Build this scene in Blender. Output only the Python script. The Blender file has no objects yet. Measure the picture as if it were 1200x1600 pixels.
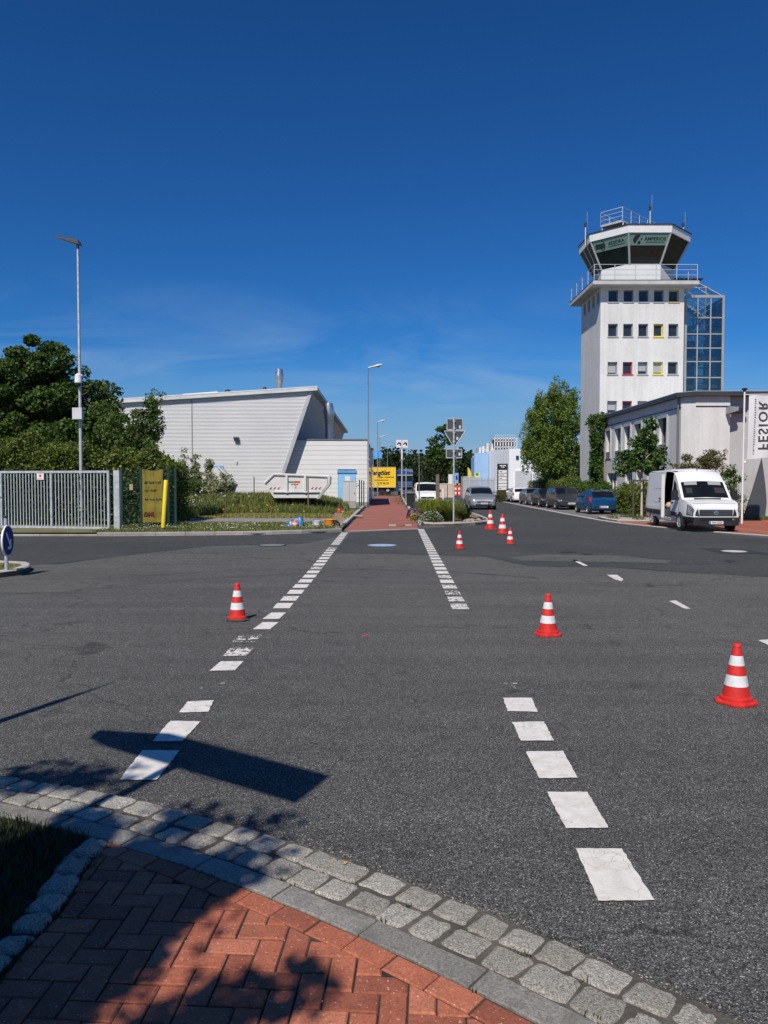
import bpy, bmesh, math, random
import numpy as np
from mathutils import Vector, Matrix

scene = bpy.context.scene
R = math.radians
random.seed(7)

# ------------------------------------------------------------------ camera, sky, sun, exposure
CAM_H = 1.85
FPX = 1202.0                     # focal length in pixels of the 1200 x 1600 photograph
PITCH = math.atan(45 / FPX)
cam_data = bpy.data.cameras.new('camera')
cam = bpy.data.objects.new('camera', cam_data)
scene.collection.objects.link(cam)
cam_data.sensor_fit = 'VERTICAL'
cam_data.sensor_height = 36.0
cam_data.lens = FPX / 1600 * 36.0
cam_data.clip_start = 0.05
cam_data.clip_end = 6000
cam.location = (0, 0, CAM_H)
cam.rotation_euler = (math.pi / 2 - PITCH, 0, 0)
scene.camera = cam

SUN_ELEV = R(48)
SUN_H = Vector((-0.375, -0.927))            # horizontal direction towards the sun
SUN_H.normalize()
sun_vec = Vector((SUN_H.x * math.cos(SUN_ELEV), SUN_H.y * math.cos(SUN_ELEV), math.sin(SUN_ELEV)))
sun_data = bpy.data.lights.new('sun', 'SUN')
sun_data.energy = 4.9
sun_data.angle = R(0.53)
sun_data.color = (1.0, 0.925, 0.83)
sun = bpy.data.objects.new('sun', sun_data)
scene.collection.objects.link(sun)
sun.rotation_euler = (-sun_vec).to_track_quat('-Z', 'Y').to_euler()

world = bpy.data.worlds.new('World')
scene.world = world
world.use_nodes = True
wn, wl = world.node_tree.nodes, world.node_tree.links
wn.clear()
w_out = wn.new('ShaderNodeOutputWorld')
w_bg = wn.new('ShaderNodeBackground')
w_bg.inputs['Strength'].default_value = 0.066
sky = wn.new('ShaderNodeTexSky')
sky.sky_type = 'NISHITA'
sky.sun_disc = False
sky.sun_elevation = SUN_ELEV
sky.sun_rotation = math.atan2(sun_vec.x, sun_vec.y)
sky.altitude = 300
sky.air_density = 1.0
sky.dust_density = 0.35
sky.ozone_density = 2.0
w_gam = wn.new('ShaderNodeGamma')
w_gam.inputs['Gamma'].default_value = 1.15
w_hsv = wn.new('ShaderNodeHueSaturation')
w_hsv.inputs['Saturation'].default_value = 1.05
w_hsv.inputs['Value'].default_value = 1.0
# thin high cirrus, laid on a plane high above the place
w_geo = wn.new('ShaderNodeTexCoord')
w_sep = wn.new('ShaderNodeSeparateXYZ')
wl.new(w_geo.outputs['Generated'], w_sep.inputs[0])
def wmath(op, a, b=None, clamp=False):
    n = wn.new('ShaderNodeMath'); n.operation = op; n.use_clamp = clamp
    for i, x in enumerate((a, b)):
        if x is None: continue
        if isinstance(x, (int, float)): n.inputs[i].default_value = x
        else: wl.new(x, n.inputs[i])
    return n.outputs[0]
zz = wmath('ADD', wmath('MAXIMUM', w_sep.outputs['Z'], 0.0), 0.09)
w_com = wn.new('ShaderNodeCombineXYZ')
wl.new(wmath('DIVIDE', w_sep.outputs['X'], zz), w_com.inputs[0])
wl.new(wmath('DIVIDE', w_sep.outputs['Y'], zz), w_com.inputs[1])
w_map = wn.new('ShaderNodeMapping')
w_map.inputs['Rotation'].default_value = (0, 0, 0.5)
w_map.inputs['Location'].default_value = (-9.1, -6.2, 0)
w_com2 = wn.new('ShaderNodeMapping')
w_com2.inputs['Location'].default_value = (-6.2, -9.1, 0)
w_map.inputs['Scale'].default_value = (0.55, 0.8, 1)
wl.new(w_com.outputs[0], w_map.inputs[0])
w_n1 = wn.new('ShaderNodeTexNoise')
w_n1.inputs['Scale'].default_value = 1.5
w_n1.inputs['Detail'].default_value = 7
w_n1.inputs['Roughness'].default_value = 0.62
w_n1.inputs['Distortion'].default_value = 1.0
wl.new(w_map.outputs[0], w_n1.inputs['Vector'])
w_n2 = wn.new('ShaderNodeTexNoise')
w_n2.inputs['Scale'].default_value = 0.42
w_n2.inputs['Detail'].default_value = 3
wl.new(w_com.outputs[0], w_com2.inputs[0])
wl.new(w_com2.outputs[0], w_n2.inputs['Vector'])
c1 = wn.new('ShaderNodeMapRange'); c1.inputs[1].default_value = 0.42; c1.inputs[2].default_value = 0.80
wl.new(w_n1.outputs['Fac'], c1.inputs[0])
c2 = wn.new('ShaderNodeMapRange'); c2.inputs[1].default_value = 0.40; c2.inputs[2].default_value = 0.60
wl.new(w_n2.outputs['Fac'], c2.inputs[0])
c3 = wn.new('ShaderNodeMapRange'); c3.inputs[1].default_value = 0.25; c3.inputs[2].default_value = 0.10
wl.new(w_sep.outputs['Z'], c3.inputs[0])
cl = wmath('MULTIPLY', wmath('MULTIPLY', c1.outputs[0], c2.outputs[0]), c3.outputs[0])
cl = wmath('MULTIPLY', cl, 0.62, clamp=True)
w_mix = wn.new('ShaderNodeMix'); w_mix.data_type = 'RGBA'
wl.new(cl, w_mix.inputs['Factor'])
wl.new(sky.outputs[0], w_gam.inputs[0])
wl.new(w_gam.outputs[0], w_hsv.inputs['Color'])
w_tint = wn.new('ShaderNodeMix'); w_tint.data_type = 'RGBA'; w_tint.blend_type = 'MULTIPLY'
w_tint.inputs['Factor'].default_value = 1.0
w_tint.inputs['B'].default_value = (0.185, 0.575, 1.0, 1)
wl.new(w_hsv.outputs[0], w_tint.inputs['A'])
w_veil = wn.new('ShaderNodeMix'); w_veil.data_type = 'RGBA'
w_vr = wn.new('ShaderNodeMapRange'); w_vr.interpolation_type = 'SMOOTHSTEP'
w_vr.inputs[1].default_value = 0.02; w_vr.inputs[2].default_value = 0.175; w_vr.inputs[3].default_value = 0.96; w_vr.inputs[4].default_value = 0.0
wl.new(w_sep.outputs['Z'], w_vr.inputs[0]); wl.new(w_vr.outputs[0], w_veil.inputs['Factor'])
wl.new(w_tint.outputs['Result'], w_veil.inputs['A'])
w_veil.inputs['B'].default_value = (3.5, 5.95, 8.9, 1)
wl.new(w_veil.outputs['Result'], w_mix.inputs['A'])
w_mix.inputs['B'].default_value = (5.6, 7.6, 10.0, 1)
wl.new(w_mix.outputs['Result'], w_bg.inputs['Color'])
wl.new(w_bg.outputs[0], w_out.inputs[0])

vs = scene.view_settings
vs.view_transform = 'Standard'
vs.look = 'None'
vs.exposure = 0.0
vs.gamma = 1.0
vs.use_curve_mapping = False
scene.cycles.max_bounces = 6
scene.cycles.transparent_max_bounces = 16
scene.cycles.use_denoising = True

# ------------------------------------------------------------------ helpers
CP, SP = math.cos(PITCH), math.sin(PITCH)
def ray(px, py):
    zc = -(py - 800) / FPX
    return Vector(((px - 600) / FPX, CP + zc * SP, -SP + zc * CP))
def G(px, py, z=0.0):            # point of the plane at height z seen at a pixel of the photograph
    d = ray(px, py); t = (z - CAM_H) / d.z
    return Vector((d.x * t, d.y * t, z))
def P(px, py, Y):                # point at distance Y seen at a pixel
    d = ray(px, py); t = Y / d.y
    return Vector((d.x * t, Y, CAM_H + d.z * t))
def PX(px, Y): return P(px, 755, Y).x
def PZ(py, Y): return P(600, py, Y).z

COL = scene.collection
def link(o, parent=None):
    COL.objects.link(o)
    if parent is not None: o.parent = parent
    return o
def tag(o, label=None, cat=None, group=None, kind=None):
    if label: o['label'] = label
    if cat: o['category'] = cat
    if group: o['group'] = group
    if kind: o['kind'] = kind
    return o
def thing(name, label, cat, loc=(0, 0, 0), rz=0.0, group=None):
    o = bpy.data.objects.new(name, None)
    o.empty_display_size = 0.3
    o.location = loc; o.rotation_euler = (0, 0, rz)
    link(o)
    return tag(o, label, cat, group)
def copy_tree(o, parent=None):
    c = o.copy(); link(c, parent)
    for ch in list(o.children): copy_tree(ch, c)
    return c

class MB:
    def __init__(s): s.v = []; s.f = []; s.m = []; s.mi = 0; s.M = None
    def add(s, pts, faces):
        n = len(s.v)
        if s.M is not None: pts = [tuple(s.M @ Vector(p)) for p in pts]
        s.v += [tuple(p) for p in pts]
        for f in faces: s.f.append([n + i for i in f]); s.m.append(s.mi)
        return s
    def face(s, pts): return s.add(pts, [list(range(len(pts)))])
    def box(s, x0, x1, y0, y1, z0, z1):
        p = [(x0,y0,z0),(x1,y0,z0),(x1,y1,z0),(x0,y1,z0),(x0,y0,z1),(x1,y0,z1),(x1,y1,z1),(x0,y1,z1)]
        return s.add(p, [[0,3,2,1],[4,5,6,7],[0,1,5,4],[1,2,6,5],[2,3,7,6],[3,0,4,7]])
    def extrude(s, poly, vec):                       # poly: 3d points, counter-clockwise seen from against vec
        vec = Vector(vec); n = len(poly)
        a = [Vector(p) for p in poly]; b = [p + vec for p in a]
        fs = [list(range(n))[::-1], list(range(n, 2*n))] + [[i, (i+1) % n, n+(i+1) % n, n+i] for i in range(n)]
        return s.add(a + b, fs)
    def prism(s, poly, z0, z1): return s.extrude([(p[0], p[1], z0) for p in poly], (0, 0, z1 - z0))
    def tube(s, path, r, seg=8, cap=True):
        path = [Vector(p) for p in path]; n = len(path)
        rs = r if isinstance(r, (list, tuple)) else [r] * n
        pts = []; prev = None
        for i, p in enumerate(path):
            d = path[min(i+1, n-1)] - path[max(i-1, 0)]
            d = d.normalized() if d.length > 1e-9 else Vector((0, 0, 1))
            if prev is None:
                a = d.orthogonal().normalized()
            else:
                a = prev - d * prev.dot(d)
                a = a.normalized() if a.length > 1e-6 else d.orthogonal().normalized()
            prev = a; b = d.cross(a)
            for k in range(seg):
                t = 2 * math.pi * k / seg
                pts.append(p + a * (rs[i] * math.cos(t)) + b * (rs[i] * math.sin(t)))
        fs = [[i*seg+k, i*seg+(k+1) % seg, (i+1)*seg+(k+1) % seg, (i+1)*seg+k] for i in range(n-1) for k in range(seg)]
        if cap: fs += [list(range(seg))[::-1], [(n-1)*seg+k for k in range(seg)]]
        return s.add(pts, fs)
    def lathe(s, prof, seg=16, c=(0, 0, 0), axis='z', cap=True):
        pts = []
        for r, h in prof:
            for k in range(seg):
                t = 2 * math.pi * k / seg; a, b = r * math.cos(t), r * math.sin(t)
                q = (a, b, h) if axis == 'z' else ((h, a, b) if axis == 'x' else (b, h, a))
                pts.append((q[0]+c[0], q[1]+c[1], q[2]+c[2]))
        n = len(prof)
        fs = [[i*seg+k, i*seg+(k+1) % seg, (i+1)*seg+(k+1) % seg, (i+1)*seg+k] for i in range(n-1) for k in range(seg)]
        if cap: fs += [list(range(seg))[::-1], [(n-1)*seg+k for k in range(seg)]]
        return s.add(pts, fs)
    def mesh(s, name, mats, smooth=None):
        me = bpy.data.meshes.new(name)
        me.from_pydata(s.v, [], s.f)
        for m in (mats if isinstance(mats, (list, tuple)) else [mats]): me.materials.append(m)
        if any(s.m): me.polygons.foreach_set('material_index', s.m)
        if smooth:
            me.polygons.foreach_set('use_smooth', [True] * len(me.polygons))
            me.update()
            me.set_sharp_from_angle(angle=R(smooth))
        me.update()
        return me
    def build(s, name, mats, parent=None, loc=(0, 0, 0), rz=0.0, smooth=None):
        o = bpy.data.objects.new(name, s.mesh(name, mats, smooth))
        o.location = loc; o.rotation_euler = (0, 0, rz)
        return link(o, parent)

def inst(name, me, parent, loc=(0, 0, 0), rz=0.0, scale=None):
    o = bpy.data.objects.new(name, me); o.location = loc; o.rotation_euler = (0, 0, rz)
    if scale: o.scale = scale
    return link(o, parent)

def text_mesh(s, size, mat, depth=0.004, bold=0.0, shear=0.0, align='CENTER', spacing=1.0):
    cu = bpy.data.curves.new('lettering', 'FONT')
    cu.body = s; cu.size = size; cu.extrude = depth; cu.offset = bold; cu.shear = shear
    cu.align_x = align; cu.align_y = 'CENTER'; cu.space_character = spacing; cu.resolution_u = 3
    o = bpy.data.objects.new('lettering', cu)
    COL.objects.link(o)
    me = bpy.data.meshes.new_from_object(o)
    bpy.data.objects.remove(o)
    me.materials.clear(); me.materials.append(mat)
    return me
def text(s, size, mat, parent, M, **kw):
    me = text_mesh(s, size, mat, **kw)
    me.transform(M)
    return link(bpy.data.objects.new('lettering', me), parent)

# ------------------------------------------------------------------ materials
def nd(nt, t, **kw):
    n = nt.nodes.new(t)
    for k, v in kw.items():
        if k in n.inputs: n.inputs[k].default_value = v
        else: setattr(n, k, v)
    return n
def base_mat(name):
    m = bpy.data.materials.new(name); m.use_nodes = True
    nt = m.node_tree; nt.nodes.clear()
    out = nt.nodes.new('ShaderNodeOutputMaterial')
    p = nt.nodes.new('ShaderNodeBsdfPrincipled')
    nt.links.new(p.outputs[0], out.inputs[0])
    return m, nt, p, out
def c4(c): return (c[0], c[1], c[2], 1.0)
def mul(c, k): return tuple(min(1, x * k) for x in c)
def ramp(nt, fac, stops):
    r = nt.nodes.new('ShaderNodeValToRGB')
    el = r.color_ramp.elements
    el[0].position, el[0].color = stops[0][0], c4(stops[0][1])
    el[1].position, el[1].color = stops[-1][0], c4(stops[-1][1])
    for q, c in stops[1:-1]:
        e = el.new(q); e.color = c4(c)
    nt.links.new(fac, r.inputs[0])
    return r.outputs[0]
def mix(nt, fac, a, b, mode='MIX'):
    n = nt.nodes.new('ShaderNodeMix'); n.data_type = 'RGBA'; n.blend_type = mode
    for key, x in (('Factor', fac), ('A', a), ('B', b)):
        if isinstance(x, (int, float)): n.inputs[key].default_value = x
        elif isinstance(x, tuple): n.inputs[key].default_value = c4(x)
        else: nt.links.new(x, n.inputs[key])
    return n.outputs['Result']
def coords(nt, kind='Object'):
    if kind == 'World':
        return nt.nodes.new('ShaderNodeNewGeometry').outputs['Position']
    return nt.nodes.new('ShaderNodeTexCoord').outputs[kind]
def noise(nt, vec, scale, detail=4, rough=0.55, dist=0.0):
    n = nd(nt, 'ShaderNodeTexNoise', Scale=scale, Detail=detail, Roughness=rough, Distortion=dist)
    nt.links.new(vec, n.inputs['Vector'])
    return n.outputs['Fac']
def bump(nt, p, h, strength, dist=0.01):
    b = nd(nt, 'ShaderNodeBump', Strength=strength, Distance=dist)
    nt.links.new(h, b.inputs['Height']); nt.links.new(b.outputs[0], p.inputs['Normal'])

MATS = {}
def M(name, col, rough=0.6, metal=0.0, var=0.12, vs_=1.5, fine=0.06, fs=40, bmp=0.0, bs=60, coat=0.0, rand=0.0, space='Object', spec=0.5):
    if name in MATS: return MATS[name]
    m, nt, p, out = base_mat(name)
    v = coords(nt, space)
    a = noise(nt, v, vs_, 5)
    c = ramp(nt, a, [(0.28, mul(col, 1 - var)), (0.72, mul(col, 1 + var))])
    if fine:
        b = noise(nt, v, fs, 3)
        c = mix(nt, 1.0, c, ramp(nt, b, [(0.25, (1-fine,)*3), (0.75, (1+fine if 1+fine <= 1 else 1.0,)*3)]), 'MULTIPLY')
    if rand:
        oi = nt.nodes.new('ShaderNodeObjectInfo')
        c = mix(nt, 1.0, c, ramp(nt, oi.outputs['Random'], [(0, (1-rand,)*3), (1, (1.0,)*3)]), 'MULTIPLY')
    nt.links.new(c, p.inputs['Base Color'])
    rr = ramp(nt, a, [(0.3, (max(0, rough-0.06),)*3), (0.7, (min(1, rough+0.06),)*3)])
    nt.links.new(rr, p.inputs['Roughness'])
    p.inputs['Metallic'].default_value = metal
    p.inputs['Specular IOR Level'].default_value = spec
    if coat:
        p.inputs['Coat Weight'].default_value = coat; p.inputs['Coat Roughness'].default_value = 0.05
    if bmp: bump(nt, p, noise(nt, v, bs, 4), bmp)
    MATS[name] = m
    return m

def glass_dark(name, col=(0.02, 0.025, 0.03), rough=0.03, spec=0.6):
    if name in MATS: return MATS[name]
    m, nt, p, out = base_mat(name)
    v = coords(nt)
    c = ramp(nt, noise(nt, v, 1.1, 3), [(0.3, mul(col, 0.7)), (0.7, mul(col, 1.4))])
    nt.links.new(c, p.inputs['Base Color'])
    p.inputs['Roughness'].default_value = rough
    p.inputs['Specular IOR Level'].default_value = spec
    bump(nt, p, noise(nt, v, 0.9, 2), 0.02, 0.05)
    MATS[name] = m
    return m
def streaky(name, col, amt=0.10):
    m, nt, p, out = base_mat(name)
    v = coords(nt, 'World')
    mp = nd(nt, 'ShaderNodeMapping'); mp.inputs['Scale'].default_value = (2.6, 2.6, 0.16)
    nt.links.new(v, mp.inputs[0])
    c = mix(nt, 1.0, col, ramp(nt, noise(nt, mp.outputs[0], 1.0, 6, 0.65), [(0.35, (1-amt, 1-amt, 1-amt*1.1)), (0.65, (1, 1, 1))]), 'MULTIPLY')
    c = mix(nt, 1.0, c, ramp(nt, noise(nt, v, 0.7, 6, 0.65), [(0.3, (1-amt,)*3), (0.7, (1, 1, 1))]), 'MULTIPLY')
    c = mix(nt, 1.0, c, ramp(nt, noise(nt, v, 5, 4, 0.6), [(0.3, (1-amt*.8,)*3), (0.7, (1, 1, 1))]), 'MULTIPLY')
    nt.links.new(c, p.inputs['Base Color']); p.inputs['Roughness'].default_value = 0.92
    bump(nt, p, noise(nt, v, 26, 5), 0.3, 0.01)
    MATS[name] = m
    return m
def glass_clear(name, tint=(0.75, 0.86, 0.88), gloss=0.12):
    if name in MATS: return MATS[name]
    m = bpy.data.materials.new(name); m.use_nodes = True
    nt = m.node_tree; nt.nodes.clear()
    out = nt.nodes.new('ShaderNodeOutputMaterial')
    t = nd(nt, 'ShaderNodeBsdfTransparent', Color=c4(tint))
    g = nd(nt, 'ShaderNodeBsdfGlossy', Color=(1, 1, 1, 1), Roughness=0.02)
    fr = nd(nt, 'ShaderNodeFresnel', IOR=1.5)
    mr = nd(nt, 'ShaderNodeMapRange'); mr.inputs[3].default_value = gloss; mr.inputs[4].default_value = 1.0
    nt.links.new(fr.outputs[0], mr.inputs[0])
    mx = nt.nodes.new('ShaderNodeMixShader')
    nt.links.new(mr.outputs[0], mx.inputs[0]); nt.links.new(t.outputs[0], mx.inputs[1]); nt.links.new(g.outputs[0], mx.inputs[2])
    nt.links.new(mx.outputs[0], out.inputs[0])
    MATS[name] = m
    return m
def leaf_mat(name, col, col2, trans=0.3):
    if name in MATS: return MATS[name]
    m = bpy.data.materials.new(name); m.use_nodes = True
    nt = m.node_tree; nt.nodes.clear()
    out = nt.nodes.new('ShaderNodeOutputMaterial')
    at = nd(nt, 'ShaderNodeAttribute', attribute_name='tint')
    c = ramp(nt, at.outputs['Fac'], [(0.0, col), (1.0, col2)])
    p = nd(nt, 'ShaderNodeBsdfPrincipled', Roughness=0.55)
    p.inputs['Specular IOR Level'].default_value = 0.3
    nt.links.new(c, p.inputs['Base Color'])
    t = nt.nodes.new('ShaderNodeBsdfTranslucent')
    nt.links.new(mix(nt, 1.0, c, (1.0, 1.0, 0.55), 'MULTIPLY'), t.inputs['Color'])
    mx = nd(nt, 'ShaderNodeMixShader'); mx.inputs[0].default_value = trans
    nt.links.new(p.outputs[0], mx.inputs[1]); nt.links.new(t.outputs[0], mx.inputs[2])
    nt.links.new(mx.outputs[0], out.inputs[0])
    MATS[name] = m
    return m

def asphalt_mat(name, lo, hi, chips, big=0.22, chip_scale=165):
    m, nt, p, out = base_mat(name)
    v = coords(nt, 'World')
    vo = nd(nt, 'ShaderNodeTexVoronoi', Scale=chip_scale)
    nt.links.new(v, vo.inputs['Vector'])
    vcol = nt.nodes.new('ShaderNodeSeparateColor')
    nt.links.new(vo.outputs['Color'], vcol.inputs[0])
    c = ramp(nt, vcol.outputs[0], [(0.0, lo), (0.65, hi), (0.90, mul(hi, 1.4)), (0.97, mul(chips, .6)), (1.0, chips)])
    edge = ramp(nt, vo.outputs['Distance'], [(0.25, (1, 1, 1)), (0.75, (0.35, 0.35, 0.35))])
    c = mix(nt, 1.0, c, edge, 'MULTIPLY')
    n1 = noise(nt, v, 0.35, 5, 0.6)
    c = mix(nt, 1.0, c, ramp(nt, n1, [(0.3, (1-big,)*3), (0.7, (1.0,)*3)]), 'MULTIPLY')
    n2 = noise(nt, v, 6.0, 5, 0.65)
    c = mix(nt, 1.0, c, ramp(nt, n2, [(0.3, (0.82,)*3), (0.65, (1.0,)*3)]), 'MULTIPLY')
    n3 = noise(nt, v, 0.07, 3)
    c = mix(nt, 1.0, c, ramp(nt, n3, [(0.38, (0.80, 0.82, 0.84)), (0.62, (1.0, 1.0, 1.0))]), 'MULTIPLY')
    # rolled direction: long faint streaks
    mp = nd(nt, 'ShaderNodeMapping'); mp.inputs['Scale'].default_value = (0.12, 2.2, 1); mp.inputs['Rotation'].default_value = (0, 0, 0.06)
    nt.links.new(v, mp.inputs[0])
    c = mix(nt, 1.0, c, ramp(nt, noise(nt, mp.outputs[0], 1.0, 4), [(0.3, (0.80,)*3), (0.7, (1.0,)*3)]), 'MULTIPLY')
    # oil drips and dark stains
    c = mix(nt, 1.0, c, ramp(nt, noise(nt, v, 2.1, 3, 0.5, 0.4), [(0.64, (1.0,)*3), (0.74, (0.62,)*3)]), 'MULTIPLY')
    # hairline cracks and tar spots
    vc = nd(nt, 'ShaderNodeTexVoronoi', Scale=0.16); vc.feature = 'DISTANCE_TO_EDGE'
    wv = nt.nodes.new('ShaderNodeVectorMath'); wv.operation = 'MULTIPLY_ADD'
    nz = nd(nt, 'ShaderNodeTexNoise', Scale=0.9, Detail=5); nt.links.new(v, nz.inputs['Vector'])
    nt.links.new(nz.outputs['Color'], wv.inputs[0]); wv.inputs[1].default_value = (2.2, 2.2, 0); nt.links.new(v, wv.inputs[2])
    nt.links.new(wv.outputs[0], vc.inputs['Vector'])
    ck = ramp(nt, vc.outputs['Distance'], [(0.0, (0.40,)*3), (0.0035, (1,)*3)])
    c = mix(nt, 0.8, c, ck, 'MULTIPLY')
    nt.links.new(c, p.inputs['Base Color'])
    p.inputs['Roughness'].default_value = 0.85
    p.inputs['Specular IOR Level'].default_value = 0.2
    bump(nt, p, vo.outputs['Distance'], 0.75, 0.006)
    MATS[name] = m
    return m

def brick_mat(name, c1, c2, joint, bw=0.2, bh=0.1, rot=0.0):
    m, nt, p, out = base_mat(name)
    v = coords(nt, 'World')
    mp = nd(nt, 'ShaderNodeMapping'); mp.inputs['Rotation'].default_value = (0, 0, rot)
    nt.links.new(v, mp.inputs[0])
    b = nd(nt, 'ShaderNodeTexBrick', Scale=1.0)
    b.inputs['Brick Width'].default_value = bw; b.inputs['Row Height'].default_value = bh
    b.inputs['Mortar Size'].default_value = 0.005; b.inputs['Mortar Smooth'].default_value = 0.3
    b.inputs['Color1'].default_value = c4(c1); b.inputs['Color2'].default_value = c4(c2); b.inputs['Mortar'].default_value = c4(joint)
    nt.links.new(mp.outputs[0], b.inputs['Vector'])
    c = mix(nt, 1.0, b.outputs['Color'], ramp(nt, noise(nt, v, 0.8, 5, 0.65), [(0.3, (0.72,)*3), (0.7, (1.0,)*3)]), 'MULTIPLY')
    c = mix(nt, 1.0, c, ramp(nt, noise(nt, v, 25, 4), [(0.3, (0.8,)*3), (0.7, (1.0,)*3)]), 'MULTIPLY')
    nt.links.new(c, p.inputs['Base Color'])
    p.inputs['Roughness'].default_value = 0.85
    bump(nt, p, b.outputs['Fac'], -0.4, 0.004)
    MATS[name] = m
    return m

def paint_mat(name, col):
    """road paint, worn through to the asphalt by the object's own 'wear' value"""
    m, nt, p, out = base_mat(name)
    v = coords(nt, 'World')
    at = nd(nt, 'ShaderNodeAttribute', attribute_name='wear'); at.attribute_type = 'OBJECT'
    n1 = noise(nt, v, 9, 6, 0.72, 0.6)
    n2 = noise(nt, v, 70, 4, 0.7)
    mp = nd(nt, 'ShaderNodeMapping'); mp.inputs['Scale'].default_value = (30, 5, 1)
    nt.links.new(v, mp.inputs[0])
    n3 = noise(nt, mp.outputs[0], 1.0, 4, 0.6)
    def mth(op, a, b):
        n = nt.nodes.new('ShaderNodeMath'); n.operation = op
        for i, x in enumerate((a, b)):
            if isinstance(x, (int, float)): n.inputs[i].default_value = x
            else: nt.links.new(x, n.inputs[i])
        return n.outputs[0]
    h = mth('ADD', mth('MULTIPLY', n1, 0.5), mth('ADD', mth('MULTIPLY', n2, 0.22), mth('MULTIPLY', n3, 0.28)))
    k = mth('SUBTRACT', h, mth('ADD', mth('MULTIPLY', at.outputs['Fac'], 0.36), 0.27))
    al = nd(nt, 'ShaderNodeMapRange'); al.inputs[1].default_value = 0.0; al.inputs[2].default_value = 0.03
    nt.links.new(k, al.inputs[0])
    # crazing
    vo = nd(nt, 'ShaderNodeTexVoronoi', Scale=13); vo.feature = 'DISTANCE_TO_EDGE'
    wv = nt.nodes.new('ShaderNodeVectorMath'); wv.operation = 'MULTIPLY_ADD'
    nz = nd(nt, 'ShaderNodeTexNoise', Scale=14, Detail=4); nt.links.new(v, nz.inputs['Vector'])
    nt.links.new(nz.outputs['Color'], wv.inputs[0]); wv.inputs[1].default_value = (0.09, 0.09, 0); nt.links.new(v, wv.inputs[2])
    nt.links.new(wv.outputs[0], vo.inputs['Vector'])
    cr = ramp(nt, vo.outputs['Distance'], [(0.0, (0.42,)*3), (0.022, (1,)*3)])
    part = ramp(nt, noise(nt, v, 5, 3), [(0.42, (1,)*3), (0.6, (0,)*3)])
    c = mix(nt, part, mix(nt, 1.0, col, cr, 'MULTIPLY'), col)
    c = mix(nt, 1.0, c, ramp(nt, n1, [(0.3, (0.78, 0.76, 0.72)), (0.6, (1, 1, 1))]), 'MULTIPLY')
    nt.links.new(c, p.inputs['Base Color'])
    p.inputs['Roughness'].default_value = 0.7
    nt.links.new(al.outputs[0], p.inputs['Alpha'])
    bump(nt, p, n2, 0.3, 0.003)
    MATS[name] = m
    return m

WHITE = M('white_paint', (0.72, 0.72, 0.70), 0.45, var=0.04, fine=0.03)
GALV = M('galvanised_steel', (0.52, 0.545, 0.56), 0.5, 0.35, var=0.22, vs_=7, fine=0.1, fs=60)
STEEL = M('brushed_steel', (0.62, 0.63, 0.64), 0.3, 0.9, var=0.1, vs_=4)
ALU = M('painted_aluminium', (0.48, 0.49, 0.5), 0.45, 0.3, var=0.06, vs_=3)
DARKM = M('dark_metal', (0.035, 0.037, 0.04), 0.5, 0.3, var=0.2)
BLACKP = M('black_plastic', (0.018, 0.018, 0.02), 0.55, var=0.2)
RUBBER = M('tyre_rubber', (0.018, 0.018, 0.019), 0.85, var=0.2)
CONC = M('concrete', (0.40, 0.385, 0.355), 0.9, var=0.16, vs_=2.2, fine=0.18, fs=45, bmp=0.25, bs=50, rand=0.14)
CONC_D = M('weathered_concrete', (0.27, 0.26, 0.245), 0.9, var=0.28, vs_=5, fine=0.3, fs=60, bmp=0.5, bs=55, rand=0.2)
GREY_SIGN = M('sign_back_grey', (0.075, 0.08, 0.085), 0.5, 0.2, var=0.08)
RENDER = streaky('white_render', (0.72, 0.712, 0.69), 0.12)
RENDER_G = streaky('grey_render', (0.50, 0.50, 0.49), 0.12)
TREE_BARK = M('bark', (0.10, 0.075, 0.055), 0.95, var=0.35, vs_=9, bmp=0.8, bs=25)
WOOD = M('weathered_wood', (0.17, 0.13, 0.10), 0.9, var=0.3, vs_=6, bmp=0.4, bs=30)
RED = M('cone_red', (0.66, 0.025, 0.016), 0.55, var=0.18, vs_=7, fine=0.25, fs=45)
CONE_W = M('cone_white_band', (0.72, 0.72, 0.71), 0.4, var=0.12, vs_=12, fine=0.15, fs=60)
CONE_B = M('cone_dark_base', (0.05, 0.048, 0.045), 0.8, var=0.2, vs_=6)
YELLOW = M('bollard_yellow', (0.80, 0.60, 0.015), 0.5, var=0.08, vs_=5, fine=0.08)
BLUE_DOOR = M('pale_blue_paint', (0.24, 0.50, 0.78), 0.5, var=0.07)
GLASS = glass_dark('window_glass')
GLASS_CLEAR = glass_clear('clear_glass', (0.70, 0.76, 0.77), 0.06)
ASPH = asphalt_mat('asphalt', (0.058, 0.058, 0.053), (0.258, 0.253, 0.237), (1.0, 0.99, 0.93))
ASPH2 = asphalt_mat('asphalt_newer', (0.035, 0.037, 0.036), (0.150, 0.156, 0.152), (0.60, 0.60, 0.57), big=0.2)
PAINT = paint_mat('road_paint_white', (0.70, 0.685, 0.645))
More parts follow.
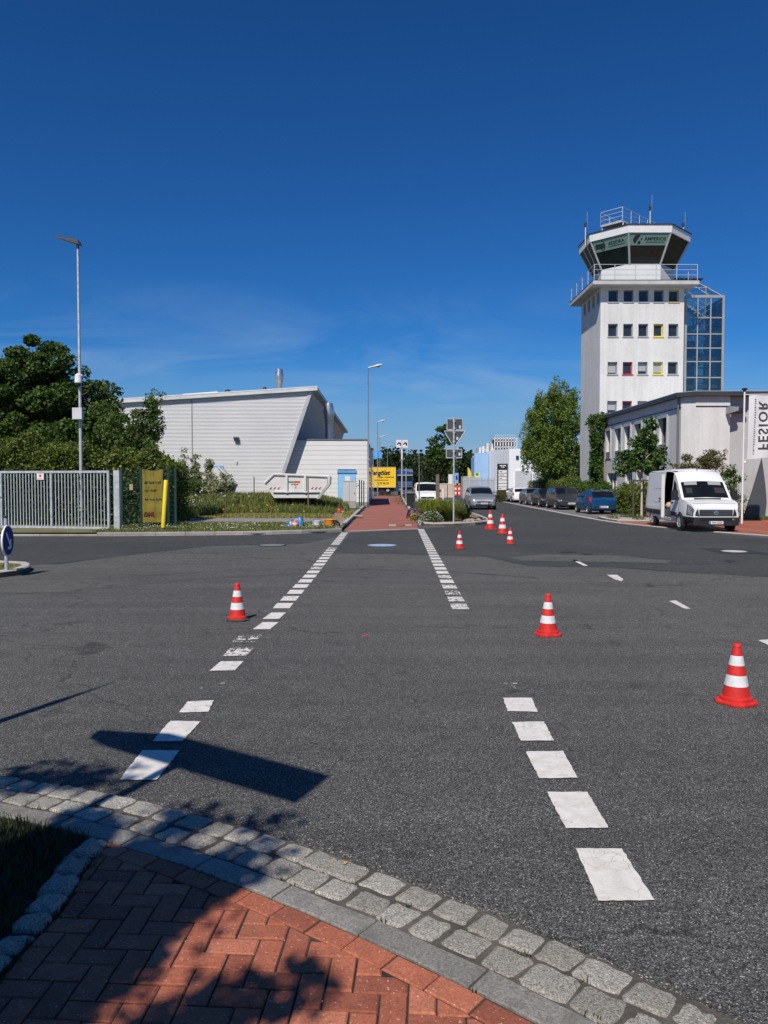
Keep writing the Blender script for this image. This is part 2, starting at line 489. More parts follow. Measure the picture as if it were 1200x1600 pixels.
# ------------------------------------------------------------------ foliage helpers
def tri_mesh(name, verts, faces, mat, tint=None):
    """verts (n,3), faces (m,k) with k = 3 or 4"""
    me = bpy.data.meshes.new(name)
    n, (m, k) = len(verts), faces.shape
    me.vertices.add(n); me.vertices.foreach_set('co', np.ascontiguousarray(verts, dtype=np.float32).ravel())
    me.loops.add(m * k); me.loops.foreach_set('vertex_index', np.ascontiguousarray(faces, dtype=np.int32).ravel())
    me.polygons.add(m); me.polygons.foreach_set('loop_start', np.arange(0, m * k, k, dtype=np.int32))
    me.update(calc_edges=True)
    if tint is not None:
        a = me.attributes.new('tint', 'FLOAT', 'POINT')
        a.data.foreach_set('value', np.ascontiguousarray(tint, dtype=np.float32))
    me.materials.append(mat)
    return me
def leaves(centers, size, rng, up=0.35, width=0.55, outward=None):
    n = len(centers)
    nv = rng.normal(size=(n, 3)); nv[:, 2] += up * 1.5
    if outward is not None: nv += outward * 0.8
    nv /= np.linalg.norm(nv, axis=1, keepdims=True) + 1e-9
    t = rng.normal(size=(n, 3)); t -= nv * np.sum(t * nv, axis=1, keepdims=True)
    t /= np.linalg.norm(t, axis=1, keepdims=True) + 1e-9
    b = np.cross(nv, t)
    s = size * rng.uniform(0.55, 1.35, size=(n, 1))
    v = np.stack([centers - t*s*0.5, centers + b*s*width*0.5 - nv*s*0.08, centers + t*s*0.5, centers - b*s*width*0.5 - nv*s*0.08], axis=1)
    f = np.arange(n * 4).reshape(n, 4)
    tint = np.repeat(np.clip(rng.normal(0.45, 0.24, n), 0, 1), 4)
    return v.reshape(-1, 3), f, tint
def join_leaf(sets):
    vs_, fs, ts, o = [], [], [], 0
    for v, f, t in sets:
        vs_.append(v); fs.append(f + o); ts.append(t); o += len(v)
    return np.concatenate(vs_), np.concatenate(fs), np.concatenate(ts)
def clump_points(rng, c, r, n, squash=(1, 1, 0.75)):
    d = rng.normal(size=(n, 3)); d /= np.linalg.norm(d, axis=1, keepdims=True)
    rad = rng.uniform(0.25, 1.0, size=(n, 1)) ** 0.6
    q = d * rad * r * np.array(squash)
    return np.array(c) + q, d
def in_ellipsoids(rng, ells, n, shell=0.45):
    vol = np.array([e[1][0]*e[1][1]*e[1][2] for e in ells]); vol = vol / vol.sum()
    out = []
    for _ in range(n):
        e = ells[rng.choice(len(ells), p=vol)]
        d = rng.normal(size=3); d /= np.linalg.norm(d)
        out.append(np.array(e[0]) + d * np.array(e[1]) * rng.uniform(shell, 1.0))
    return np.array(out)
def tree(name, label, cat, base, trunk_h, trunk_r, ells, n_clumps, per, leaf, mat, seed, clump_r=0.6, limbs=9, shell=0.45,
         squash=(1, 1, 0.75), group=None, bark=None, lean=(0, 0), up=0.35, width=0.55):
    """ells: crown ellipsoids in local coordinates"""
    rng = np.random.default_rng(seed)
    root = thing(name, label, cat, base, 0, group)
    cl = in_ellipsoids(rng, ells, n_clumps, shell)
    sets = []
    for c in cl:
        r = clump_r * rng.uniform(0.6, 1.3)
        pts, d = clump_points(rng, c, r, int(per * rng.uniform(0.6, 1.3)), squash)
        sets.append(leaves(pts, leaf, rng, up, width, d))
    v, f, t = join_leaf(sets)
    o = bpy.data.objects.new('crown', tri_mesh('crown', v, f, mat, t)); link(o, root)
    tw = MB()
    top = Vector((lean[0], lean[1], trunk_h))
    tw.tube([(0, 0, -0.1), (0, 0, 0.1), top * 0.5 + Vector((0.03*trunk_h*rng.normal()*0.3, 0.02, 0)), top], [trunk_r*1.35, trunk_r*1.05, trunk_r*0.85, trunk_r*0.65], 9)
    tw.build('trunk', bark or TREE_BARK, root, smooth=60)
    lb = MB()
    pick = rng.permutation(len(cl))[:limbs]
    for i in pick:
        e = Vector(cl[i]); s = top * rng.uniform(0.72, 1.0)
        mid = s.lerp(e, 0.5) + Vector((0, 0, 0.12 * (e - s).length))
        lb.tube([s, s.lerp(mid, .6), mid, e], [trunk_r*0.5, trunk_r*0.4, trunk_r*0.28, trunk_r*0.08], 6)
    if limbs: 
        l = lb.build('limbs', bark or TREE_BARK, root, smooth=60); l['kind'] = 'stuff'
    return root
def hedge_mesh(rng, boxes, density, leaf, mat, name='foliage', up=0.3):
    """boxes: (x0,x1,y0,y1,z0,z1) filled with leaves, denser at the skin, top uneven"""
    sets = []
    for x0, x1, y0, y1, z0, z1 in boxes:
        n = int(density * ((x1-x0)*(y1-y0) + (x1-x0)*(z1-z0) + (y1-y0)*(z1-z0)))
        p = rng.uniform(size=(n, 3))
        ax = rng.integers(0, 3, n); side = rng.integers(0, 2, n)
        depth = rng.uniform(0, 1, n) ** 2 * 0.35
        for i in range(3):
            mk = ax == i
            p[mk, i] = np.where(side[mk] == 1, 1 - depth[mk], depth[mk])
        q = np.array([x0, y0, z0]) + p * np.array([x1-x0, y1-y0, z1-z0])
        wob = 0.16 * np.sin(q[:, 0]*2.3 + 1.1) + 0.12*np.sin(q[:, 0]*5.1) + 0.1*np.sin(q[:, 1]*3.7 + q[:, 0])
        q[:, 2] += wob * (q[:, 2] - z0) / (z1 - z0)
        q += rng.normal(scale=leaf*0.6, size=q.shape)
        sets.append(leaves(q, leaf, rng, up))
    v, f, t = join_leaf(sets)
    return tri_mesh(name, v, f, mat, t)
def blades(rng, pts, h, w, bend=0.35):
    """grass blades: a bent two-triangle strip each"""
    n = len(pts)
    a = rng.uniform(0, 2*np.pi, n)
    hh = (h * rng.uniform(0.5, 1.3, n))[:, None] if np.isscalar(h) else (h * rng.uniform(0.5, 1.3, n))[:, None]
    side = np.stack([np.cos(a), np.sin(a), np.zeros(n)], 1) * (w * 0.5)
    fwd = np.stack([-np.sin(a), np.cos(a), np.zeros(n)], 1) * rng.uniform(-1, 1, n)[:, None]
    upv = np.array([0, 0, 1.0])
    m = pts + upv*hh*0.55 + fwd*hh*bend*0.35
    tip = pts + upv*hh*(1 - 0.25*np.abs(bend)) + fwd*hh*bend
    v = np.stack([pts - side, pts + side, m + side*0.7, m - side*0.7, tip], 1).reshape(-1, 3)
    i = np.arange(n)[:, None] * 5
    f = np.concatenate([i + np.array([[0, 1, 2]]), i + np.array([[0, 2, 3]]), i + np.array([[3, 2, 4]])])
    tint = np.repeat(np.clip(rng.normal(0.45, 0.25, n), 0, 1), 5)
    return v, f, tint
def flowers(rng, pts, size):
    n = len(pts)
    return leaves(pts, size, rng, 1.2, 0.95)

LEAF_MAPLE = leaf_mat('leaf_maple', (0.022, 0.050, 0.008), (0.095, 0.160, 0.024))
LEAF_HEDGE = leaf_mat('leaf_hedge', (0.022, 0.050, 0.010), (0.230, 0.280, 0.050))
LEAF_BIRCH = leaf_mat('leaf_birch', (0.030, 0.065, 0.012), (0.130, 0.190, 0.040))
LEAF_WILLOW = leaf_mat('leaf_willow', (0.062, 0.115, 0.018), (0.215, 0.300, 0.060))
LEAF_IVY = leaf_mat('leaf_creeper', (0.030, 0.075, 0.012), (0.110, 0.190, 0.030))
LEAF_YOUNG = leaf_mat('leaf_young_tree', (0.025, 0.065, 0.014), (0.110, 0.190, 0.040))
LEAF_DARK = leaf_mat('leaf_dark_ivy', (0.012, 0.028, 0.007), (0.060, 0.095, 0.018), 0.15)
LEAF_OLIVE = leaf_mat('leaf_olive', (0.060, 0.070, 0.018), (0.170, 0.150, 0.050))
LEAF_PALE = leaf_mat('leaf_poplar_pale', (0.060, 0.100, 0.020), (0.55, 0.54, 0.36), 0.2)
LEAF_PINE = leaf_mat('leaf_forest', (0.012, 0.030, 0.008), (0.050, 0.080, 0.020), 0.15)
GRASS = leaf_mat('grass_blade', (0.075, 0.105, 0.020), (0.240, 0.260, 0.075), 0.25)
GRASS_DRY = leaf_mat('grass_blade_dry', (0.130, 0.150, 0.025), (0.400, 0.350, 0.120), 0.2)
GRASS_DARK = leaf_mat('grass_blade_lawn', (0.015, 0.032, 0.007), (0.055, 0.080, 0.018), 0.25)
ORN_GRASS = leaf_mat('ornamental_grass', (0.070, 0.130, 0.015), (0.300, 0.340, 0.060), 0.3)
PETAL_W = leaf_mat('petal_white', (0.62, 0.62, 0.56), (0.80, 0.80, 0.76), 0.2)
PETAL_Y = leaf_mat('petal_yellow', (0.62, 0.42, 0.02), (0.75, 0.55, 0.05), 0.2)
PETAL_P = leaf_mat('petal_purple', (0.06, 0.015, 0.10), (0.16, 0.05, 0.24), 0.2)
PETAL_PINK = leaf_mat('petal_pale_pink', (0.42, 0.36, 0.25), (0.62, 0.52, 0.42), 0.2)

# ------------------------------------------------------------------ ground, road
SOIL = M('dry_grass_ground', (0.115, 0.115, 0.045), 0.95, var=0.4, vs_=0.25, fine=0.35, fs=12, space='World')
SOIL2 = M('lawn_soil', (0.16, 0.155, 0.06), 0.95, var=0.4, vs_=0.8, fine=0.4, fs=18, space='World')
g = MB().face([(-1500, -1500, -0.12), (1500, -1500, -0.12), (1500, 2500, -0.12), (-1500, 2500, -0.12)])
tag(g.build('ground', SOIL), kind='structure')
road_mb = MB().face([(-70, -1, 0), (70, -1, 0), (70, 40, 0), (40, 300, 0), (-12, 300, 0), (-70, 60, 0)])
road = tag(road_mb.build('road', ASPH), kind='structure')

def sheet(name, pts, mat, z, parent=None, px=True):
    poly = [(G(*p, z).x, G(*p, z).y, z) if px else (p[0], p[1], z) for p in pts]
    o = MB().face(poly).build(name, mat, parent)
    if parent is None: o['kind'] = 'structure'
    return o
# newer asphalt laid along the far kerb and round the mouth of the side street
sheet('asphalt_patch', [(-60, 886), (20, 884), (85, 881), (165, 871), (250, 861), (330, 852), (470, 850), (543, 836), (540, 831), (400, 835), (200, 837), (-60, 837)], ASPH2, 0.004)
sheet('asphalt_patch', [(548, 833), (654, 827), (700, 823), (762, 819), (742, 803), (727, 790), (700, 770), (690, 762), (745, 762), (778, 782), (860, 799), (960, 817), (1010, 823), (1100, 831), (1260, 847), (1260, 905), (1120, 897), (960, 886), (830, 884), (760, 869), (640, 866), (520, 864)], ASPH2, 0.004)
PATCH_D = M('bitumen_dark', (0.028, 0.029, 0.031), 0.8, var=0.2, vs_=4, fine=0.3, fs=120)
PATCH_L = asphalt_mat('asphalt_worn', (0.06, 0.058, 0.054), (0.265, 0.255, 0.237), (0.95, 0.92, 0.86))
sheet('asphalt_patch', [(795, 871), (850, 866), (960, 868), (1050, 876), (1040, 880), (900, 877), (815, 876)], PATCH_L, 0.0085)
sheet('asphalt_patch', [(-40, 905), (60, 900), (180, 893), (330, 884), (520, 879), (640, 882), (520, 893), (300, 905), (100, 925), (-40, 930)], PATCH_L, 0.004)
for pts in ([(874, 862), (900, 861), (902, 863.2), (876, 864)], [(908, 864), (926, 864.5), (922, 867), (912, 866)], [(1130, 875), (1150, 876), (1140, 879)]):
    sheet('tar_spot', pts, PATCH_D, 0.0125, road)

# painted dashes of the cycle crossing
def dash(pts, wear=0.0, z=0.0085, mat=None):
    q = [G(*p, z) for p in pts]
    # jittered outline, so that the edge of the paint is not ruler-straight
    out = []
    for i in range(len(q)):
        a, b = q[i], q[(i+1) % len(q)]
        L = (b - a).length; n = max(2, int(L / 0.03)) if L < 3 and a.y < 12 else 1
        nrm = Vector((-(b-a).y, (b-a).x, 0)).normalized()
        for k in range(n):
            out.append(a.lerp(b, k / n) + nrm * random.uniform(-1, 1) * (0.004 if n > 1 else 0))
    o = MB().face([tuple(p) for p in out]).build('painted_dash', mat or PAINT, road)
    o['wear'] = wear
    return o
for pts, wr in [
    ([(935, 1407), (1022, 1406), (972, 1326), (900, 1325)], 0.05), ([(884, 1294), (951, 1293), (918, 1237), (855, 1237)], 0.06),
    ([(843, 1216), (902, 1215), (880, 1173), (822, 1174)], 0.1), ([(814, 1157), (865, 1157), (850, 1127), (800, 1128)], 0.12),
    ([(793, 1111), (840, 1112), (831, 1090), (786, 1090)], 0.3), ([(783, 1077), (815, 1077), (812, 1067), (778, 1067)], 0.78),
    ([(187, 1218), (245, 1218), (281, 1172), (222, 1172)], 0.12), ([(238, 1158), (285, 1158), (313, 1127), (266, 1126)], 0.18),
    ([(280, 1113), (326, 1112), (334, 1094), (293, 1096)], 0.42), ([(304, 1076), (346, 1076), (356, 1062), (318, 1062)], 0.85),
    ([(327, 1048), (367, 1047), (380, 1033), (345, 1033)], 0.3), ([(348, 1025), (385, 1024), (396, 1012), (360, 1012)], 0.55),
    ([(363, 1003), (400, 1003), (411, 991), (376, 991)], 0.66), ([(395, 983), (422, 983), (435, 972), (410, 972)], 0.2),
    ([(410, 967), (436, 967), (447, 957), (424, 957)], 0.1),
]: dash(pts, wr)
LW = [0.15, .45, .2, .1, .38, .12, .2, .55, .3, .2, .1, .45, .25, .2, .6, .8, .2, .1, .15, .1, .2, .1, .1, .15, .1, .1, .1]
y = 11.28; k = 0
while y < 28.9:                                   # left row
    x = -1.645 + min(1, max(0, (y - 11) / 4)) * 0.05
    o = MB().face([(x, y, .0085), (x + .25, y, .0085), (x + .25, y + .5, .0085), (x, y + .5, .0085)]).build('painted_dash', PAINT, road)
    o['wear'] = LW[k % len(LW)]; k += 1; y += 0.735
RW = [.5, .55, .62, .5, .3, .55, .25, .15, .2, .1, .1, .15, .5, .2, .1, .1, .1, .15, .1, .1, .1, .1, .1, .1, .1, .1, .1]
y = 11.2; k = 0
while y < 30.6:                                   # right row
    x = 1.0 + (y - 11.2) * 0.0178
    o = MB().face([(x, y, .0085), (x + .25, y, .0085), (x + .255, y + .5, .0085), (x + .008, y + .5, .0085)]).build('painted_dash', PAINT, road)
    o['wear'] = RW[k % len(RW)]; k += 1; y += 0.735
for pts, wr in [([(894, 875), (900, 874.5), (919, 884), (912, 884)], .25), ([(948, 898), (964, 898), (974, 905), (971, 908), (960, 905)], .4), ([(1045, 939), (1056, 938), (1079, 951), (1070, 951)], .35), ([(1184, 1000), (1215, 998), (1240, 1012), (1203, 1009)], .2)]:
    dash(pts, wr)
PINK = M('pink_chalk', (0.52, 0.10, 0.14), 0.9, var=0.3, vs_=20)
pm = MB()
for a, b in [((562, 992), (578, 994)), ((564, 996), (575, 991))]:
    p, q = G(*a), G(*b); n = Vector((-(q-p).y, (q-p).x, 0)).normalized() * 0.009
    pm.face([tuple(p - n + Vector((0, 0, .005))), tuple(q - n + Vector((0, 0, .005))), tuple(q + n + Vector((0, 0, .005))), tuple(p + n + Vector((0, 0, .005)))])
o = pm.build('chalk_cross', PINK, road); o['kind'] = 'stuff'

# bitumen seams where old and new surfacing meet, and a few sealed cracks
rs_ = random.Random(21)
for pts in ([(85, 882), (165, 872), (250, 862), (330, 853), (470, 851)], [(640, 867), (700, 869), (760, 870), (830, 885), (960, 887), (1120, 898)], [(150, 905), (330, 893), (520, 889), (700, 893), (860, 905)]):
    q = [G(*p) for p in pts]; left, right = [], []
    for a, b in zip(q[:-1], q[1:]):
        n_ = max(3, int((b - a).length / .25)); d_ = (b - a).normalized(); nn = Vector((-d_.y, d_.x, 0))
        for k in range(n_):
            c_ = a.lerp(b, k / n_) + nn * rs_.uniform(-.035, .035); w_ = rs_.uniform(.008, .022)
            left.append(c_ + nn * w_); right.append(c_ - nn * w_)
    m = MB(); z_ = Vector((0, 0, .0065))
    for i in range(len(left) - 1): m.face([tuple(right[i] + z_), tuple(right[i+1] + z_), tuple(left[i+1] + z_), tuple(left[i] + z_)])
    m.build('tar_seam', PATCH_D, road)

# ------------------------------------------------------------------ foreground pavement: bricks, kerb slabs, setts
def fit(pts, deg=3):
    q = [G(*p) for p in pts]
    return np.poly1d(np.polyfit([a.x for a in q], [a.y for a in q], deg))
fB = fit([(0, 1260), (120, 1285), (220, 1320), (325, 1350), (430, 1380), (500, 1405), (600, 1450), (700, 1492), (795, 1542), (850, 1580)], 2)
# curve B by arc length, with normals towards the road
bx = np.linspace(-4.2, 2.6, 1400); by = fB(bx)
bs = np.concatenate([[0], np.cumsum(np.hypot(np.diff(bx), np.diff(by)))])
def B(s, off):
    x = np.interp(s, bs, bx); sl = fB.deriv()(x); n = Vector((-sl, 1.0)).normalized()
    return Vector((x + n.x * off, float(fB(x)) + n.y * off))
bed = [tuple(B(s, 0.335)) + (0.0222,) for s in np.linspace(0, bs[-1], 60)] + [(4.5, -3, 0.0222), (-8, -3, 0.0222)]
JOINT = M('joint_sand', (0.050, 0.043, 0.034), 0.95, var=0.6, vs_=7, fine=0.4, fs=90, space='World')
pavement = tag(MB().face(bed).build('pavement', JOINT), kind='structure')
MORTAR = M('sandy_mortar', (0.105, 0.095, 0.078), 0.95, var=0.45, vs_=5, fine=0.4, fs=70, bmp=0.6, bs=60, space='World')
_s = np.linspace(0, bs[-1], 60)
MB().face([tuple(B(s, 0.335)) + (0.0245,) for s in _s] + [tuple(B(s, 0.0)) + (0.0245,) for s in _s[::-1]]).build('mortar_bed', MORTAR, pavement)

def brick_material():
    m, nt, p, out = base_mat('red_clinker')
    v = coords(nt, 'World')
    oi = nt.nodes.new('ShaderNodeObjectInfo')
    c = ramp(nt, oi.outputs['Random'], [(0, (0.34, 0.105, 0.060)), (0.25, (0.48, 0.148, 0.080)), (0.8, (0.56, 0.180, 0.098)), (1, (0.62, 0.225, 0.13))])
    c = mix(nt, 1.0, c, ramp(nt, noise(nt, v, 9, 5, 0.65), [(0.3, (0.72, 0.70, 0.68)), (0.7, (1, 1, 1))]), 'MULTIPLY')
    c = mix(nt, 1.0, c, ramp(nt, noise(nt, v, 75, 5, 0.8), [(0.33, (0.60, 0.56, 0.54)), (0.58, (1.0,)*3)]), 'MULTIPLY')
    sp = noise(nt, v, 85, 2, 0.5)
    c = mix(nt, ramp(nt, sp, [(0.66, (0,)*3), (0.72, (0.8,)*3)]), c, (0.62, 0.40, 0.29))
    c = mix(nt, ramp(nt, noise(nt, v, 3.2, 6, 0.7), [(0.55, (0,)*3), (0.75, (0.45,)*3)]), c, (0.20, 0.10, 0.07))
    nt.links.new(c, p.inputs['Base Color']); p.inputs['Roughness'].default_value = 0.88
    bump(nt, p, noise(nt, v, 120, 5, 0.75), 0.7, 0.005)
    return m
BRICK = brick_material()
def stone_material():
    m, nt, p, out = base_mat('granite')
    v = coords(nt, 'World')
    oi = nt.nodes.new('ShaderNodeObjectInfo')
    c = ramp(nt, oi.outputs['Random'], [(0, (0.55, 0.525, 0.46)), (0.6, (0.70, 0.67, 0.60)), (1, (0.78, 0.755, 0.69))])
    c = mix(nt, 1.0, c, ramp(nt, noise(nt, v, 130, 5, 0.8), [(0.36, (0.16, 0.155, 0.14)), (0.5, (0.62, 0.61, 0.58)), (0.62, (1, 1, 1))]), 'MULTIPLY')
    c = mix(nt, ramp(nt, noise(nt, v, 14, 6, 0.72), [(0.56, (0,)*3), (0.72, (0.75,)*3)]), c, (0.12, 0.11, 0.09))
    nt.links.new(c, p.inputs['Base Color']); p.inputs['Roughness'].default_value = 0.85
    bump(nt, p, noise(nt, v, 75, 6, 0.78), 1.0, 0.016)
    return m
GRANITE = stone_material()
def slab_material():
    m, nt, p, out = base_mat('kerb_slab')
    v = coords(nt, 'World')
    oi = nt.nodes.new('ShaderNodeObjectInfo')
    c = ramp(nt, oi.outputs['Random'], [(0, (0.27, 0.26, 0.235)), (1, (0.36, 0.345, 0.31))])
    c = mix(nt, 1.0, c, ramp(nt, noise(nt, v, 80, 5, 0.85), [(0.34, (0.40,)*3), (0.60, (1,)*3)]), 'MULTIPLY')
    c = mix(nt, ramp(nt, noise(nt, v, 7, 6, 0.7), [(0.48, (0,)*3), (0.7, (0.7,)*3)]), c, (0.095, 0.09, 0.08))
    nt.links.new(c, p.inputs['Base Color']); p.inputs['Roughness'].default_value = 0.88
    bump(nt, p, noise(nt, v, 90, 5, 0.75), 0.9, 0.007)
    return m
SLAB = slab_material()

def clip_half(poly, a, n):
    out = []
    for i in range(len(poly)):
        p, q = poly[i], poly[(i+1) % len(poly)]
        dp, dq = (p - a).dot(n), (q - a).dot(n)
        if dp >= 0: out.append(p)
        if (dp >= 0) != (dq >= 0): out.append(p.lerp(q, dp / (dp - dq)))
    return out
def area(poly): return abs(sum(poly[i].x*poly[(i+1) % len(poly)].y - poly[(i+1) % len(poly)].x*poly[i].y for i in range(len(poly)))) / 2
def inset(poly, d):
    c = sum(poly, Vector((0, 0))) / len(poly)
    return [p + (c - p).normalized() * min(d * 1.35, (c - p).length * 0.8) for p in poly]
def block(name, poly, z0, z1, bev, mat, parent, tilt=0.0, rough=0.0, rng=random):
    """a paving block: chamfered prism over a convex outline, slightly tilted"""
    c = sum(poly, Vector((0, 0))) / len(poly)
    tx, ty = rng.uniform(-tilt, tilt), rng.uniform(-tilt, tilt)
    def Z(p, z): return (p.x, p.y, z + (p.x - c.x) * tx + (p.y - c.y) * ty)
    i1 = inset(poly, bev)
    n = len(poly)
    v = [Z(p, z0) for p in poly] + [Z(p, z1 - bev * 0.8) for p in poly] + [Z(p, z1 + rng.uniform(-rough, rough)) for p in i1]
    f = [[i, (i+1) % n, n + (i+1) % n, n + i] for i in range(n)] + [[n + i, n + (i+1) % n, 2*n + (i+1) % n, 2*n + i] for i in range(n)]
    mb = MB(); mb.add(v, f)
    if rough:
        mb.add([Z(c, z1 + rough * 1.5)], [])
        k = len(mb.v) - 1
        for i in range(n): mb.f.append([2*n + i, 2*n + (i+1) % n, k]); mb.m.append(0)
    else:
        mb.f.append([2*n + i for i in range(n)]); mb.m.append(0)
    me = mb.mesh(name, mat)
    return link(bpy.data.objects.new(name, me), parent)

rnd = random.Random(5)
# left edging of rough stones between lawn and bricks
edge_px = [(178, 1322), (150, 1345), (122, 1385), (100, 1425), (62, 1468), (30, 1500), (0, 1535), (-50, 1590), (-110, 1650)]
edge = [G(*p).to_2d() for p in edge_px]
ES, acc = [], 0.0
for i in range(len(edge)-1): ES.append(acc); acc += (edge[i+1]-edge[i]).length
ES.append(acc)
def EG(s, off):
    x = np.interp(s, ES, [p.x for p in edge]); yv = np.interp(s, ES, [p.y for p in edge])
    s2 = min(acc, s + 0.05); s1 = max(0, s - 0.05)
    d = Vector((np.interp(s2, ES, [p.x for p in edge]) - np.interp(s1, ES, [p.x for p in edge]), np.interp(s2, ES, [p.y for p in edge]) - np.interp(s1, ES, [p.y for p in edge]))).normalized()
    n = Vector((d.y, -d.x))         # towards the lawn (left)
    return Vector((x, yv)) + n * off
s = 0.02
while s < acc - 0.1:
    L = rnd.uniform(0.125, 0.175)
    a, b, c_, d_ = EG(s, 0.0), EG(s + L, 0.0), EG(s + L, 0.135), EG(s, 0.135)
    poly = []
    q = [a, b, c_, d_]
    for i in range(4):
        p0, p1 = q[i], q[(i+1) % 4]
        for t in (0.14, 0.5, 0.86):
            p = p0.lerp(p1, t); poly.append(p + Vector((rnd.uniform(-.009, .009), rnd.uniform(-.009, .009))))
    block('edge_stone', poly[::-1] if area(poly) < 0 else poly, -0.02, 0.05 + rnd.uniform(-.008, .012), 0.022, GRANITE, pavement, 0.06, 0.008, rnd)
    s += L + 0.012
# border row of bricks along the kerb
s0 = np.interp(-2.3, bx, bs)
s = s0
KW = 0.135
while s < bs[-1] - 0.3:
    L = 0.2
    poly = [B(s, -KW - .108), B(s + L - .007, -KW - .108), B(s + L - .007, -KW - .006), B(s, -KW - .006)]
    if min((p - EG(t, 0)).length for p in poly for t in (0, .1, .2, .3)) > 0.0 and all(fB(p.x) > p.y for p in poly) and poly[0].x > edge[0].x - 0.12:
        block('brick', poly, -0.02, 0.030 + rnd.uniform(-.002, .002), 0.006, BRICK, pavement, 0.012, 0, rnd)
    s += L
# herringbone field, clipped by the border row and the edging
ang = R(-3.5); ca, sa = math.cos(ang), math.sin(ang)
planes = []
for s in np.arange(s0 - 0.3, bs[-1] - 0.2, 0.2):
    a = B(s, -KW - .114); b = B(s + 0.2, -KW - .114)
    t = (b - a).normalized(); planes.append((a, Vector((t.y, -t.x))))
eplanes = []
for i in range(len(edge)-1):
    t = (edge[i+1] - edge[i]).normalized(); eplanes.append((edge[i] + Vector((-t.y, t.x)) * 0.008, Vector((-t.y, t.x))))
w = 0.1; jn = 0.0035
org = Vector((-0.3, 2.9))
def place(u0, v0, u1, v1):
    poly = [Vector((u, v)) for u, v in ((u0+jn, v0+jn), (u1-jn, v0+jn), (u1-jn, v1-jn), (u0+jn, v1-jn))]
    poly = [org + Vector((p.x*ca - p.y*sa, p.x*sa + p.y*ca)) for p in poly]
    c = sum(poly, Vector((0, 0))) / 4
    if c.y < 2.25 or c.y > 4.6 or c.x < -2.3 or c.x > 1.6: return
    for a, n in planes:
        if abs((c - a).dot(Vector((-n.y, n.x)))) < 0.45: poly = clip_half(poly, a, n)
        if len(poly) < 3: return
    for (a, n), e0, e1 in zip(eplanes, edge[:-1], edge[1:]):
        if min(e0.y, e1.y) - 0.14 < c.y < max(e0.y, e1.y) + 0.14: poly = clip_half(poly, a, n)
        if len(poly) < 3: return
    if area(poly) < 0.0012: return
    block('brick', poly, -0.02, 0.030 + rnd.uniform(-.0025, .0025), 0.006, BRICK, pavement, 0.014, 0, rnd)
for i in range(-45, 45):
    for k in range(-45, 45):
        m4 = (i - k) % 4
        # cells of a unit grid: horizontal brick starts where m4 == 0, vertical where m4 == 2 (90-degree herringbone)
        if m4 == 0: place(i*w, k*w, (i+2)*w, (k+1)*w)
        if m4 == 3: place(i*w, k*w, (i+1)*w, (k+2)*w)
# kerb slabs and two rows of granite setts
s = 0.05
while s < bs[-1] - 0.6:
    L = 0.5 + rnd.uniform(-.03, .03)
    n = 4
    poly = [B(s + L*t/n, -KW + .004) for t in range(n+1)] + [B(s + L*t/n, -0.006) for t in range(n, -1, -1)]
    poly = [p + Vector((rnd.uniform(-.002, .002), rnd.uniform(-.002, .002))) for p in poly]
    block('kerb_slab', poly, -0.02, 0.034 + rnd.uniform(-.002, .003), 0.006, SLAB, pavement, 0.006, 0, rnd)
    s += L + 0.008
for row, (o0, o1) in enumerate(((0.012, 0.162), (0.175, 0.325))):
    s = 0.05 + row * 0.07
    while s < bs[-1] - 0.3:
        L = rnd.uniform(0.135, 0.185)
        q = [B(s, o0), B(s + L, o0), B(s + L, o1), B(s, o1)]
        q = [p + Vector((rnd.uniform(-.009, .009), rnd.uniform(-.009, .009))) for p in q]
        poly = []
        for i in range(4):
            p0, p1 = q[i], q[(i+1) % 4]
            for t in (0.10, 0.36, 0.64, 0.90):
                poly.append(p0.lerp(p1, t) + Vector((rnd.uniform(-.005, .005), rnd.uniform(-.005, .005))))
        c = sum(poly, Vector((0, 0))) / len(poly)
        poly = [c + (p - c) * 0.985 for p in poly]
        sunk = -0.005 if B(s, 0).x > 0.75 else 0.0
        block('granite_sett', poly, -0.02, 0.033 + sunk + rnd.uniform(-.003, .003), 0.011, GRANITE, pavement, 0.03, 0.002, rnd)
        s += L + rnd.uniform(0.004, 0.020)
# mown grass beside the bricks
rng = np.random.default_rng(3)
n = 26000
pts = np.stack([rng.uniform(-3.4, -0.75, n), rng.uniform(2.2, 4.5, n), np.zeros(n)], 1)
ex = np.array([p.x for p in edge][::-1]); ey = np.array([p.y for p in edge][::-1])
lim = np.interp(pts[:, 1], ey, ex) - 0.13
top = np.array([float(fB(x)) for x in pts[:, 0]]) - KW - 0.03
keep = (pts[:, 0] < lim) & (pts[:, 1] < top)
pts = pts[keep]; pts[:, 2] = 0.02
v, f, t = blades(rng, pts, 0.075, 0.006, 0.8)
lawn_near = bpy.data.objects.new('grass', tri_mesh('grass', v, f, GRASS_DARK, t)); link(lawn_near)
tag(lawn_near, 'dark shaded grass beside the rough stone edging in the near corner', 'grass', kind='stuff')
soil = MB().face([(-6, 2.0, 0.018)] + [(float(x), float(y_), 0.018) for x, y_ in sorted([(e.x - 0.12, e.y) for e in edge if e.y > 2.0], key=lambda q: q[1])] + [tuple(B(s_, -KW - 0.004)) + (0.018,) for s_ in np.arange(np.interp(edge[0].x - 0.1, bx, bs), 0.05, -0.2)] + [(-6, 4.2, 0.018)])
o = soil.build('soil', M('dark_soil', (0.045, 0.04, 0.028), 0.95, var=0.4, vs_=6), pavement)
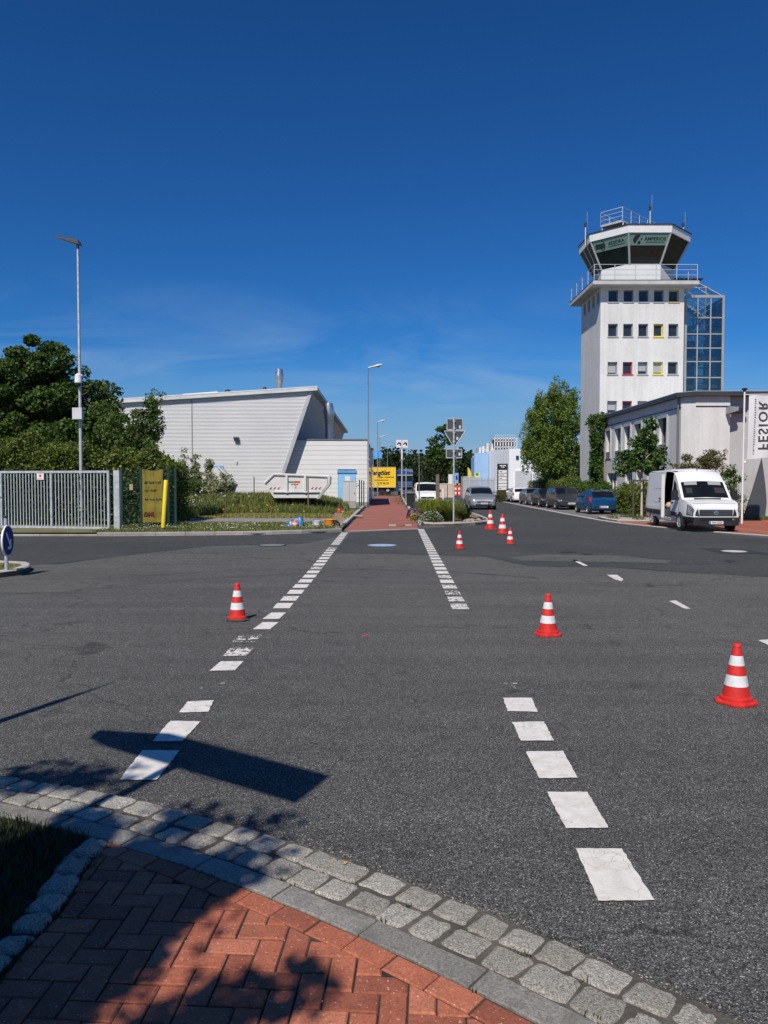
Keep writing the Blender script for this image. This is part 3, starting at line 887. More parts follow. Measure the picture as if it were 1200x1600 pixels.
# small litter: pebbles, a yellow leaf
PEB = M('pebble', (0.5, 0.48, 0.44), 0.8, var=0.2)
for i in range(14):
    p = G(rnd.uniform(60, 700), rnd.uniform(1400, 1590), 0.03)
    if p.y > fB(p.x) - 0.3 or p.x < np.interp(p.y, ey, ex): continue
    r = rnd.uniform(0.002, 0.0035)
    MB().lathe([(0.3*r, 0), (r, 0.4*r), (0.8*r, 1.1*r), (0.2*r, 1.5*r)], 6, (p.x, p.y, 0.03)).build('pebble', PEB, pavement, smooth=60)
# weeds and moss in the joints
rng = np.random.default_rng(44)
jp = []
for k in range(70):
    s_ = rng.uniform(0, acc); q_ = EG(s_, rng.choice([-.012, .0, .005])); jp.append(q_)
for k in range(26):
    jp.append(B(np.interp(rng.uniform(-2.4, 1.0), bx, bs), rng.choice([0.003, 0.003, -KW, 0.167, 0.33])))
pts_ = np.array([[q_.x + rng.normal()*.012, q_.y + rng.normal()*.012, .022] for q_ in jp for _ in range(9)])
v, f, t = blades(rng, pts_, .028, .005, .9)
o = link(bpy.data.objects.new('joint_weeds', tri_mesh('joint_weeds', v, f, GRASS_DARK, t)), pavement); o['kind'] = 'stuff'
# grit swept against the setts
gm = MB()
for k in range(420):
    b_ = B(np.interp(rng.uniform(-2.6, 1.9), bx, bs), 0.335 + abs(rng.normal()) * .05); r_ = rng.uniform(.002, .006)
    gm.lathe([(r_*.4, 0), (r_, r_*.5), (r_*.3, r_*1.1)], 5, (b_.x, b_.y, .001))
o = gm.build('grit', M('grit', (0.30, 0.28, 0.25), .9, var=.4, vs_=30), road); o['kind'] = 'stuff'
p = G(539, 1349, 0.04)
lf = MB(); lf.face([(p.x-.012, p.y-.006, .040), (p.x+.002, p.y-.014, .043), (p.x+.016, p.y+.004, .047), (p.x+.002, p.y+.014, .044)])
tag(lf.build('leaf', M('fallen_leaf', (0.55, 0.33, 0.10), 0.7)), 'small fallen yellow leaf on a granite sett', 'leaf')
# ------------------------------------------------------------------ verge and kerb on the far left side
KP = [G(*p) for p in [(-300, 838), (0, 838), (200, 838), (400, 836), (500, 833), (545, 830.5)]]
def yk(x): return float(np.interp(x, [p.x for p in KP], [p.y for p in KP]))
def sm(a, b, x):
    t = min(1, max(0, (x - a) / (b - a))); return t*t*(3-2*t)
def hz(x, y): return 0.13 + 0.62 * sm(40.5, 47, y) * sm(-1.8, -5.5, x)
xs = np.concatenate([np.linspace(-70, -24, 6), np.linspace(-22, -1.62, 22)])
mb = MB(); rows = 26
vv = []
for x in xs:
    y0 = yk(x) + 0.16
    for j in range(rows):
        t = j / (rows - 1); y_ = y0 + (120 - y0) * t ** 2.2
        vv.append((x, y_, hz(x, y_) if j else 0.12))
ff = [[i*rows+j, (i+1)*rows+j, (i+1)*rows+j+1, i*rows+j+1] for i in range(len(xs)-1) for j in range(rows-1)]
mb.add(vv, ff)
verge = tag(mb.build('verge', SOIL2, smooth=60), kind='structure')
KERB = M('kerb_concrete', (0.36, 0.335, 0.31), 0.9, var=0.18, vs_=2.5, fine=0.2, fs=30, rand=0.22)
mb = MB()
for i in range(len(KP)-1): 
    a, b = KP[i], KP[i+1]
    mb.face([(a.x, a.y+.03, .05), (b.x, b.y+.03, .05), (b.x, b.y+.2, .05), (a.x, a.y+.2, .05)])
kerb = tag(mb.build('kerb', JOINT), kind='structure')
def kerb_stone(parent, a, b, z1=0.135, w=0.15, mat=None, z0=-0.02):
    a, b = Vector(a), Vector(b); t = (b - a).normalized(); n = Vector((-t.y, t.x)) * w
    a2, b2 = a + t*0.006, b - t*0.006
    ch = n * 0.15
    sec = lambda p: [(p.x, p.y, z0), (p.x + n.x, p.y + n.y, z0), (p.x + n.x, p.y + n.y, z1), (p.x + ch.x, p.y + ch.y, z1), (p.x, p.y, z1 - 0.025)]
    A_, B_ = sec(a2), sec(b2)
    m_ = MB(); m_.add(A_ + B_, [[0, 1, 2, 3, 4][::-1], [5, 6, 7, 8, 9]] + [[i, (i+1) % 5, 5+(i+1) % 5, 5+i] for i in range(5)])
    return m_.build('kerb_stone', mat or KERB, parent)
x = -17.0
while x < -1.75:
    x2 = min(x + 1.0, -1.6)
    kerb_stone(kerb, (x, yk(x)), (x2, yk(x2)), 0.135 if x > -10.3 else 0.07)
    x = x2
# grey footpath crossing the verge
mb = MB().face([(-30, 33.6, .148), (-1.6, 33.0, .148), (-1.6, 37.3, .148), (-30, 38.6, .148)])
tag(mb.build('footpath', M('footpath_grey', (0.25, 0.235, 0.22), 0.9, var=0.15, vs_=0.8, fine=0.15, fs=30, space='World')), kind='structure')

# ------------------------------------------------------------------ red brick path straight ahead
PATH = brick_mat('path_bricks', (0.44, 0.150, 0.105), (0.37, 0.125, 0.085), (0.22, 0.12, 0.09))
mb = MB().face([(-1.56, 29.35, .012), (1.36, 31.0, .012), (1.46, 34, .045), (1.5, 46, .045), (1.75, 75, .045), (2.3, 112, .045), (-1.15, 112, .045), (-1.25, 60, .045), (-1.45, 34, .045)])
path = tag(mb.build('brick_path', PATH), kind='structure')
strip = M('edging_concrete', (0.46, 0.43, 0.39), 0.9, var=0.12)
mb = MB().prism([(-1.62, 29.28), (1.40, 30.95), (1.36, 31.06), (-1.62, 29.42)], -.02, .02)
mb.build('edging_strip', strip, path)
def long_kerb(pts, w, z1, name, parent):
    for a, b in zip(pts[:-1], pts[1:]):
        L = (Vector(b) - Vector(a)).length; n = max(1, round(L / 1.0)) if a[1] < 46 else 1
        for i in range(n):
            p = Vector(a).lerp(Vector(b), i/n); q = Vector(a).lerp(Vector(b), (i+1)/n)
            kerb_stone(parent, p, q, z1, w, strip)
long_kerb([(-1.45, 60), (-1.62, 34), (-1.78, 30.3), (-1.8, 29.6)], -0.16, 0.16, 'k', path)
long_kerb([(2.5, 112), (1.9, 75), (1.62, 46), (1.58, 34)], 0.16, 0.15, 'k', path)
# cover plates set into the path
for i, (a, b) in enumerate([(608, 619), (619.5, 631), (632, 641)]):
    p, q = G(a, 822.5, .045), G(b, 818, .045)
    MB().box(p.x, q.x, 32.6, 33.6, .03, .052).build('cover_plate', CONC if i != 1 else PATH, path)

# ------------------------------------------------------------------ planted island by the street sign
isl = [(1.62, 34.2), (1.72, 33.2), (2.1, 32.7), (3.0, 32.9), (4.0, 33.7), (4.75, 34.8), (5.0, 36.2), (5.1, 40), (5.15, 52), (1.7, 52)]
mb = MB().prism([(p[0], p[1]) for p in isl], -0.02, 0.11)
island = tag(mb.build('planted_island', M('planter_soil', (0.20, 0.15, 0.10), 0.95, var=0.4, vs_=3, fine=0.3, fs=30, space='World')), kind='structure')
for a, b in zip(isl[:-2], isl[1:-1]):
    L = (Vector(b)-Vector(a)).length; n = max(1, round(L/0.9))
    for i in range(n):
        kerb_stone(island, Vector(a).lerp(Vector(b), i/n), Vector(a).lerp(Vector(b), (i+1)/n), 0.17, 0.14, strip)

# ------------------------------------------------------------------ right-hand side: pavement, parking strip, gravel bed
RK = [(40, 23.5), (24, 24.6), (16.2, 25.9), (13.4, 26.9), (12.2, 29.6), (11.4, 32.6), (10.85, 35.2), (10.7, 38), (10.85, 46), (11.2, 60), (11.7, 75), (12.2, 95)]
pav_mat = brick_mat('pavement_bricks', (0.45, 0.125, 0.065), (0.39, 0.105, 0.056), (0.20, 0.10, 0.07), rot=0.5)
mb = MB().face([(p[0], p[1], .016) for p in RK[:7]] + [(10.9, 36.6, .016), (14.1, 37.6, .016), (15.4, 37.6, .016), (15.4, 39.9, .016), (40, 39.9, .016)])
pav_r = tag(mb.build('pavement_red', pav_mat), kind='structure')
GREYP = M('parking_paving', (0.17, 0.165, 0.16), 0.9, var=0.14, vs_=0.7, fine=0.25, fs=25, space='World')
mb = MB().face([(10.9, 40.2, .012), (11.2, 60, .012), (11.7, 75, .012), (12.2, 95, .012), (15.3, 95, .012), (13.9, 75, .012), (13.9, 40.2, .012)])
tag(mb.build('parking_strip', GREYP), kind='structure')
mb = MB()
kr = tag(MB().face([(p[0] + .02, p[1] + .02, .009) for p in RK] + [(p[0] + .16, p[1] + .1, .009) for p in RK[::-1]]).build('kerb_line', strip), kind='structure')
for a, b in zip(RK[:-1], RK[1:]):
    L = (Vector(b)-Vector(a)).length; n = max(1, round(L/1.0)) if a[1] < 50 else 2
    for i in range(n):
        kerb_stone(kr, Vector(b).lerp(Vector(a), i/n), Vector(b).lerp(Vector(a), (i+1)/n), 0.03, 0.14, strip)
# a second pale line on the pavement behind the van
q = [G(1140, 824, .02), G(1200, 831, .02), G(1260, 838, .02)]
mb = MB()
for a, b in zip(q[:-1], q[1:]): mb.face([(a.x, a.y, .021), (b.x, b.y, .021), (b.x + .05, b.y + .3, .021), (a.x + .05, a.y + .3, .021)])
mb.build('edging_strip', strip, pav_r)
bedp = [(11.05, 36.4), (12.6, 36.0), (13.6, 36.4), (13.9, 38.0), (13.8, 40.4), (12.4, 41.2), (11.2, 40.2), (10.98, 38)]
mb = MB().prism(bedp, -.02, 0.09)
GRAVEL = M('gravel_light', (0.47, 0.40, 0.31), 0.95, var=0.25, vs_=6, fine=0.4, fs=25, bmp=0.8, bs=30, space='World')
gbed = tag(mb.build('gravel_bed', GRAVEL), kind='structure')
for a, b in zip(bedp, bedp[1:] + bedp[:1]):
    kerb_stone(gbed, a, b, 0.12, 0.12, strip)
mb = MB().face([(15.6, 38.6, .03), (30, 38.6, .03), (30, 40.1, .03), (15.6, 40.1, .03)])
tag(mb.build('lawn_strip', SOIL2), kind='structure')
mb = MB().face([(13.95, 41, .03), (15.5, 41, .03), (15.5, 100, .03), (13.95, 100, .03)])
tag(mb.build('bed_soil', M('dark_soil2', (0.06, 0.05, 0.035), 0.95, var=0.3)), kind='structure')

# ------------------------------------------------------------------ building helper: a wall with real openings
def wall(mb, x0, x1, z0, z1, holes, th, T):
    """holes: (a,b,c,d) = x from a to b, z from c to d; T maps (x, depth, z) to a point"""
    X = sorted({x0, x1} | {h[0] for h in holes} | {h[1] for h in holes})
    Zs = sorted({z0, z1} | {h[2] for h in holes} | {h[3] for h in holes})
    for a, b in zip(X[:-1], X[1:]):
        for c, d in zip(Zs[:-1], Zs[1:]):
            mx, mz = (a+b)/2, (c+d)/2
            if any(h[0] < mx < h[1] and h[2] < mz < h[3] for h in holes): continue
            mb.face([T(a, 0, c), T(b, 0, c), T(b, 0, d), T(a, 0, d)])
    for a, b, c, d in holes:
        mb.face([T(a, 0, c), T(a, 0, d), T(a, th, d), T(a, th, c)]); mb.face([T(b, 0, c), T(b, th, c), T(b, th, d), T(b, 0, d)])
        mb.face([T(a, 0, c), T(a, th, c), T(b, th, c), T(b, 0, c)]); mb.face([T(a, 0, d), T(b, 0, d), T(b, th, d), T(a, th, d)])
    return mb
def bx_T(mb, T, a, b, y0, y1, c, d):
    pts = [T(a, y0, c), T(b, y0, c), T(b, y1, c), T(a, y1, c), T(a, y0, d), T(b, y0, d), T(b, y1, d), T(a, y1, d)]
    mb.add(pts, [[0,3,2,1],[4,5,6,7],[0,1,5,4],[1,2,6,5],[2,3,7,6],[3,0,4,7]])
def window(root, T, a, b, c, d, th, frame_mat, glass, fw=0.07, sill=True, mull=0, label=None, sill_mat=None, blind=None):
    m = MB()
    y0, y1 = th * 0.55, th * 0.9
    bx_T(m, T, a+.004, a+fw, y0, y1, c+.004, d-.004); bx_T(m, T, b-fw, b-.004, y0, y1, c+.004, d-.004)
    bx_T(m, T, a+fw, b-fw, y0, y1, c+.004, c+fw); bx_T(m, T, a+fw, b-fw, y0, y1, d-fw, d-.004)
    for i in range(mull):
        xm = a + (b-a)*(i+1)/(mull+1); bx_T(m, T, xm-fw*.4, xm+fw*.4, y0, y1, c+fw, d-fw)
    w_ = m.build('window', frame_mat, root)
    if label: w_['label'] = label
    g_ = MB(); bx_T(g_, T, a+fw*.6, b-fw*.6, y1-.02, y1-.005, c+fw*.6, d-fw*.6)
    g_.build('pane', glass, w_)
    if blind:
        q = MB(); bx_T(q, T, a+fw, b-fw, y1-.035, y1-.025, d-fw-(d-c-2*fw)*blind, d-fw); q.build('blind', BLIND, w_)
    if sill:
        q = MB(); bx_T(q, T, a-.06, b+.06, -.06, th*.55, c-.06, c-.002); q.build('sill', sill_mat or ALU, w_)
    return w_
BLIND = M('grey_blind', (0.34, 0.36, 0.38), 0.7, var=0.05)

# ------------------------------------------------------------------ control tower
TX0, TX1, TY0, TY1 = 15.62, 21.65, 56.0, 61.4
ZS = 15.95                                          # underside of gallery slab
tower = thing('control_tower', 'white rendered control tower with glazed octagonal cab and railed gallery', 'tower', (TX0, TY0, 0))
W_T, D_T = TX1 - TX0, TY1 - TY0
wx = [(PX(a, 56) - TX0, PX(b, 56) - TX0) for a, b in ((947.5, 962.5), (971, 986), (994.5, 1009.5), (1018, 1033), (1041, 1056.5))]
rowz = [(PZ(472, 56), PZ(453, 56)), (PZ(526, 56), PZ(506, 56)), (PZ(585, 56), PZ(565.5, 56)), (PZ(646, 56), PZ(626.5, 56)), (PZ(706, 56), PZ(687, 56))]
holesF = [(a, b, c, d) for c, d in rowz for a, b in wx]
TF = lambda x, y, z: (x, y, z)
TLf = lambda x, y, z: (y, x, z)                     # left face: x runs back, depth goes inwards (+x)
lw = [(0.35, 1.0), (1.6, 2.25), (2.85, 3.5), (4.1, 4.75)]
holesL = [(a, b, rowz[0][0], rowz[0][1]) for a, b in lw]
mb = MB()
wall(mb, 0, W_T, 0, ZS, holesF, 0.28, TF)
wall(mb, 0, D_T, 0, ZS, holesL, 0.28, TLf)
mb.face([(W_T, 0, 0), (W_T, D_T, 0), (W_T, D_T, ZS), (W_T, 0, ZS)]); mb.face([(0, D_T, 0), (W_T, D_T, 0), (W_T, D_T, ZS), (0, D_T, ZS)])
mb.build('wall', RENDER, tower)
mb = MB(); mb.box(0.6, W_T-.2, 0.6, D_T-.2, 0.1, ZS-.1); mb.build('core', M('dark_room', (0.03, 0.032, 0.035), 0.8), tower)
YEL_F = M('frame_yellow', (0.72, 0.62, 0.03), 0.5); RED_F = M('frame_red', (0.50, 0.02, 0.05), 0.5); OCH_F = M('frame_ochre', (0.55, 0.40, 0.12), 0.5)
FR_G = M('frame_grey', (0.20, 0.21, 0.22), 0.5)
for r_, (c, d) in enumerate(rowz):
    for i, (a, b) in enumerate(wx):
        fm, lb = FR_G, None
        if (r_, i) in ((1, 3), (2, 3)): fm, lb = YEL_F, 'yellow window frame'
        if (r_, i) in ((2, 1), (3, 1)): fm, lb = RED_F, 'red window frame'
        if (r_, i) == (0, 4): fm, lb = OCH_F, 'ochre window frame'
        window(tower, TF, a, b, c, d, 0.28, fm, GLASS, 0.075, True, 0, lb, sill_mat=fm if lb else ALU, blind=0.9 if (r_, i) in ((2, 0), (2, 3)) else (0.75 if (r_, i) in ((2, 2), (3, 2), (3, 0)) else None))
for a, b in lw: window(tower, TLf, a, b, rowz[0][0], rowz[0][1], 0.28, FR_G, GLASS, 0.07)
# gallery slab with railing
SX0, SX1, SY0, SY1 = 14.82 - TX0, 22.35 - TX0, 55.1 - TY0, 62.0 - TY0
mb = MB(); mb.box(SX0, SX1, SY0, SY1, ZS, ZS + 0.28); mb.build('gallery_slab', M('slab_white', (0.46, 0.46, 0.45), 0.85, var=0.12), tower)
mb = MB(); mb.box(SX0-.02, SX1+.02, SY0-.02, SY1+.02, ZS+.28, ZS+.31); mb.build('slab_edge_sheet', DARKM, tower)
zr = ZS + 0.31
def railing(root, pts, zb, h, rails, r=0.03, step=1.6, mat=None, closed=False, name='railing'):
    m = MB()
    for k in range(rails):
        z = zb + h * (k+1) / rails
        m.tube([(p[0], p[1], z) for p in pts], r if k == rails-1 else r*.7, 6)
    o = m.build(name, mat or GALV, root, smooth=50)
    for a, b in zip(pts[:-1], pts[1:]):
        L = (Vector(b)-Vector(a)).length; n = max(1, round(L/step))
        for i in range(n + 1):
            p = Vector(a).lerp(Vector(b), i/n)
            if i == n and b != pts[-1]: continue
            MB().tube([(p.x, p.y, zb - .05), (p.x, p.y, zb + h)], r, 6).build('post', mat or GALV, o)
    return o
RAILM = M('rail_paint', (0.55, 0.56, 0.57), 0.4, 0.4, var=0.06)
railing(tower, [(SX0+.1, SY1-.2), (SX0+.1, SY0+.1), (SX1-.1, SY0+.1), (SX1-.1, SY1-.2)], zr, 1.1, 3, 0.026, 1.5, RAILM)
# octagonal cab
OC = Vector((18.87 - TX0, 58.95 - TY0))
def octo(ap, z): 
    Rr = ap / math.cos(math.pi/8)
    return [Vector((OC.x + Rr * math.cos(-math.pi/2 - math.pi/8 + k*math.pi/4), OC.y + Rr * math.sin(-math.pi/2 - math.pi/8 + k*math.pi/4), z)) for k in range(8)]
zP, zG, zT = PZ(412.5, 56.25), PZ(363.5, 55.3), PZ(351.5, 55.3)
lo0, lo1 = octo(2.72, zr), octo(2.72, zP)
mb = MB()
for k in range(8): mb.face([lo0[k], lo0[(k+1) % 8], lo1[(k+1) % 8], lo1[k]])
mb.face(lo1); mb.build('parapet', M('cab_panel', (0.66, 0.67, 0.66), 0.6, var=0.05), tower)
CABG = glass_dark('cab_glass', (0.014, 0.020, 0.019), 0.03, 0.30)
BAN = M('teal_banner', (0.17, 0.30, 0.26), 0.6, var=0.05)
INK = M('banner_ink', (0.012, 0.02, 0.018), 0.6)
ap_lo, ap_hi = 2.70, 3.62
g0, g1 = octo(ap_lo, zP + .02), octo(ap_hi, zG)
for k in range(8):
    a, b, c, d = g0[k], g0[(k+1) % 8], g1[(k+1) % 8], g1[k]
    nrm = (b - a).cross(d - a).normalized()
    if nrm.dot(Vector((a.x - OC.x, a.y - OC.y, 0))) < 0: nrm = -nrm
    w_ = MB().extrude([a, b, c, d], -nrm * 0.03).build('window', CABG, tower)
    MB().tube([g0[k] + Vector((0, 0, -.02)), g1[k]], 0.085, 6).build('mullion', ALU, tower)
    n_sub = 3 if k in (6, 2) else 1
    for i in range(1, n_sub):
        MB().tube([a.lerp(b, i/n_sub) + nrm*.01, d.lerp(c, i/n_sub) + nrm*.01], 0.05, 6).build('mullion', ALU, w_)
    if k in (0, 7):                                    # advertising strips behind the front panes
        t0, t1 = 0.60, 0.985
        q = [a.lerp(d, t0).lerp(b.lerp(c, t0), .03), a.lerp(d, t0).lerp(b.lerp(c, t0), .97), a.lerp(d, t1).lerp(b.lerp(c, t1), .97), a.lerp(d, t1).lerp(b.lerp(c, t1), .03)]
        q = [p + nrm * 0.012 for p in q]
        bn = MB().extrude(q, nrm * 0.008).build('banner', BAN, w_)
        ex_, = [(b - a).normalized()]; up_ = nrm.cross(ex_); up_ = up_ if up_.z > 0 else -up_
        mid = (q[0] + q[1] + q[2] + q[3]) / 4 + nrm * 0.012
        Wd = (q[1] - q[0]).length; Hd = (q[3] - q[0]).length
        M4 = Matrix(((ex_.x, up_.x, nrm.x, 0), (ex_.y, up_.y, nrm.y, 0), (ex_.z, up_.z, nrm.z, 0), (0, 0, 0, 1)))
        def onb(dx, dy): return Matrix.Translation(mid + ex_*dx + up_*dy) @ M4
        word = 'AMPERIOS' if k == 0 else 'ADJORA'
        text(word, Hd*.40, INK, bn, onb(Wd*.18, .03), bold=.008, spacing=1.0)
        lm = MB(); lm.M = onb(0, 0)
        lm.box(Wd*-.08, Wd*.44, -Hd*.24, -Hd*.20, 0, .006)
        if k == 0:                                     # split disc
            cx, rr = -Wd*.31, Hd*.40
            pl = [(cx + rr*math.cos(t), rr*math.sin(t), 0) for t in np.linspace(R(62), R(238), 18)]
            lm.extrude(pl, (0, 0, .006))
            pr = [(cx + .05 + rr*math.cos(t), rr*math.sin(t), 0) for t in np.linspace(R(-98), R(38), 12)]
            lm.extrude([pr[0], pr[3], (cx + rr*.62, -rr*.2, 0), (cx + rr*.1, -rr*.45, 0)], (0, 0, .006))
            lm.extrude([(cx + rr*.9, rr*.45, 0), (cx + rr*.55, rr*.0, 0), (cx + rr*.95, -rr*.05, 0)][::-1], (0, 0, .006))
        else:                                          # wing and ring
            cx, rr = -Wd*.25, Hd*.42
            t = np.linspace(R(-150), R(100), 20)
            for a0, a1 in zip(t[:-1], t[1:]):
                lm.extrude([(cx + rr*.6*math.cos(a0), rr*math.sin(a0), 0), (cx + rr*.6*math.cos(a1), rr*math.sin(a1), 0), (cx + rr*.42*math.cos(a1), rr*.85*math.sin(a1), 0), (cx + rr*.42*math.cos(a0), rr*.85*math.sin(a0), 0)][::-1], (0, 0, .006))
            for j in range(4):
                y_ = Hd*(.14 - .11*j); lm.extrude([(cx - .62 + .0*j, y_ - .03, 0), (cx + .12, y_ - .03, 0), (cx + .16, y_ + .04, 0), (cx - .5, y_ + .04, 0)], (0, 0, .006))
        e = lm.build('emblem', INK, bn); e['kind'] = 'stuff'
f0, f1 = octo(3.70, zG), octo(3.74, zT)
mb = MB()
for k in range(8): mb.face([f0[k], f0[(k+1) % 8], f1[(k+1) % 8], f1[k]])
mb.face(f0); mb.face(f1); mb.build('cab_fascia', M('fascia_white', (0.70, 0.71, 0.70), 0.6, var=0.06, vs_=2), tower)
e0 = octo(3.80, zT); e1 = octo(3.80, zT + .06)
mb = MB()
for k in range(8): mb.face([e0[k], e0[(k+1) % 8], e1[(k+1) % 8], e1[k]])
mb.face(e1); mb.face(e0); mb.build('cab_roof', DARKM, tower)
mb = MB(); i0 = octo(1.9, zr+.3)                         # console block inside the cab
# roof platform turned 45 degrees, with railing
pA, pB, pC = [Vector((x - TX0, y_ - TY0)) for x, y_ in ((16.2, 58.3), (17.45, 57.05), (21.1, 60.6))]
pD = pA + (pC - pB)
zpl = PZ(345, 57.3)
mb = MB().prism([pA, pB, pC, pD], zpl - .15, zpl); mb.build('roof_platform', GALV, tower)
mb = MB()
for p in (pA, pB, pC, pD): mb.tube([(p.x*.95+OC.x*.05, p.y*.95+OC.y*.05, zT), (p.x*.95+OC.x*.05, p.y*.95+OC.y*.05, zpl - .1)], .05, 6)
mb.build('platform_legs', GALV, tower)['kind'] = 'stuff'
railing(tower, [tuple(pA), tuple(pB), tuple(pC), tuple(pD), tuple(pA)], zpl, PZ(323.5, 57.1) - zpl, 3, 0.025, 1.3, RAILM)
def antenna(x, y_, z0, z1):
    m = MB(); m.tube([(x, y_, z0), (x, y_, z1 - .35)], .045, 6); m.build('antenna', RAILM, tower)
    m = MB(); m.lathe([(.05, z1-.36), (.1, z1-.33), (.1, z1-.2), (.06, z1-.17), (.1, z1-.14), (.09, z1-.02), (.03, z1)], 8, (x, y_, 0)); m.build('beacon', BLACKP, tower, smooth=40)
    m = MB(); m.tube([(x + .12, y_, z1 - .4), (x + .12, y_, z1 + .75)], .012, 5); m.build('whip', RAILM, tower)
for px, y_, pt, pb in ((911, 57.6, 347, 384), (1010.5, 56.0, 321, 360), (1062, 58.2, 347, 372)):
    antenna(PX(px, y_) - TX0, y_ - TY0, PZ(pb, y_), PZ(pt, y_))
# glazed stair shaft on the right-hand side
GX0, GX1, GY0, GY1 = PX(1067.5, 57.2) - TX0, PX(1125.5, 57.2) - TX0, 57.2 - TY0, 60.4 - TY0
zS = PZ(463.5, 57.2)
cols = [GX0 + (GX1-GX0)*t for t in (0, .315, .665, 1.0)]
rz = [0.0] + [PZ(p, 57.2) for p in (640, 614, 590, 565, 544, 522, 496.5, 464)]
SHAFT = M('shaft_frame', (0.36, 0.37, 0.365), 0.5, 0.3, var=0.06)
fr = MB()
for x in cols: fr.box(x-.045, x+.045, GY0-.05, GY0+.05, 0, zS)
for x in (GX0, GX1): fr.box(x-.08, x+.08, GY0-.07, GY0+.07, 0, zS+.06); fr.box(x-.06, x+.06, GY1-.06, GY1+.06, 0, zS+1.6)
fr.box(GX0, GX1, GY0-.08, GY0+.08, zS-.1, zS+.1)
for z in rz[1:-1]: fr.box(GX0, GX1, GY0-.045, GY0+.045, z-.04, z+.04); fr.box(GX1-.04, GX1+.04, GY0, GY1, z-.04, z+.04)
topx = GX0 + 1.15
for x, xt in ((GX0 + (GX1-GX0)*.665, GX0 + .9), (GX1, topx + .35)):
    fr.tube([(x, GY0, zS), (xt, GY1 - .9, zS + 1.75)], .05, 6)
fr.tube([(GX0 + .5, GY0 + .8, zS + .85), (GX1 - .7, GY0 + .8, zS + .85)], .035, 6)
for x in cols: fr.box(x-.035, x+.035, GY1-.05, GY1+.03, 0, zS+.5)
for z in rz[1:-1]: fr.box(GX0, GX1, GY1-.05, GY1+.03, z-.04, z+.04)
fr.build('shaft_frame', SHAFT, tower)['kind'] = 'stuff'
for i in range(3):
    for z0, z1 in zip(rz[:-1], rz[1:]):
        MB().box(cols[i]+.04, cols[i+1]-.04, GY0-.008, GY0+.008, z0+.04, z1-.04).build('pane', GLASS_CLEAR, tower)
for z0, z1 in zip(rz[:-1], rz[1:]): MB().box(GX1-.008, GX1+.008, GY0+.06, GY1-.06, z0+.04, z1-.04).build('pane', GLASS_CLEAR, tower)
for z0, z1 in zip(rz[:-1], rz[1:]): MB().box(GX0+.06, GX1-.06, GY1-.008, GY1+.008, z0+.04, z1-.04).build('pane', GLASS_CLEAR, tower)
MB().face([(GX0+.1, GY0, zS+.03), (GX1, GY0, zS+.03), (topx+.35, GY1-.9, zS+1.78), (GX0+.1, GY1-.9, zS+1.78)]).build('sloping_pane', GLASS_CLEAR, tower)
MB().box(GX0-.6, topx+.9, GY1-1.3, GY1+.3, zS+1.78, zS+1.86).build('shaft_roof', DARKM, tower)
LAND = M('stair_concrete', (0.62, 0.63, 0.63), 0.8)
for n_, z in enumerate((PZ(603, 58), PZ(588, 58), PZ(560, 58), PZ(520, 58))):
    MB().box(GX0+.1, GX1-.25, GY0+.25, GY0+1.0, z-.2, z).build('landing', LAND, tower)
zl = [0, PZ(588, 58), PZ(520, 58), PZ(462, 58)]
for n_, (z0, z1) in enumerate(zip(zl[:-1], zl[1:])):
    st = MB(); half = (z0+z1)/2
    for side, (za, zb, xa, xb) in enumerate(((z0, half, GX0+.3, GX1-.4), (half, z1, GX1-.4, GX0+.3))):
        ns = 9
        for i in range(ns):
            x = xa + (xb-xa)*i/ns; z = za + (zb-za)*(i+1)/ns
            yA = GY0 + 1.1 + side*.95
            st.box(min(x, x+(xb-xa)/ns), max(x, x+(xb-xa)/ns), yA, yA+.85, z-.16, z)
        st.tube([(xa, GY0+1.05+side*.95, za+1.0), (xb, GY0+1.05+side*.95, zb+1.0)], .03, 6)
        st.tube([(xa, GY0+1.05+side*.95, za+.55), (xb, GY0+1.05+side*.95, zb+.55)], .02, 6)
    st.build('stair_flight', LAND, tower)['kind'] = 'stuff'
LIFTM = M('lift_wall', (0.13, 0.14, 0.145), 0.6)
MB().box(cols[0]+.1, cols[1]-.1, GY1-.5, GY1-.1, 0, PZ(545, 58)).build('back_panel', M('lift_wall_pale', (0.30, 0.31, 0.315), .6), tower)
MB().box(cols[1]+.1, cols[2]-.05, GY1-.5, GY1-.1, 0, PZ(525, 58)).build('back_panel', LIFTM, tower)

# ------------------------------------------------------------------ two-storey building in front of the tower
LX, LY0, LY1, LZ = 15.6, 40.0, 55.9, PZ(619, 40)
low = thing('office_building', 'low white two storey building with dark flat roof edge behind the van', 'building', (LX, LY0, 0))
TS = lambda x, y, z: (y, x, z)                       # side wall: x runs back along +Y
uz = (PZ(694, 43), PZ(650, 43))
upper = [(2.4, 3.75), (4.5, 5.75), (6.6, 7.85), (8.65, 9.95), (10.55, 11.95), (12.95, 14.05)]
lower = [(2.2, 3.6), (4.6, 5.6), (6.4, 7.6), (8.4, 9.8), (11.6, 13.8)]
hs = [(a, b, uz[0], uz[1]) for a, b in upper] + [(a, b, .35, 2.55) for a, b in lower]
CH = 0.55                                             # bevelled corner
mb = MB()
wall(mb, CH, LY1 - LY0, 0, LZ, hs, 0.3, TS)
mb.face([(0, CH, 0), (CH, 0, 0), (CH, 0, LZ), (0, CH, LZ)])
x_mid = PX(1139, 40) - LX
mb.face([(CH, 0, 0), (x_mid, 0, 0), (x_mid, 0, LZ), (CH, 0, LZ)])
mb.face([(x_mid, 0, 0), (x_mid, .35, 0), (x_mid, .35, LZ), (x_mid, 0, LZ)])
mb.face([(0, LY1-LY0, 0), (14, LY1-LY0, 0), (14, LY1-LY0, LZ), (0, LY1-LY0, LZ)])
mb.build('wall', RENDER, low)
MB().box(x_mid, 14, .30, .6, 0, LZ).build('concrete_wall', RENDER_G, low)
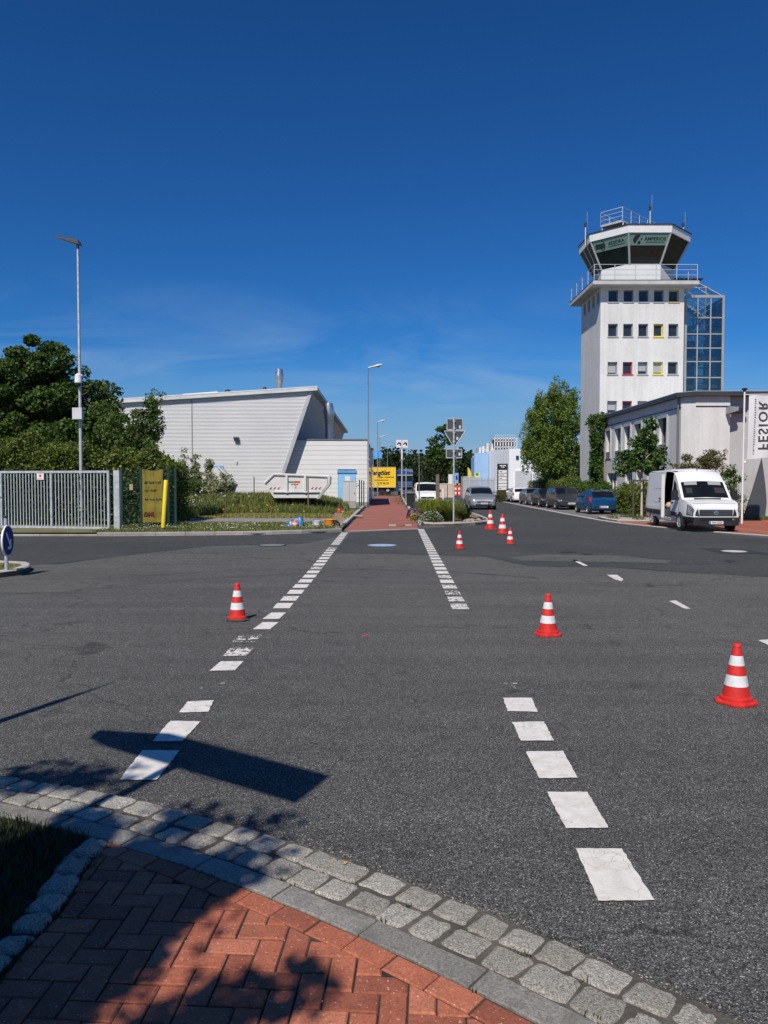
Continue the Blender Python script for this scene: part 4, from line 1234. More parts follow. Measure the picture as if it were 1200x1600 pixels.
MB().box(0.9, 13.5, 0.9, LY1-LY0-.4, .05, LZ-.2).build('core', MATS['dark_room'], low)
roofp = [(-.28, CH-.1), (CH-.15, -.28), (14.2, -.28), (14.2, LY1-LY0-.05), (-.28, LY1-LY0-.05)]
MB().prism(roofp, LZ, LZ+.22).build('roof', M('roof_edge_dark', (0.055, 0.06, 0.065), 0.5, 0.3, var=0.12), low)
MB().prism([(p[0]*1.0, p[1]) for p in roofp], LZ+.222, LZ+.25).build('roof_trim', ALU, low)
# thin cornice line
zc = PZ(634, 40)
mb = MB(); mb.box(-.03, 0, CH, LY1-LY0-.1, zc-.05, zc); mb.box(CH, x_mid, -.03, 0, zc-.05, zc); mb.build('cornice_line', DARKM, low)['kind'] = 'stuff'
for i, (a, b) in enumerate(upper):
    w_ = window(low, TS, a, b, uz[0], uz[1], .3, FR_G, GLASS, .07, True, 0, blind=(None, .5, None, .9, .88, .6)[i])
    q = MB()                                          # shutter box and side rails
    bx_T(q, TS, a-.04, b+.04, -.10, .0, uz[1]-.12, uz[1]+.06); bx_T(q, TS, a-.05, a+.0, -.10, 0, uz[0]-.5, uz[1]-.121); bx_T(q, TS, b, b+.05, -.10, 0, uz[0]-.5, uz[1]-.121)
    q.build('shutter_rail', ALU, w_)
    q = MB(); bx_T(q, TS, a, b, -.05, -.01, uz[0]-.48, uz[0]-.10); q.build('apron_panel', FR_G, w_)
for i, (a, b) in enumerate(lower): window(low, TS, a, b, .35, 2.55, .3, WHITE, GLASS, .08, False, 2 if b-a > 1.3 else 1)
DPX = 1.9
mb = MB(); mb.tube([(-.09, .75, LZ), (-.09, .75, .1)], .06, 8); mb.build('downpipe', M('zinc', (0.20, 0.21, 0.22), 0.45, 0.5), low, smooth=50)
# floodlight on an arm
mb = MB(); xl = PX(1150, 39.8) - LX
mb.box(xl-.15, xl+.55, -.12, .3, PZ(644, 40), PZ(638, 40)); mb.build('floodlight_arm', DARKM, low)
mb = MB(); mb.extrude([(PX(1138, 39.5)-LX, -.5, PZ(647, 40)), (PX(1152, 39.5)-LX, -.5, PZ(643, 40)), (PX(1153, 39.5)-LX, -.5, PZ(637, 40)), (PX(1138, 39.5)-LX, -.5, PZ(636, 40))], (0, .42, 0)); mb.build('floodlight', M('lamp_housing', (0.35, 0.36, 0.36), 0.4, 0.4), low)
# made-up panel in place of a dark triangle of unclear cause on the wall
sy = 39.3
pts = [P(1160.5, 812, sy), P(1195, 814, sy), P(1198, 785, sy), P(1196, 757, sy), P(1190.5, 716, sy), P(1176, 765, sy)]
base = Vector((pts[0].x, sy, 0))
dark_tri = MB().extrude([(p.x - base.x, 0, p.z) for p in pts], (0, .06, 0)).build('dark_triangle', M('dark_triangle_grey', (0.065, 0.072, 0.082), 0.6, var=0.08, vs_=0.6), loc=base)
tag(dark_tri, 'made-up panel standing in for a dark triangle on the concrete wall', 'panel')
# ------------------------------------------------------------------ hall with corrugated cladding (left)
HY = 60.0
hx0, hxb, hxt = -36.0, PX(424, HY), PX(486, HY)
zR = PZ(611, HY); zL_ = PZ(630.5, HY); xR, xL = PX(490, HY), PX(185, HY)
slope = (zR - zL_) / (xR - xL)
def ztop(x): return zR + (x - xR) * slope
hall = thing('industrial_hall', 'large hall with corrugated pale metal cladding and a slanting end', 'building', (hxb, HY, 0))
ox = hxb
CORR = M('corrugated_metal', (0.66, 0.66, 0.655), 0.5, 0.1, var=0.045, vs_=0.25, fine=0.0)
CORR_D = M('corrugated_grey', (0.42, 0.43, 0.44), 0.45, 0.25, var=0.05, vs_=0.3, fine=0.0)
lean = (hxt - hxb) / zR
pitch, dep = 0.105, 0.034
mb = MB(); zz_ = 0.0
def xr_at(z): return z * lean
def xl_at(z):
    zmin = ztop(hx0)
    return (hx0 - ox) if z <= zmin else (xR - ox) + (z - zR) / slope
prof = [(0, 0), (.25, 0), (.5, dep), (.75, dep)]
zs_, ys_ = [], []
z = 0.0
while z < zR:
    for t, d in prof:
        if z + t*pitch < zR: zs_.append(z + t*pitch); ys_.append(-d)
    z += pitch
for (za, ya), (zb, yb) in zip(zip(zs_[:-1], ys_[:-1]), zip(zs_[1:], ys_[1:])):
    la, lb = xl_at(za), xl_at(zb); ra, rb = xr_at(za), xr_at(zb)
    if la >= ra: continue
    mb.face([(la, ya, za), (ra, ya, za), (rb, yb, zb), (lb, yb, zb)])
mb.build('corrugated_wall', CORR, hall)
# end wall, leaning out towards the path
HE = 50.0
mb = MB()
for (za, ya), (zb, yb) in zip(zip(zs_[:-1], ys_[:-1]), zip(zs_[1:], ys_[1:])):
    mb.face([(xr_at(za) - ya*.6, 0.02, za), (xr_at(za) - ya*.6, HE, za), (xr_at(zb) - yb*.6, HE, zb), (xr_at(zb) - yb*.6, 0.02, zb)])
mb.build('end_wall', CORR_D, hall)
TRIM = M('trim_light', (0.50, 0.51, 0.52), 0.4, 0.3)
mb = MB(); mb.extrude([(xr_at(0)-.12, -.09, 0), (xr_at(0)+.16, -.09, 0), (xr_at(zR)+.16, -.09, zR), (xr_at(zR)-.12, -.09, zR)], (0, .14, 0)); mb.build('corner_trim', TRIM, hall)
# roof with light edge
mb = MB()
xe = xR - ox + .35
q = lambda x, dz: ztop(x + ox) + dz
xl0 = hx0 - ox
mb.extrude([(xl0, -.34, q(xl0, 0)), (xe, -.34, q(xe, 0)), (xe, -.34, q(xe, .26)), (xl0, -.34, q(xl0, .26))], (0, HE + .5, 0)); mb.build('roof', M('roof_sheet', (0.62, 0.63, 0.64), 0.5, 0.2), hall)
mb = MB(); mb.extrude([(xl0, -.36, q(xl0, .262)), (xe+.02, -.36, q(xe, .262)), (xe+.02, -.36, q(xe, .33)), (xl0, -.36, q(xl0, .33))], (0, .15, 0)); mb.build('roof_edge', WHITE, hall)
mb = MB(); mb.box(PX(252, HY)-ox-.03, PX(252, HY)-ox+.02, -.06, .0, 0, ztop(PX(301, HY))-.1); 
o = MB().box(PX(301, HY)-ox-.03, PX(301, HY)-ox+.03, -.055, .0, 0, ztop(PX(301, HY))).build('wall_joint', M('joint_grey', (0.25, 0.25, 0.26), 0.6), hall)
for pa, pb, pz in ((287, 341, 617),):
    mb = MB(); mb.extrude([(PX(pa, HY+4)-ox, 4, PZ(622, HY+4)), (PX(pb, HY+4)-ox, 4, PZ(618, HY+4)), (PX(pb, HY+4)-ox, 4, PZ(611.5, HY+4)), (PX(pa, HY+4)-ox, 4, PZ(615.5, HY+4))], (0, 3, 0)); mb.build('rooflight', WHITE, hall)
mb = MB(); mb.lathe([(.35, 0), (.35, .2), (.2, .4), (.05, .45)], 10, (PX(357, HY+4)-ox, 4, PZ(617, HY+4))); mb.build('roof_vent', DARKM, hall, smooth=40)
def flue(xc, y_, z0, z1, r, root, name='flue', m_=None):
    h = z1 - z0
    m = MB(); m.lathe([(r, z0), (r, z0+h*.45), (r*1.35, z0+h*.62), (r*1.5, z0+h*.72), (r*1.5, z0+h*.82), (r*1.15, z1), (r*1.05, z1), (r*1.0, z1-.1)], 14, (xc, y_, 0))
    return m.build(name, m_ or STEEL, root, smooth=40)
flue(PX(437, HY+5)-ox, 5, ztop(PX(437, HY+5)), PZ(577, HY+5), .25, hall)
mb = MB(); xv = PX(414.5, HY+3)-ox; zv = ztop(PX(414, HY+3)) + .3
mb.lathe([(.1, zv), (.1, zv+.25), (.2, zv+.27), (.2, zv+.45), (.12, zv+.62), (.05, zv+.66)], 10, (xv, 3, 0)); mb.build('roof_vent', BLACKP, hall, smooth=40)
# wall lamps, small camera, pale blue window
for px, py in ((370, 686), (242, 682)):
    mb = MB(); xa = PX(px, HY)-ox; za = PZ(py, HY)
    mb.extrude([(xa-.2, -.28, za+.14), (xa+.2, -.28, za+.14), (xa+.22, -.28, za-.16), (xa-.14, -.28, za-.16)], (0, .26, 0)); mb.build('wall_lamp', BLACKP, hall)
mb = MB(); xa = PX(370, HY)-ox; za = PZ(722, HY); mb.lathe([(.03, za-.15), (.05, za), (.05, za+.12), (.02, za+.15)], 8, (xa, -.12, 0)); mb.build('wall_sensor', WHITE, hall)
bw = MB(); a, b = PX(318, HY)-ox, PX(349, HY)-ox; z0, z1 = PZ(750, HY), PZ(727, HY)
bw.box(a, b, -.12, -.04, z0, z1); w_ = bw.build('window', BLUE_DOOR, hall)
MB().box(a+.15, b-.15, -.13, -.121, z0+.1, z1-.12).build('pane', GLASS, w_)

# ------------------------------------------------------------------ white annex with horizontal panels
AY = 60.85
ax0, ax1 = PX(446, AY), PX(573.5, AY)
zA = PZ(687, AY)
annex = thing('annex_building', 'white flat roofed annex clad in horizontal panels with pale blue door', 'building', (ax1, AY, 0))
AL = 25.0
wdt = ax0 - ax1
PANEL = M('white_panel', (0.70, 0.70, 0.685), 0.6, var=0.035, vs_=0.6, fine=0.03, rand=0.05)
MB().box(wdt, -.02, .06, AL, 0, zA-.02).build('core', M('panel_joint', (0.20, 0.20, 0.21), 0.8), annex)
ph = 0.372; z = .35; k = 0
zd0, zd1 = 0.45, PZ(735, AY)
xd0, xd1 = PX(528, AY)-ax1, PX(556, AY)-ax1
while z < zA - .05:
    z1 = min(z + ph - .016, zA - .03)
    if z < zd1 - .1:
        MB().box(wdt, xd0, 0, .05, z, min(z1, zA)).build('panel', PANEL, annex); MB().box(xd1, .0, 0, .05, z, z1).build('panel', PANEL, annex)
    else:
        MB().box(wdt, 0.0, 0, .05, z, z1).build('panel', PANEL, annex)
    # side wall facing the path
    MB().box(-.018, .03, .02, AL, z, z1).build('panel', PANEL, annex)
    z += ph
MB().box(wdt, .02, -.015, AL, 0, .34).build('plinth', CONC_D, annex)
MB().box(wdt-.05, .06, -.06, AL+.05, zA-.025, zA+.05).build('roof', M('zinc', (0.2, 0.21, 0.22)), annex)
MB().box(xd0+.02, xd1-.02, -.02, .055, zd0, zd1-.2).build('door', BLUE_DOOR, annex)
MB().box(xd0-.05, xd1+.05, -.10, .055, zd1-.198, zd1+.02).build('door_canopy', M('blue_header', (0.13, 0.35, 0.62), 0.5), annex)
MB().box(PX(539, AY)-ax1, PX(547, AY)-ax1, -.028, -.021, PZ(756, AY), PZ(744, AY)).build('notice', WHITE, annex)
for y0 in (6, 11, 16):
    MB().box(.025, .045, y0, y0+3, 1.2, 3.4).build('window', GLASS, annex)
fl = flue(PX(514, AY+2.5)-ax1, 2.5, zA, PZ(630, AY+2.5), .29, annex)
mb = MB(); xc = PX(514, AY+2.5)-ax1
for a in range(3):
    t = a*2.1+.4; mb.tube([(xc, 2.5, zA+1.2), (xc+.75*math.cos(t), 2.5+.6*math.sin(t), zA+.05)], .03, 5)
mb.build('flue_stays', STEEL, annex)['kind'] = 'stuff'

# ------------------------------------------------------------------ far building with pale blue bay, and what stands before it
BY = 128.0
far = thing('white_warehouse', 'distant white building with pale blue end and rooftop plant at the street end', 'building', (PX(741, BY), BY, 0))
fx = PX(741, BY)
FX = lambda px, d=0: PX(px, BY+d) - fx
FZ = lambda py, d=0: PZ(py, BY+d)
BLUEB = M('blue_cladding', (0.30, 0.48, 0.72), 0.5, var=0.05, vs_=0.4)
WH2 = M('white_cladding', (0.78, 0.79, 0.80), 0.5, var=0.03, vs_=0.3)
MB().prism([(FX(741), 0), (FX(763.5), 0), (FX(763.5), 26), (FX(741)+4.2, 26)], 0, FZ(707.5)).build('blue_wing', BLUEB, far)
mb = MB().prism([(FX(763.6), .3), (FX(783), -8), (FX(830), -8), (FX(830), 24), (FX(763.6), 24)], 0, FZ(701, -8)); mb.build('wall', WH2, far)
for i in range(7):
    t = i/7.0; x = FX(763.6) + (FX(783)-FX(763.6))*t; y0 = .3 + (-8.3)*t
    MB().box(x+.05, x+.75, y0-.35, y0+.2, 0, FZ(703, -8)-(1-t)*.8).build('fin', M('fin_grey', (0.36, 0.37, 0.39), 0.6), far)
MB().box(FX(793), FX(797), -8.12, -8.01, FZ(718, -8), FZ(712, -8)).build('window', GLASS, far)
MB().box(FX(799), FX(801), -8.12, -8.01, FZ(715, -8), FZ(713, -8)).build('vent', GLASS, far)
PL = M('plant_white', (0.66, 0.66, 0.65), 0.6, var=0.1, rand=0.2)
pr_ = random.Random(4)
zt_ = FZ(701, -8)
for i in range(12):
    x = FX(752) + i * .55; hgt = pr_.uniform(.6, 2.4)
    MB().box(x, x+.42, 3+pr_.uniform(0, 4), 8, zt_-.3, zt_+hgt*.7).build('roof_unit', PL, far)
mb = MB()
for z in (FZ(698), FZ(689), FZ(685)): mb.box(FX(774), FX(809), 1, 1.15, z-.08, z+.08)
for i in range(9): x = FX(774)+(FX(809)-FX(774))*i/8; mb.box(x-.07, x+.07, 1, 1.15, zt_-.2, FZ(683))
mb.build('roof_frame', PL, far)['kind'] = 'stuff'
MB().box(FX(775), FX(808), 2.2, 5, FZ(697), FZ(686)).build('cooler_bank', M('louvre_dark', (0.06, 0.065, 0.07), 0.6), far)
MB().box(FX(773), FX(810), 1.8, 6, FZ(685.5), FZ(683.5)).build('cooler_top', PL, far)
mb = MB()
for i in range(10): x = FX(776)+(FX(806)-FX(776))*i/9; mb.box(x-.03, x+.03, 1.9, 1.96, FZ(683.5), FZ(678))
mb.box(FX(776), FX(806), 1.9, 1.96, FZ(678.6), FZ(678)); mb.build('roof_rail', PL, far)['kind'] = 'stuff'
MB().box(FX(792), FX(815), -8.4, -8.05, 0, FZ(736, -8)).build('loading_gate', M('gate_pale', (0.52, 0.53, 0.54), 0.5), far)

# information pillar
IY = 78.0
ix = PX(785, IY)
pil = thing('information_pillar', 'tall black information pillar with white company panels beside the street', 'sign', (ix, IY, 0))
pw = PX(793, IY) - ix
MB().box(-pw, pw, -.12, .12, 0, PZ(724.5, IY)).build('pillar_body', M('pillar_black', (0.022, 0.023, 0.025), 0.4), pil)
for i in range(6):
    z1 = PZ(734.5 + i*5.3, IY); z0 = PZ(739 + i*5.3, IY)
    pn = MB().box(-pw*.82, pw*.82, -.14, -.121, z0, z1).build('company_panel', WHITE, pil)
    if i in (0, 1, 2, 5): 
        a = -pw*.6 if i != 5 else -pw*.7
        MB().box(a, a + pw*(.9 if i == 1 else .5), -.146, -.141, z0+.1, z0+.17).build('print_line', GREY_SIGN, pn)
for z_, a, b in ((727.6, -.55, -.05), (727.6, .05, .65), (730.2, -.25, -.05), (730.2, .05, .3)):
    MB().box(pw*a, pw*b, -.13, -.121, PZ(z_, IY)-.05, PZ(z_, IY)+.06).build('print_line', WHITE, pil)

# grey mesh fence in front of the far building
FY = 92.0
fence = thing('steel_fence', 'grey steel bar fence in front of the pale blue building', 'fence', (PX(724, FY), FY, 0))
f0x = PX(724, FY)
f1x = PX(772, FY)
mb = MB()
zf = PZ(748, FY)
for i in range(46):
    x = (f1x - f0x) * i/45; mb.box(x-.025, x+.025, -.02, .02, 0.1, zf)
mb.build('bars', GALV, fence)['kind'] = 'stuff'
for z in (.3, zf-.15): MB().box(0, f1x-f0x, -.05, .05, z-.04, z+.04).build('rail', GALV, fence)
for i in range(6):
    x = (f1x - f0x)*i/5; MB().box(x-.05, x+.05, -.06, .06, 0, zf+.15).build('post', GALV, fence)
# grey storage container piece left of it
o = MB().box(0, PX(743, 95)-PX(724, 95), 0, 3, 0, PZ(744, 95)).build('container_body', ALU, None)
cont = thing('storage_container', 'grey storage container behind the red car', 'container', (PX(724, 96), 96, 0)); o.parent = cont
# bus stop sign and yellow flag
bs_ = thing('bus_stop_sign', 'small yellow and green bus stop sign on a thin post', 'sign', (PX(745.5, 84), 84, 0))
MB().tube([(0, 0, 0), (0, 0, PZ(738.5, 84))], .03, 6).build('post', GALV, bs_)
MB().box(-.28, .28, -.03, .0, PZ(746, 84), PZ(738.5, 84)).build('sign_plate', M('stop_yellow', (0.75, 0.68, 0.20), 0.5), bs_)
MB().lathe([(.16, -.034), (.16, -.04)], 14, (0, 0, PZ(741, 84)), 'y').build('sign_disc', M('stop_green', (0.05, 0.25, 0.06), 0.5), bs_)
yf = thing('yellow_flag', 'small yellow flag on a pole above the red car', 'flag', (PX(731, 88), 88, 0))
MB().tube([(0, 0, 0), (0, 0, PZ(730, 88))], .035, 6).build('pole', GALV, yf)
yz0, yz1 = PZ(747, 88), PZ(730, 88)
MB().extrude([(.03, 0, yz0), (.42, 0, yz0+.2), (.40, 0, yz0+.6), (.2, 0, yz1-.2), (.03, 0, yz1)], (0, .02, 0)).build('cloth', M('flag_yellow', (0.75, 0.62, 0.02), 0.7), yf)
# ------------------------------------------------------------------ vehicles
def car_paint(name, col, metal=0.0, rough=0.35):
    return M(name, col, rough, metal, var=0.03, vs_=1.2, fine=0.03, fs=80, coat=0.35)
CARGLASS = glass_dark('car_glass', (0.008, 0.010, 0.012), 0.02, 0.3)
LAMP = M('headlamp', (0.32, 0.34, 0.36), 0.10, 0.5, var=0.6, vs_=12)
TAIL = M('tail_lamp_red', (0.42, 0.012, 0.015), 0.2, var=0.2, vs_=9, coat=0.5)
PLATE = M('number_plate', (0.72, 0.73, 0.72), 0.4, var=0.03)
PLATE_BLUE = M('plate_blue', (0.01, 0.04, 0.22), 0.4)
LENS = M('lamp_lens', (0.75, 0.77, 0.80), 0.08, 0.7, var=0.1)
RIM = M('alloy_rim', (0.40, 0.41, 0.42), 0.35, 0.8, var=0.1)
RIM_D = M('steel_rim', (0.42, 0.43, 0.44), 0.5, 0.3, var=0.1)

def wheel_meshes(r, w, rim):
    t = MB(); t.lathe([(r*.62, -w/2), (r*.93, -w/2), (r, -w*.36), (r, w*.36), (r*.93, w/2), (r*.62, w/2)], 24, axis='y', cap=False)
    tyre = t.mesh('tyre', RUBBER, 40)
    q = MB()
    q.lathe([(r*.62, -w*.46), (r*.66, -w*.5), (r*.60, -w*.50), (r*.56, -w*.30)], 24, axis='y', cap=False)
    q.lathe([(r*.16, -w*.46), (r*.12, -w*.50), (.001, -w*.50)], 12, axis='y', cap=False)
    for k in range(5):
        a = 2*math.pi*k/5; c, s = math.cos(a), math.sin(a); pts = []
        for rad, hw in ((r*.10, r*.10), (r*.60, r*.085)):
            for sg in (-1, 1): pts.append((rad*c - sg*hw*s, rad*s + sg*hw*c))
        poly = [pts[0], pts[1], pts[3], pts[2]]
        q.extrude([(p[0], -w*.47, p[1]) for p in poly], (0, w*.08, 0))
    rimm = q.mesh('rim', rim, 40)
    d = MB().lathe([(r*.615, -w*.25), (r*.615, -w*.20)], 20, axis='y').mesh('brake_disc', DARKM)
    return tyre, rimm, d

class Car:
    def __init__(s, L, W, keys, z0=0.20, tumble=0.32, wmin=0.80, nose=0.55, tail=0.45, tailmin=0.86, fr=(0.08, .3, .62, .86)):
        s.L, s.W, s.z0, s.tumble = L, W, z0, tumble
        s.ku = [k[0] for k in keys]; s.kb = [k[1] for k in keys]; s.kt = [k[2] for k in keys]
        s.wmin, s.nose, s.tail, s.tailmin, s.fr = wmin, nose, tail, tailmin, fr
    def sec(s, u):
        zb, zt = np.interp(u, s.ku, s.kb), np.interp(u, s.ku, s.kt)
        w = s.W / 2
        if u < s.nose: w *= s.wmin + (1 - s.wmin) * (1 - (1 - u/s.nose)**2.4)
        if u > s.L - s.tail: w *= s.tailmin + (1 - s.tailmin) * (1 - (1 - (s.L-u)/s.tail)**2.4)
        z0 = s.z0 + 0.10 * max(0, 1 - u/0.5)**2 + 0.10 * max(0, 1 - (s.L-u)/0.5)**2
        h, bh = zt - zb, zb - z0
        r6 = w*.965 - s.tumble*h*.86
        f1, f2, f3, f6 = s.fr
        return [(w*.90, z0), (w*.985, z0 + f1*bh + .03), (w, z0 + f2*bh), (w*.998, z0 + f3*bh), (w*.965, zb),
                (w*.965 - s.tumble*h*.43, zb + h*.45), (r6, zb + h*f6), (r6*.84, zt - .012 - h*.012), (0.0, zt + .012)]
    def S(s, u, k, side):
        q = s.sec(u); i = min(7, int(k)); t = k - i
        y = q[i][0]*(1-t) + q[i+1][0]*t; z = q[i][1]*(1-t) + q[i+1][1]*t
        return Vector((s.L/2 - u, side*y, z))
    def body(s, mat, root, skip=None, name='body'):
        us = sorted(set([0, .03, .08, .16, .3] + list(s.ku) + list(np.linspace(0, s.L, 26)) + [s.L-.03, s.L-.09, s.L-.2] + (list(skip[0]) if skip else [])))
        us = [u for u in us if 0 <= u <= s.L]
        mb = MB(); n = len(us)
        pts = []
        for u in us:
            ring = [s.S(u, k, -1) for k in range(9)] + [s.S(u, k, 1) for k in range(7, -1, -1)]
            pts += ring
        fs = []
        for i in range(n-1):
            for k in range(16):
                if skip and skip[0][0] - 1e-6 <= us[i] and us[i+1] <= skip[0][1] + 1e-6 and k in skip[1]: continue
                fs.append([i*17+k, i*17+k+1, (i+1)*17+k+1, (i+1)*17+k])
            fs.append([i*17+16, i*17, (i+1)*17, (i+1)*17+16])
        fs += [list(range(17))[::-1], [(n-1)*17+k for k in range(17)]]
        mb.add(pts, fs)
        return mb.build(name, mat, root, smooth=38)
    def patch(s, name, mat, root, u0, u1, ka, kb, side, off=.006, nu=5, nk=4, taper=None):
        """panel following the body: u along, k up the side"""
        mb = MB(); g_ = []
        for i in range(nu+1):
            t = i/nu
            for j in range(nk+1):
                f = j/nk
                a, b = u0, u1
                if taper: a = u0 + taper[0]*f; b = u1 + taper[1]*f
                u = a + (b-a)*t; k = ka + (kb-ka)*f
                p = s.S(u, k, side); e = .01
                du = s.S(min(s.L, u+e), k, side) - s.S(max(0, u-e), k, side); dk = s.S(u, min(8, k+e), side) - s.S(u, max(0, k-e), side)
                n_ = du.cross(dk); n_ = n_.normalized() if n_.length > 1e-9 else Vector((0, side, 0))
                if n_.dot(p - Vector((p.x*.9, 0, 0.7))) < 0: n_ = -n_
                g_.append(p + n_*off)
        mb.add(g_, [[i*(nk+1)+j, (i+1)*(nk+1)+j, (i+1)*(nk+1)+j+1, i*(nk+1)+j+1] for i in range(nu) for j in range(nk)])
        return mb.build(name, mat, root, smooth=50)
    def top(s, name, mat, root, u0, u1, kmin=6.7, off=.006, nu=5, nq=8, name_=None):
        mb = MB(); g_ = []
        for i in range(nu+1):
            u = u0 + (u1-u0)*i/nu
            for j in range(nq+1):
                q = -1 + 2*j/nq; k = 8 - (8-kmin)*abs(q); sd = -1 if q < 0 else 1
                p = s.S(u, k, sd); e = .01
                sl = (np.interp(u+e, s.ku, s.kt) - np.interp(u-e, s.ku, s.kt)) / (2*e)
                n_ = Vector((sl, 0, 1)).normalized()
                g_.append(p + n_*off)
        mb.add(g_, [[i*(nq+1)+j, (i+1)*(nq+1)+j, (i+1)*(nq+1)+j+1, i*(nq+1)+j+1] for i in range(nu) for j in range(nq)])
        return mb.build(name, mat, root, smooth=50)

def add_wheels(c, root, us, r, w, rim, arch=True):
    ty, ri, dk = wheel_meshes(r, w, rim)
    am = MB(); am.lathe([(r*1.10, -.008), (r*1.10, .10), (r*.5, .10)], 24, axis='y', cap=False)
    am.lathe([(.001, -.004), (r*1.10, -.004)], 24, axis='y', cap=False)
    arm = am.mesh('wheel_arch', BLACKP)
    for u in us:
        for sd in (-1, 1):
            y_ = sd*(c.S(u, 2.5, 1).y)
            wh = inst('wheel', ty, root, (c.L/2 - u, y_ - sd*(w/2 - .03), r), 0 if sd < 0 else math.pi)
            inst('rim', ri, wh); inst('brake_disc', dk, wh)
            if arch: inst('wheel_arch', arm, root, (c.L/2 - u, y_ , r), 0 if sd < 0 else math.pi)
def plate(root, x, z, facing, txt=None, w=.52, h=.11):
    s = 1 if facing > 0 else -1
    pl = MB().box(min(x, x + s*.012), max(x, x + s*.012), -w/2, w/2, z - h/2, z + h/2).build('number_plate', PLATE, root)
    x1 = x + s*.013
    yb = -s*(w/2 - .03)
    MB().box(min(x1, x1 + s*.003), max(x1, x1 + s*.003), yb - .022, yb + .022, z - h*.45, z + h*.45).build('plate_band', PLATE_BLUE, pl)
    if txt:
        Mx = Matrix.Translation((x1 + s*.002, s*.03, z)) @ Matrix.Rotation(s*math.pi/2, 4, 'Z') @ Matrix.Rotation(math.pi/2, 4, 'X')
        text(txt, h*.85, INK, pl, Mx, depth=.001, bold=.002)
    else:
        for i in range(5):
            y_ = -w*.30 + i*w*.15
            MB().box(min(x1, x1+s*.002), max(x1, x1+s*.002), y_, y_+.045, z-h*.27, z+h*.27).build('plate_character', INK, pl)
def mirrors(c, root, u, mat, z=None, big=1.0):
    for sd in (-1, 1):
        p = c.S(u, 4.0, sd); zz_ = p.z if z is None else z
        m = MB(); m.extrude([(p.x - .06*big, p.y - sd*.02, zz_ + .02), (p.x + .10*big, p.y - sd*.02, zz_ + .02), (p.x + .06*big, p.y - sd*.02, zz_ + .17*big), (p.x - .06*big, p.y - sd*.02, zz_ + .16*big)], (0, sd*.22*big, 0))
        m.build('mirror', mat, root)

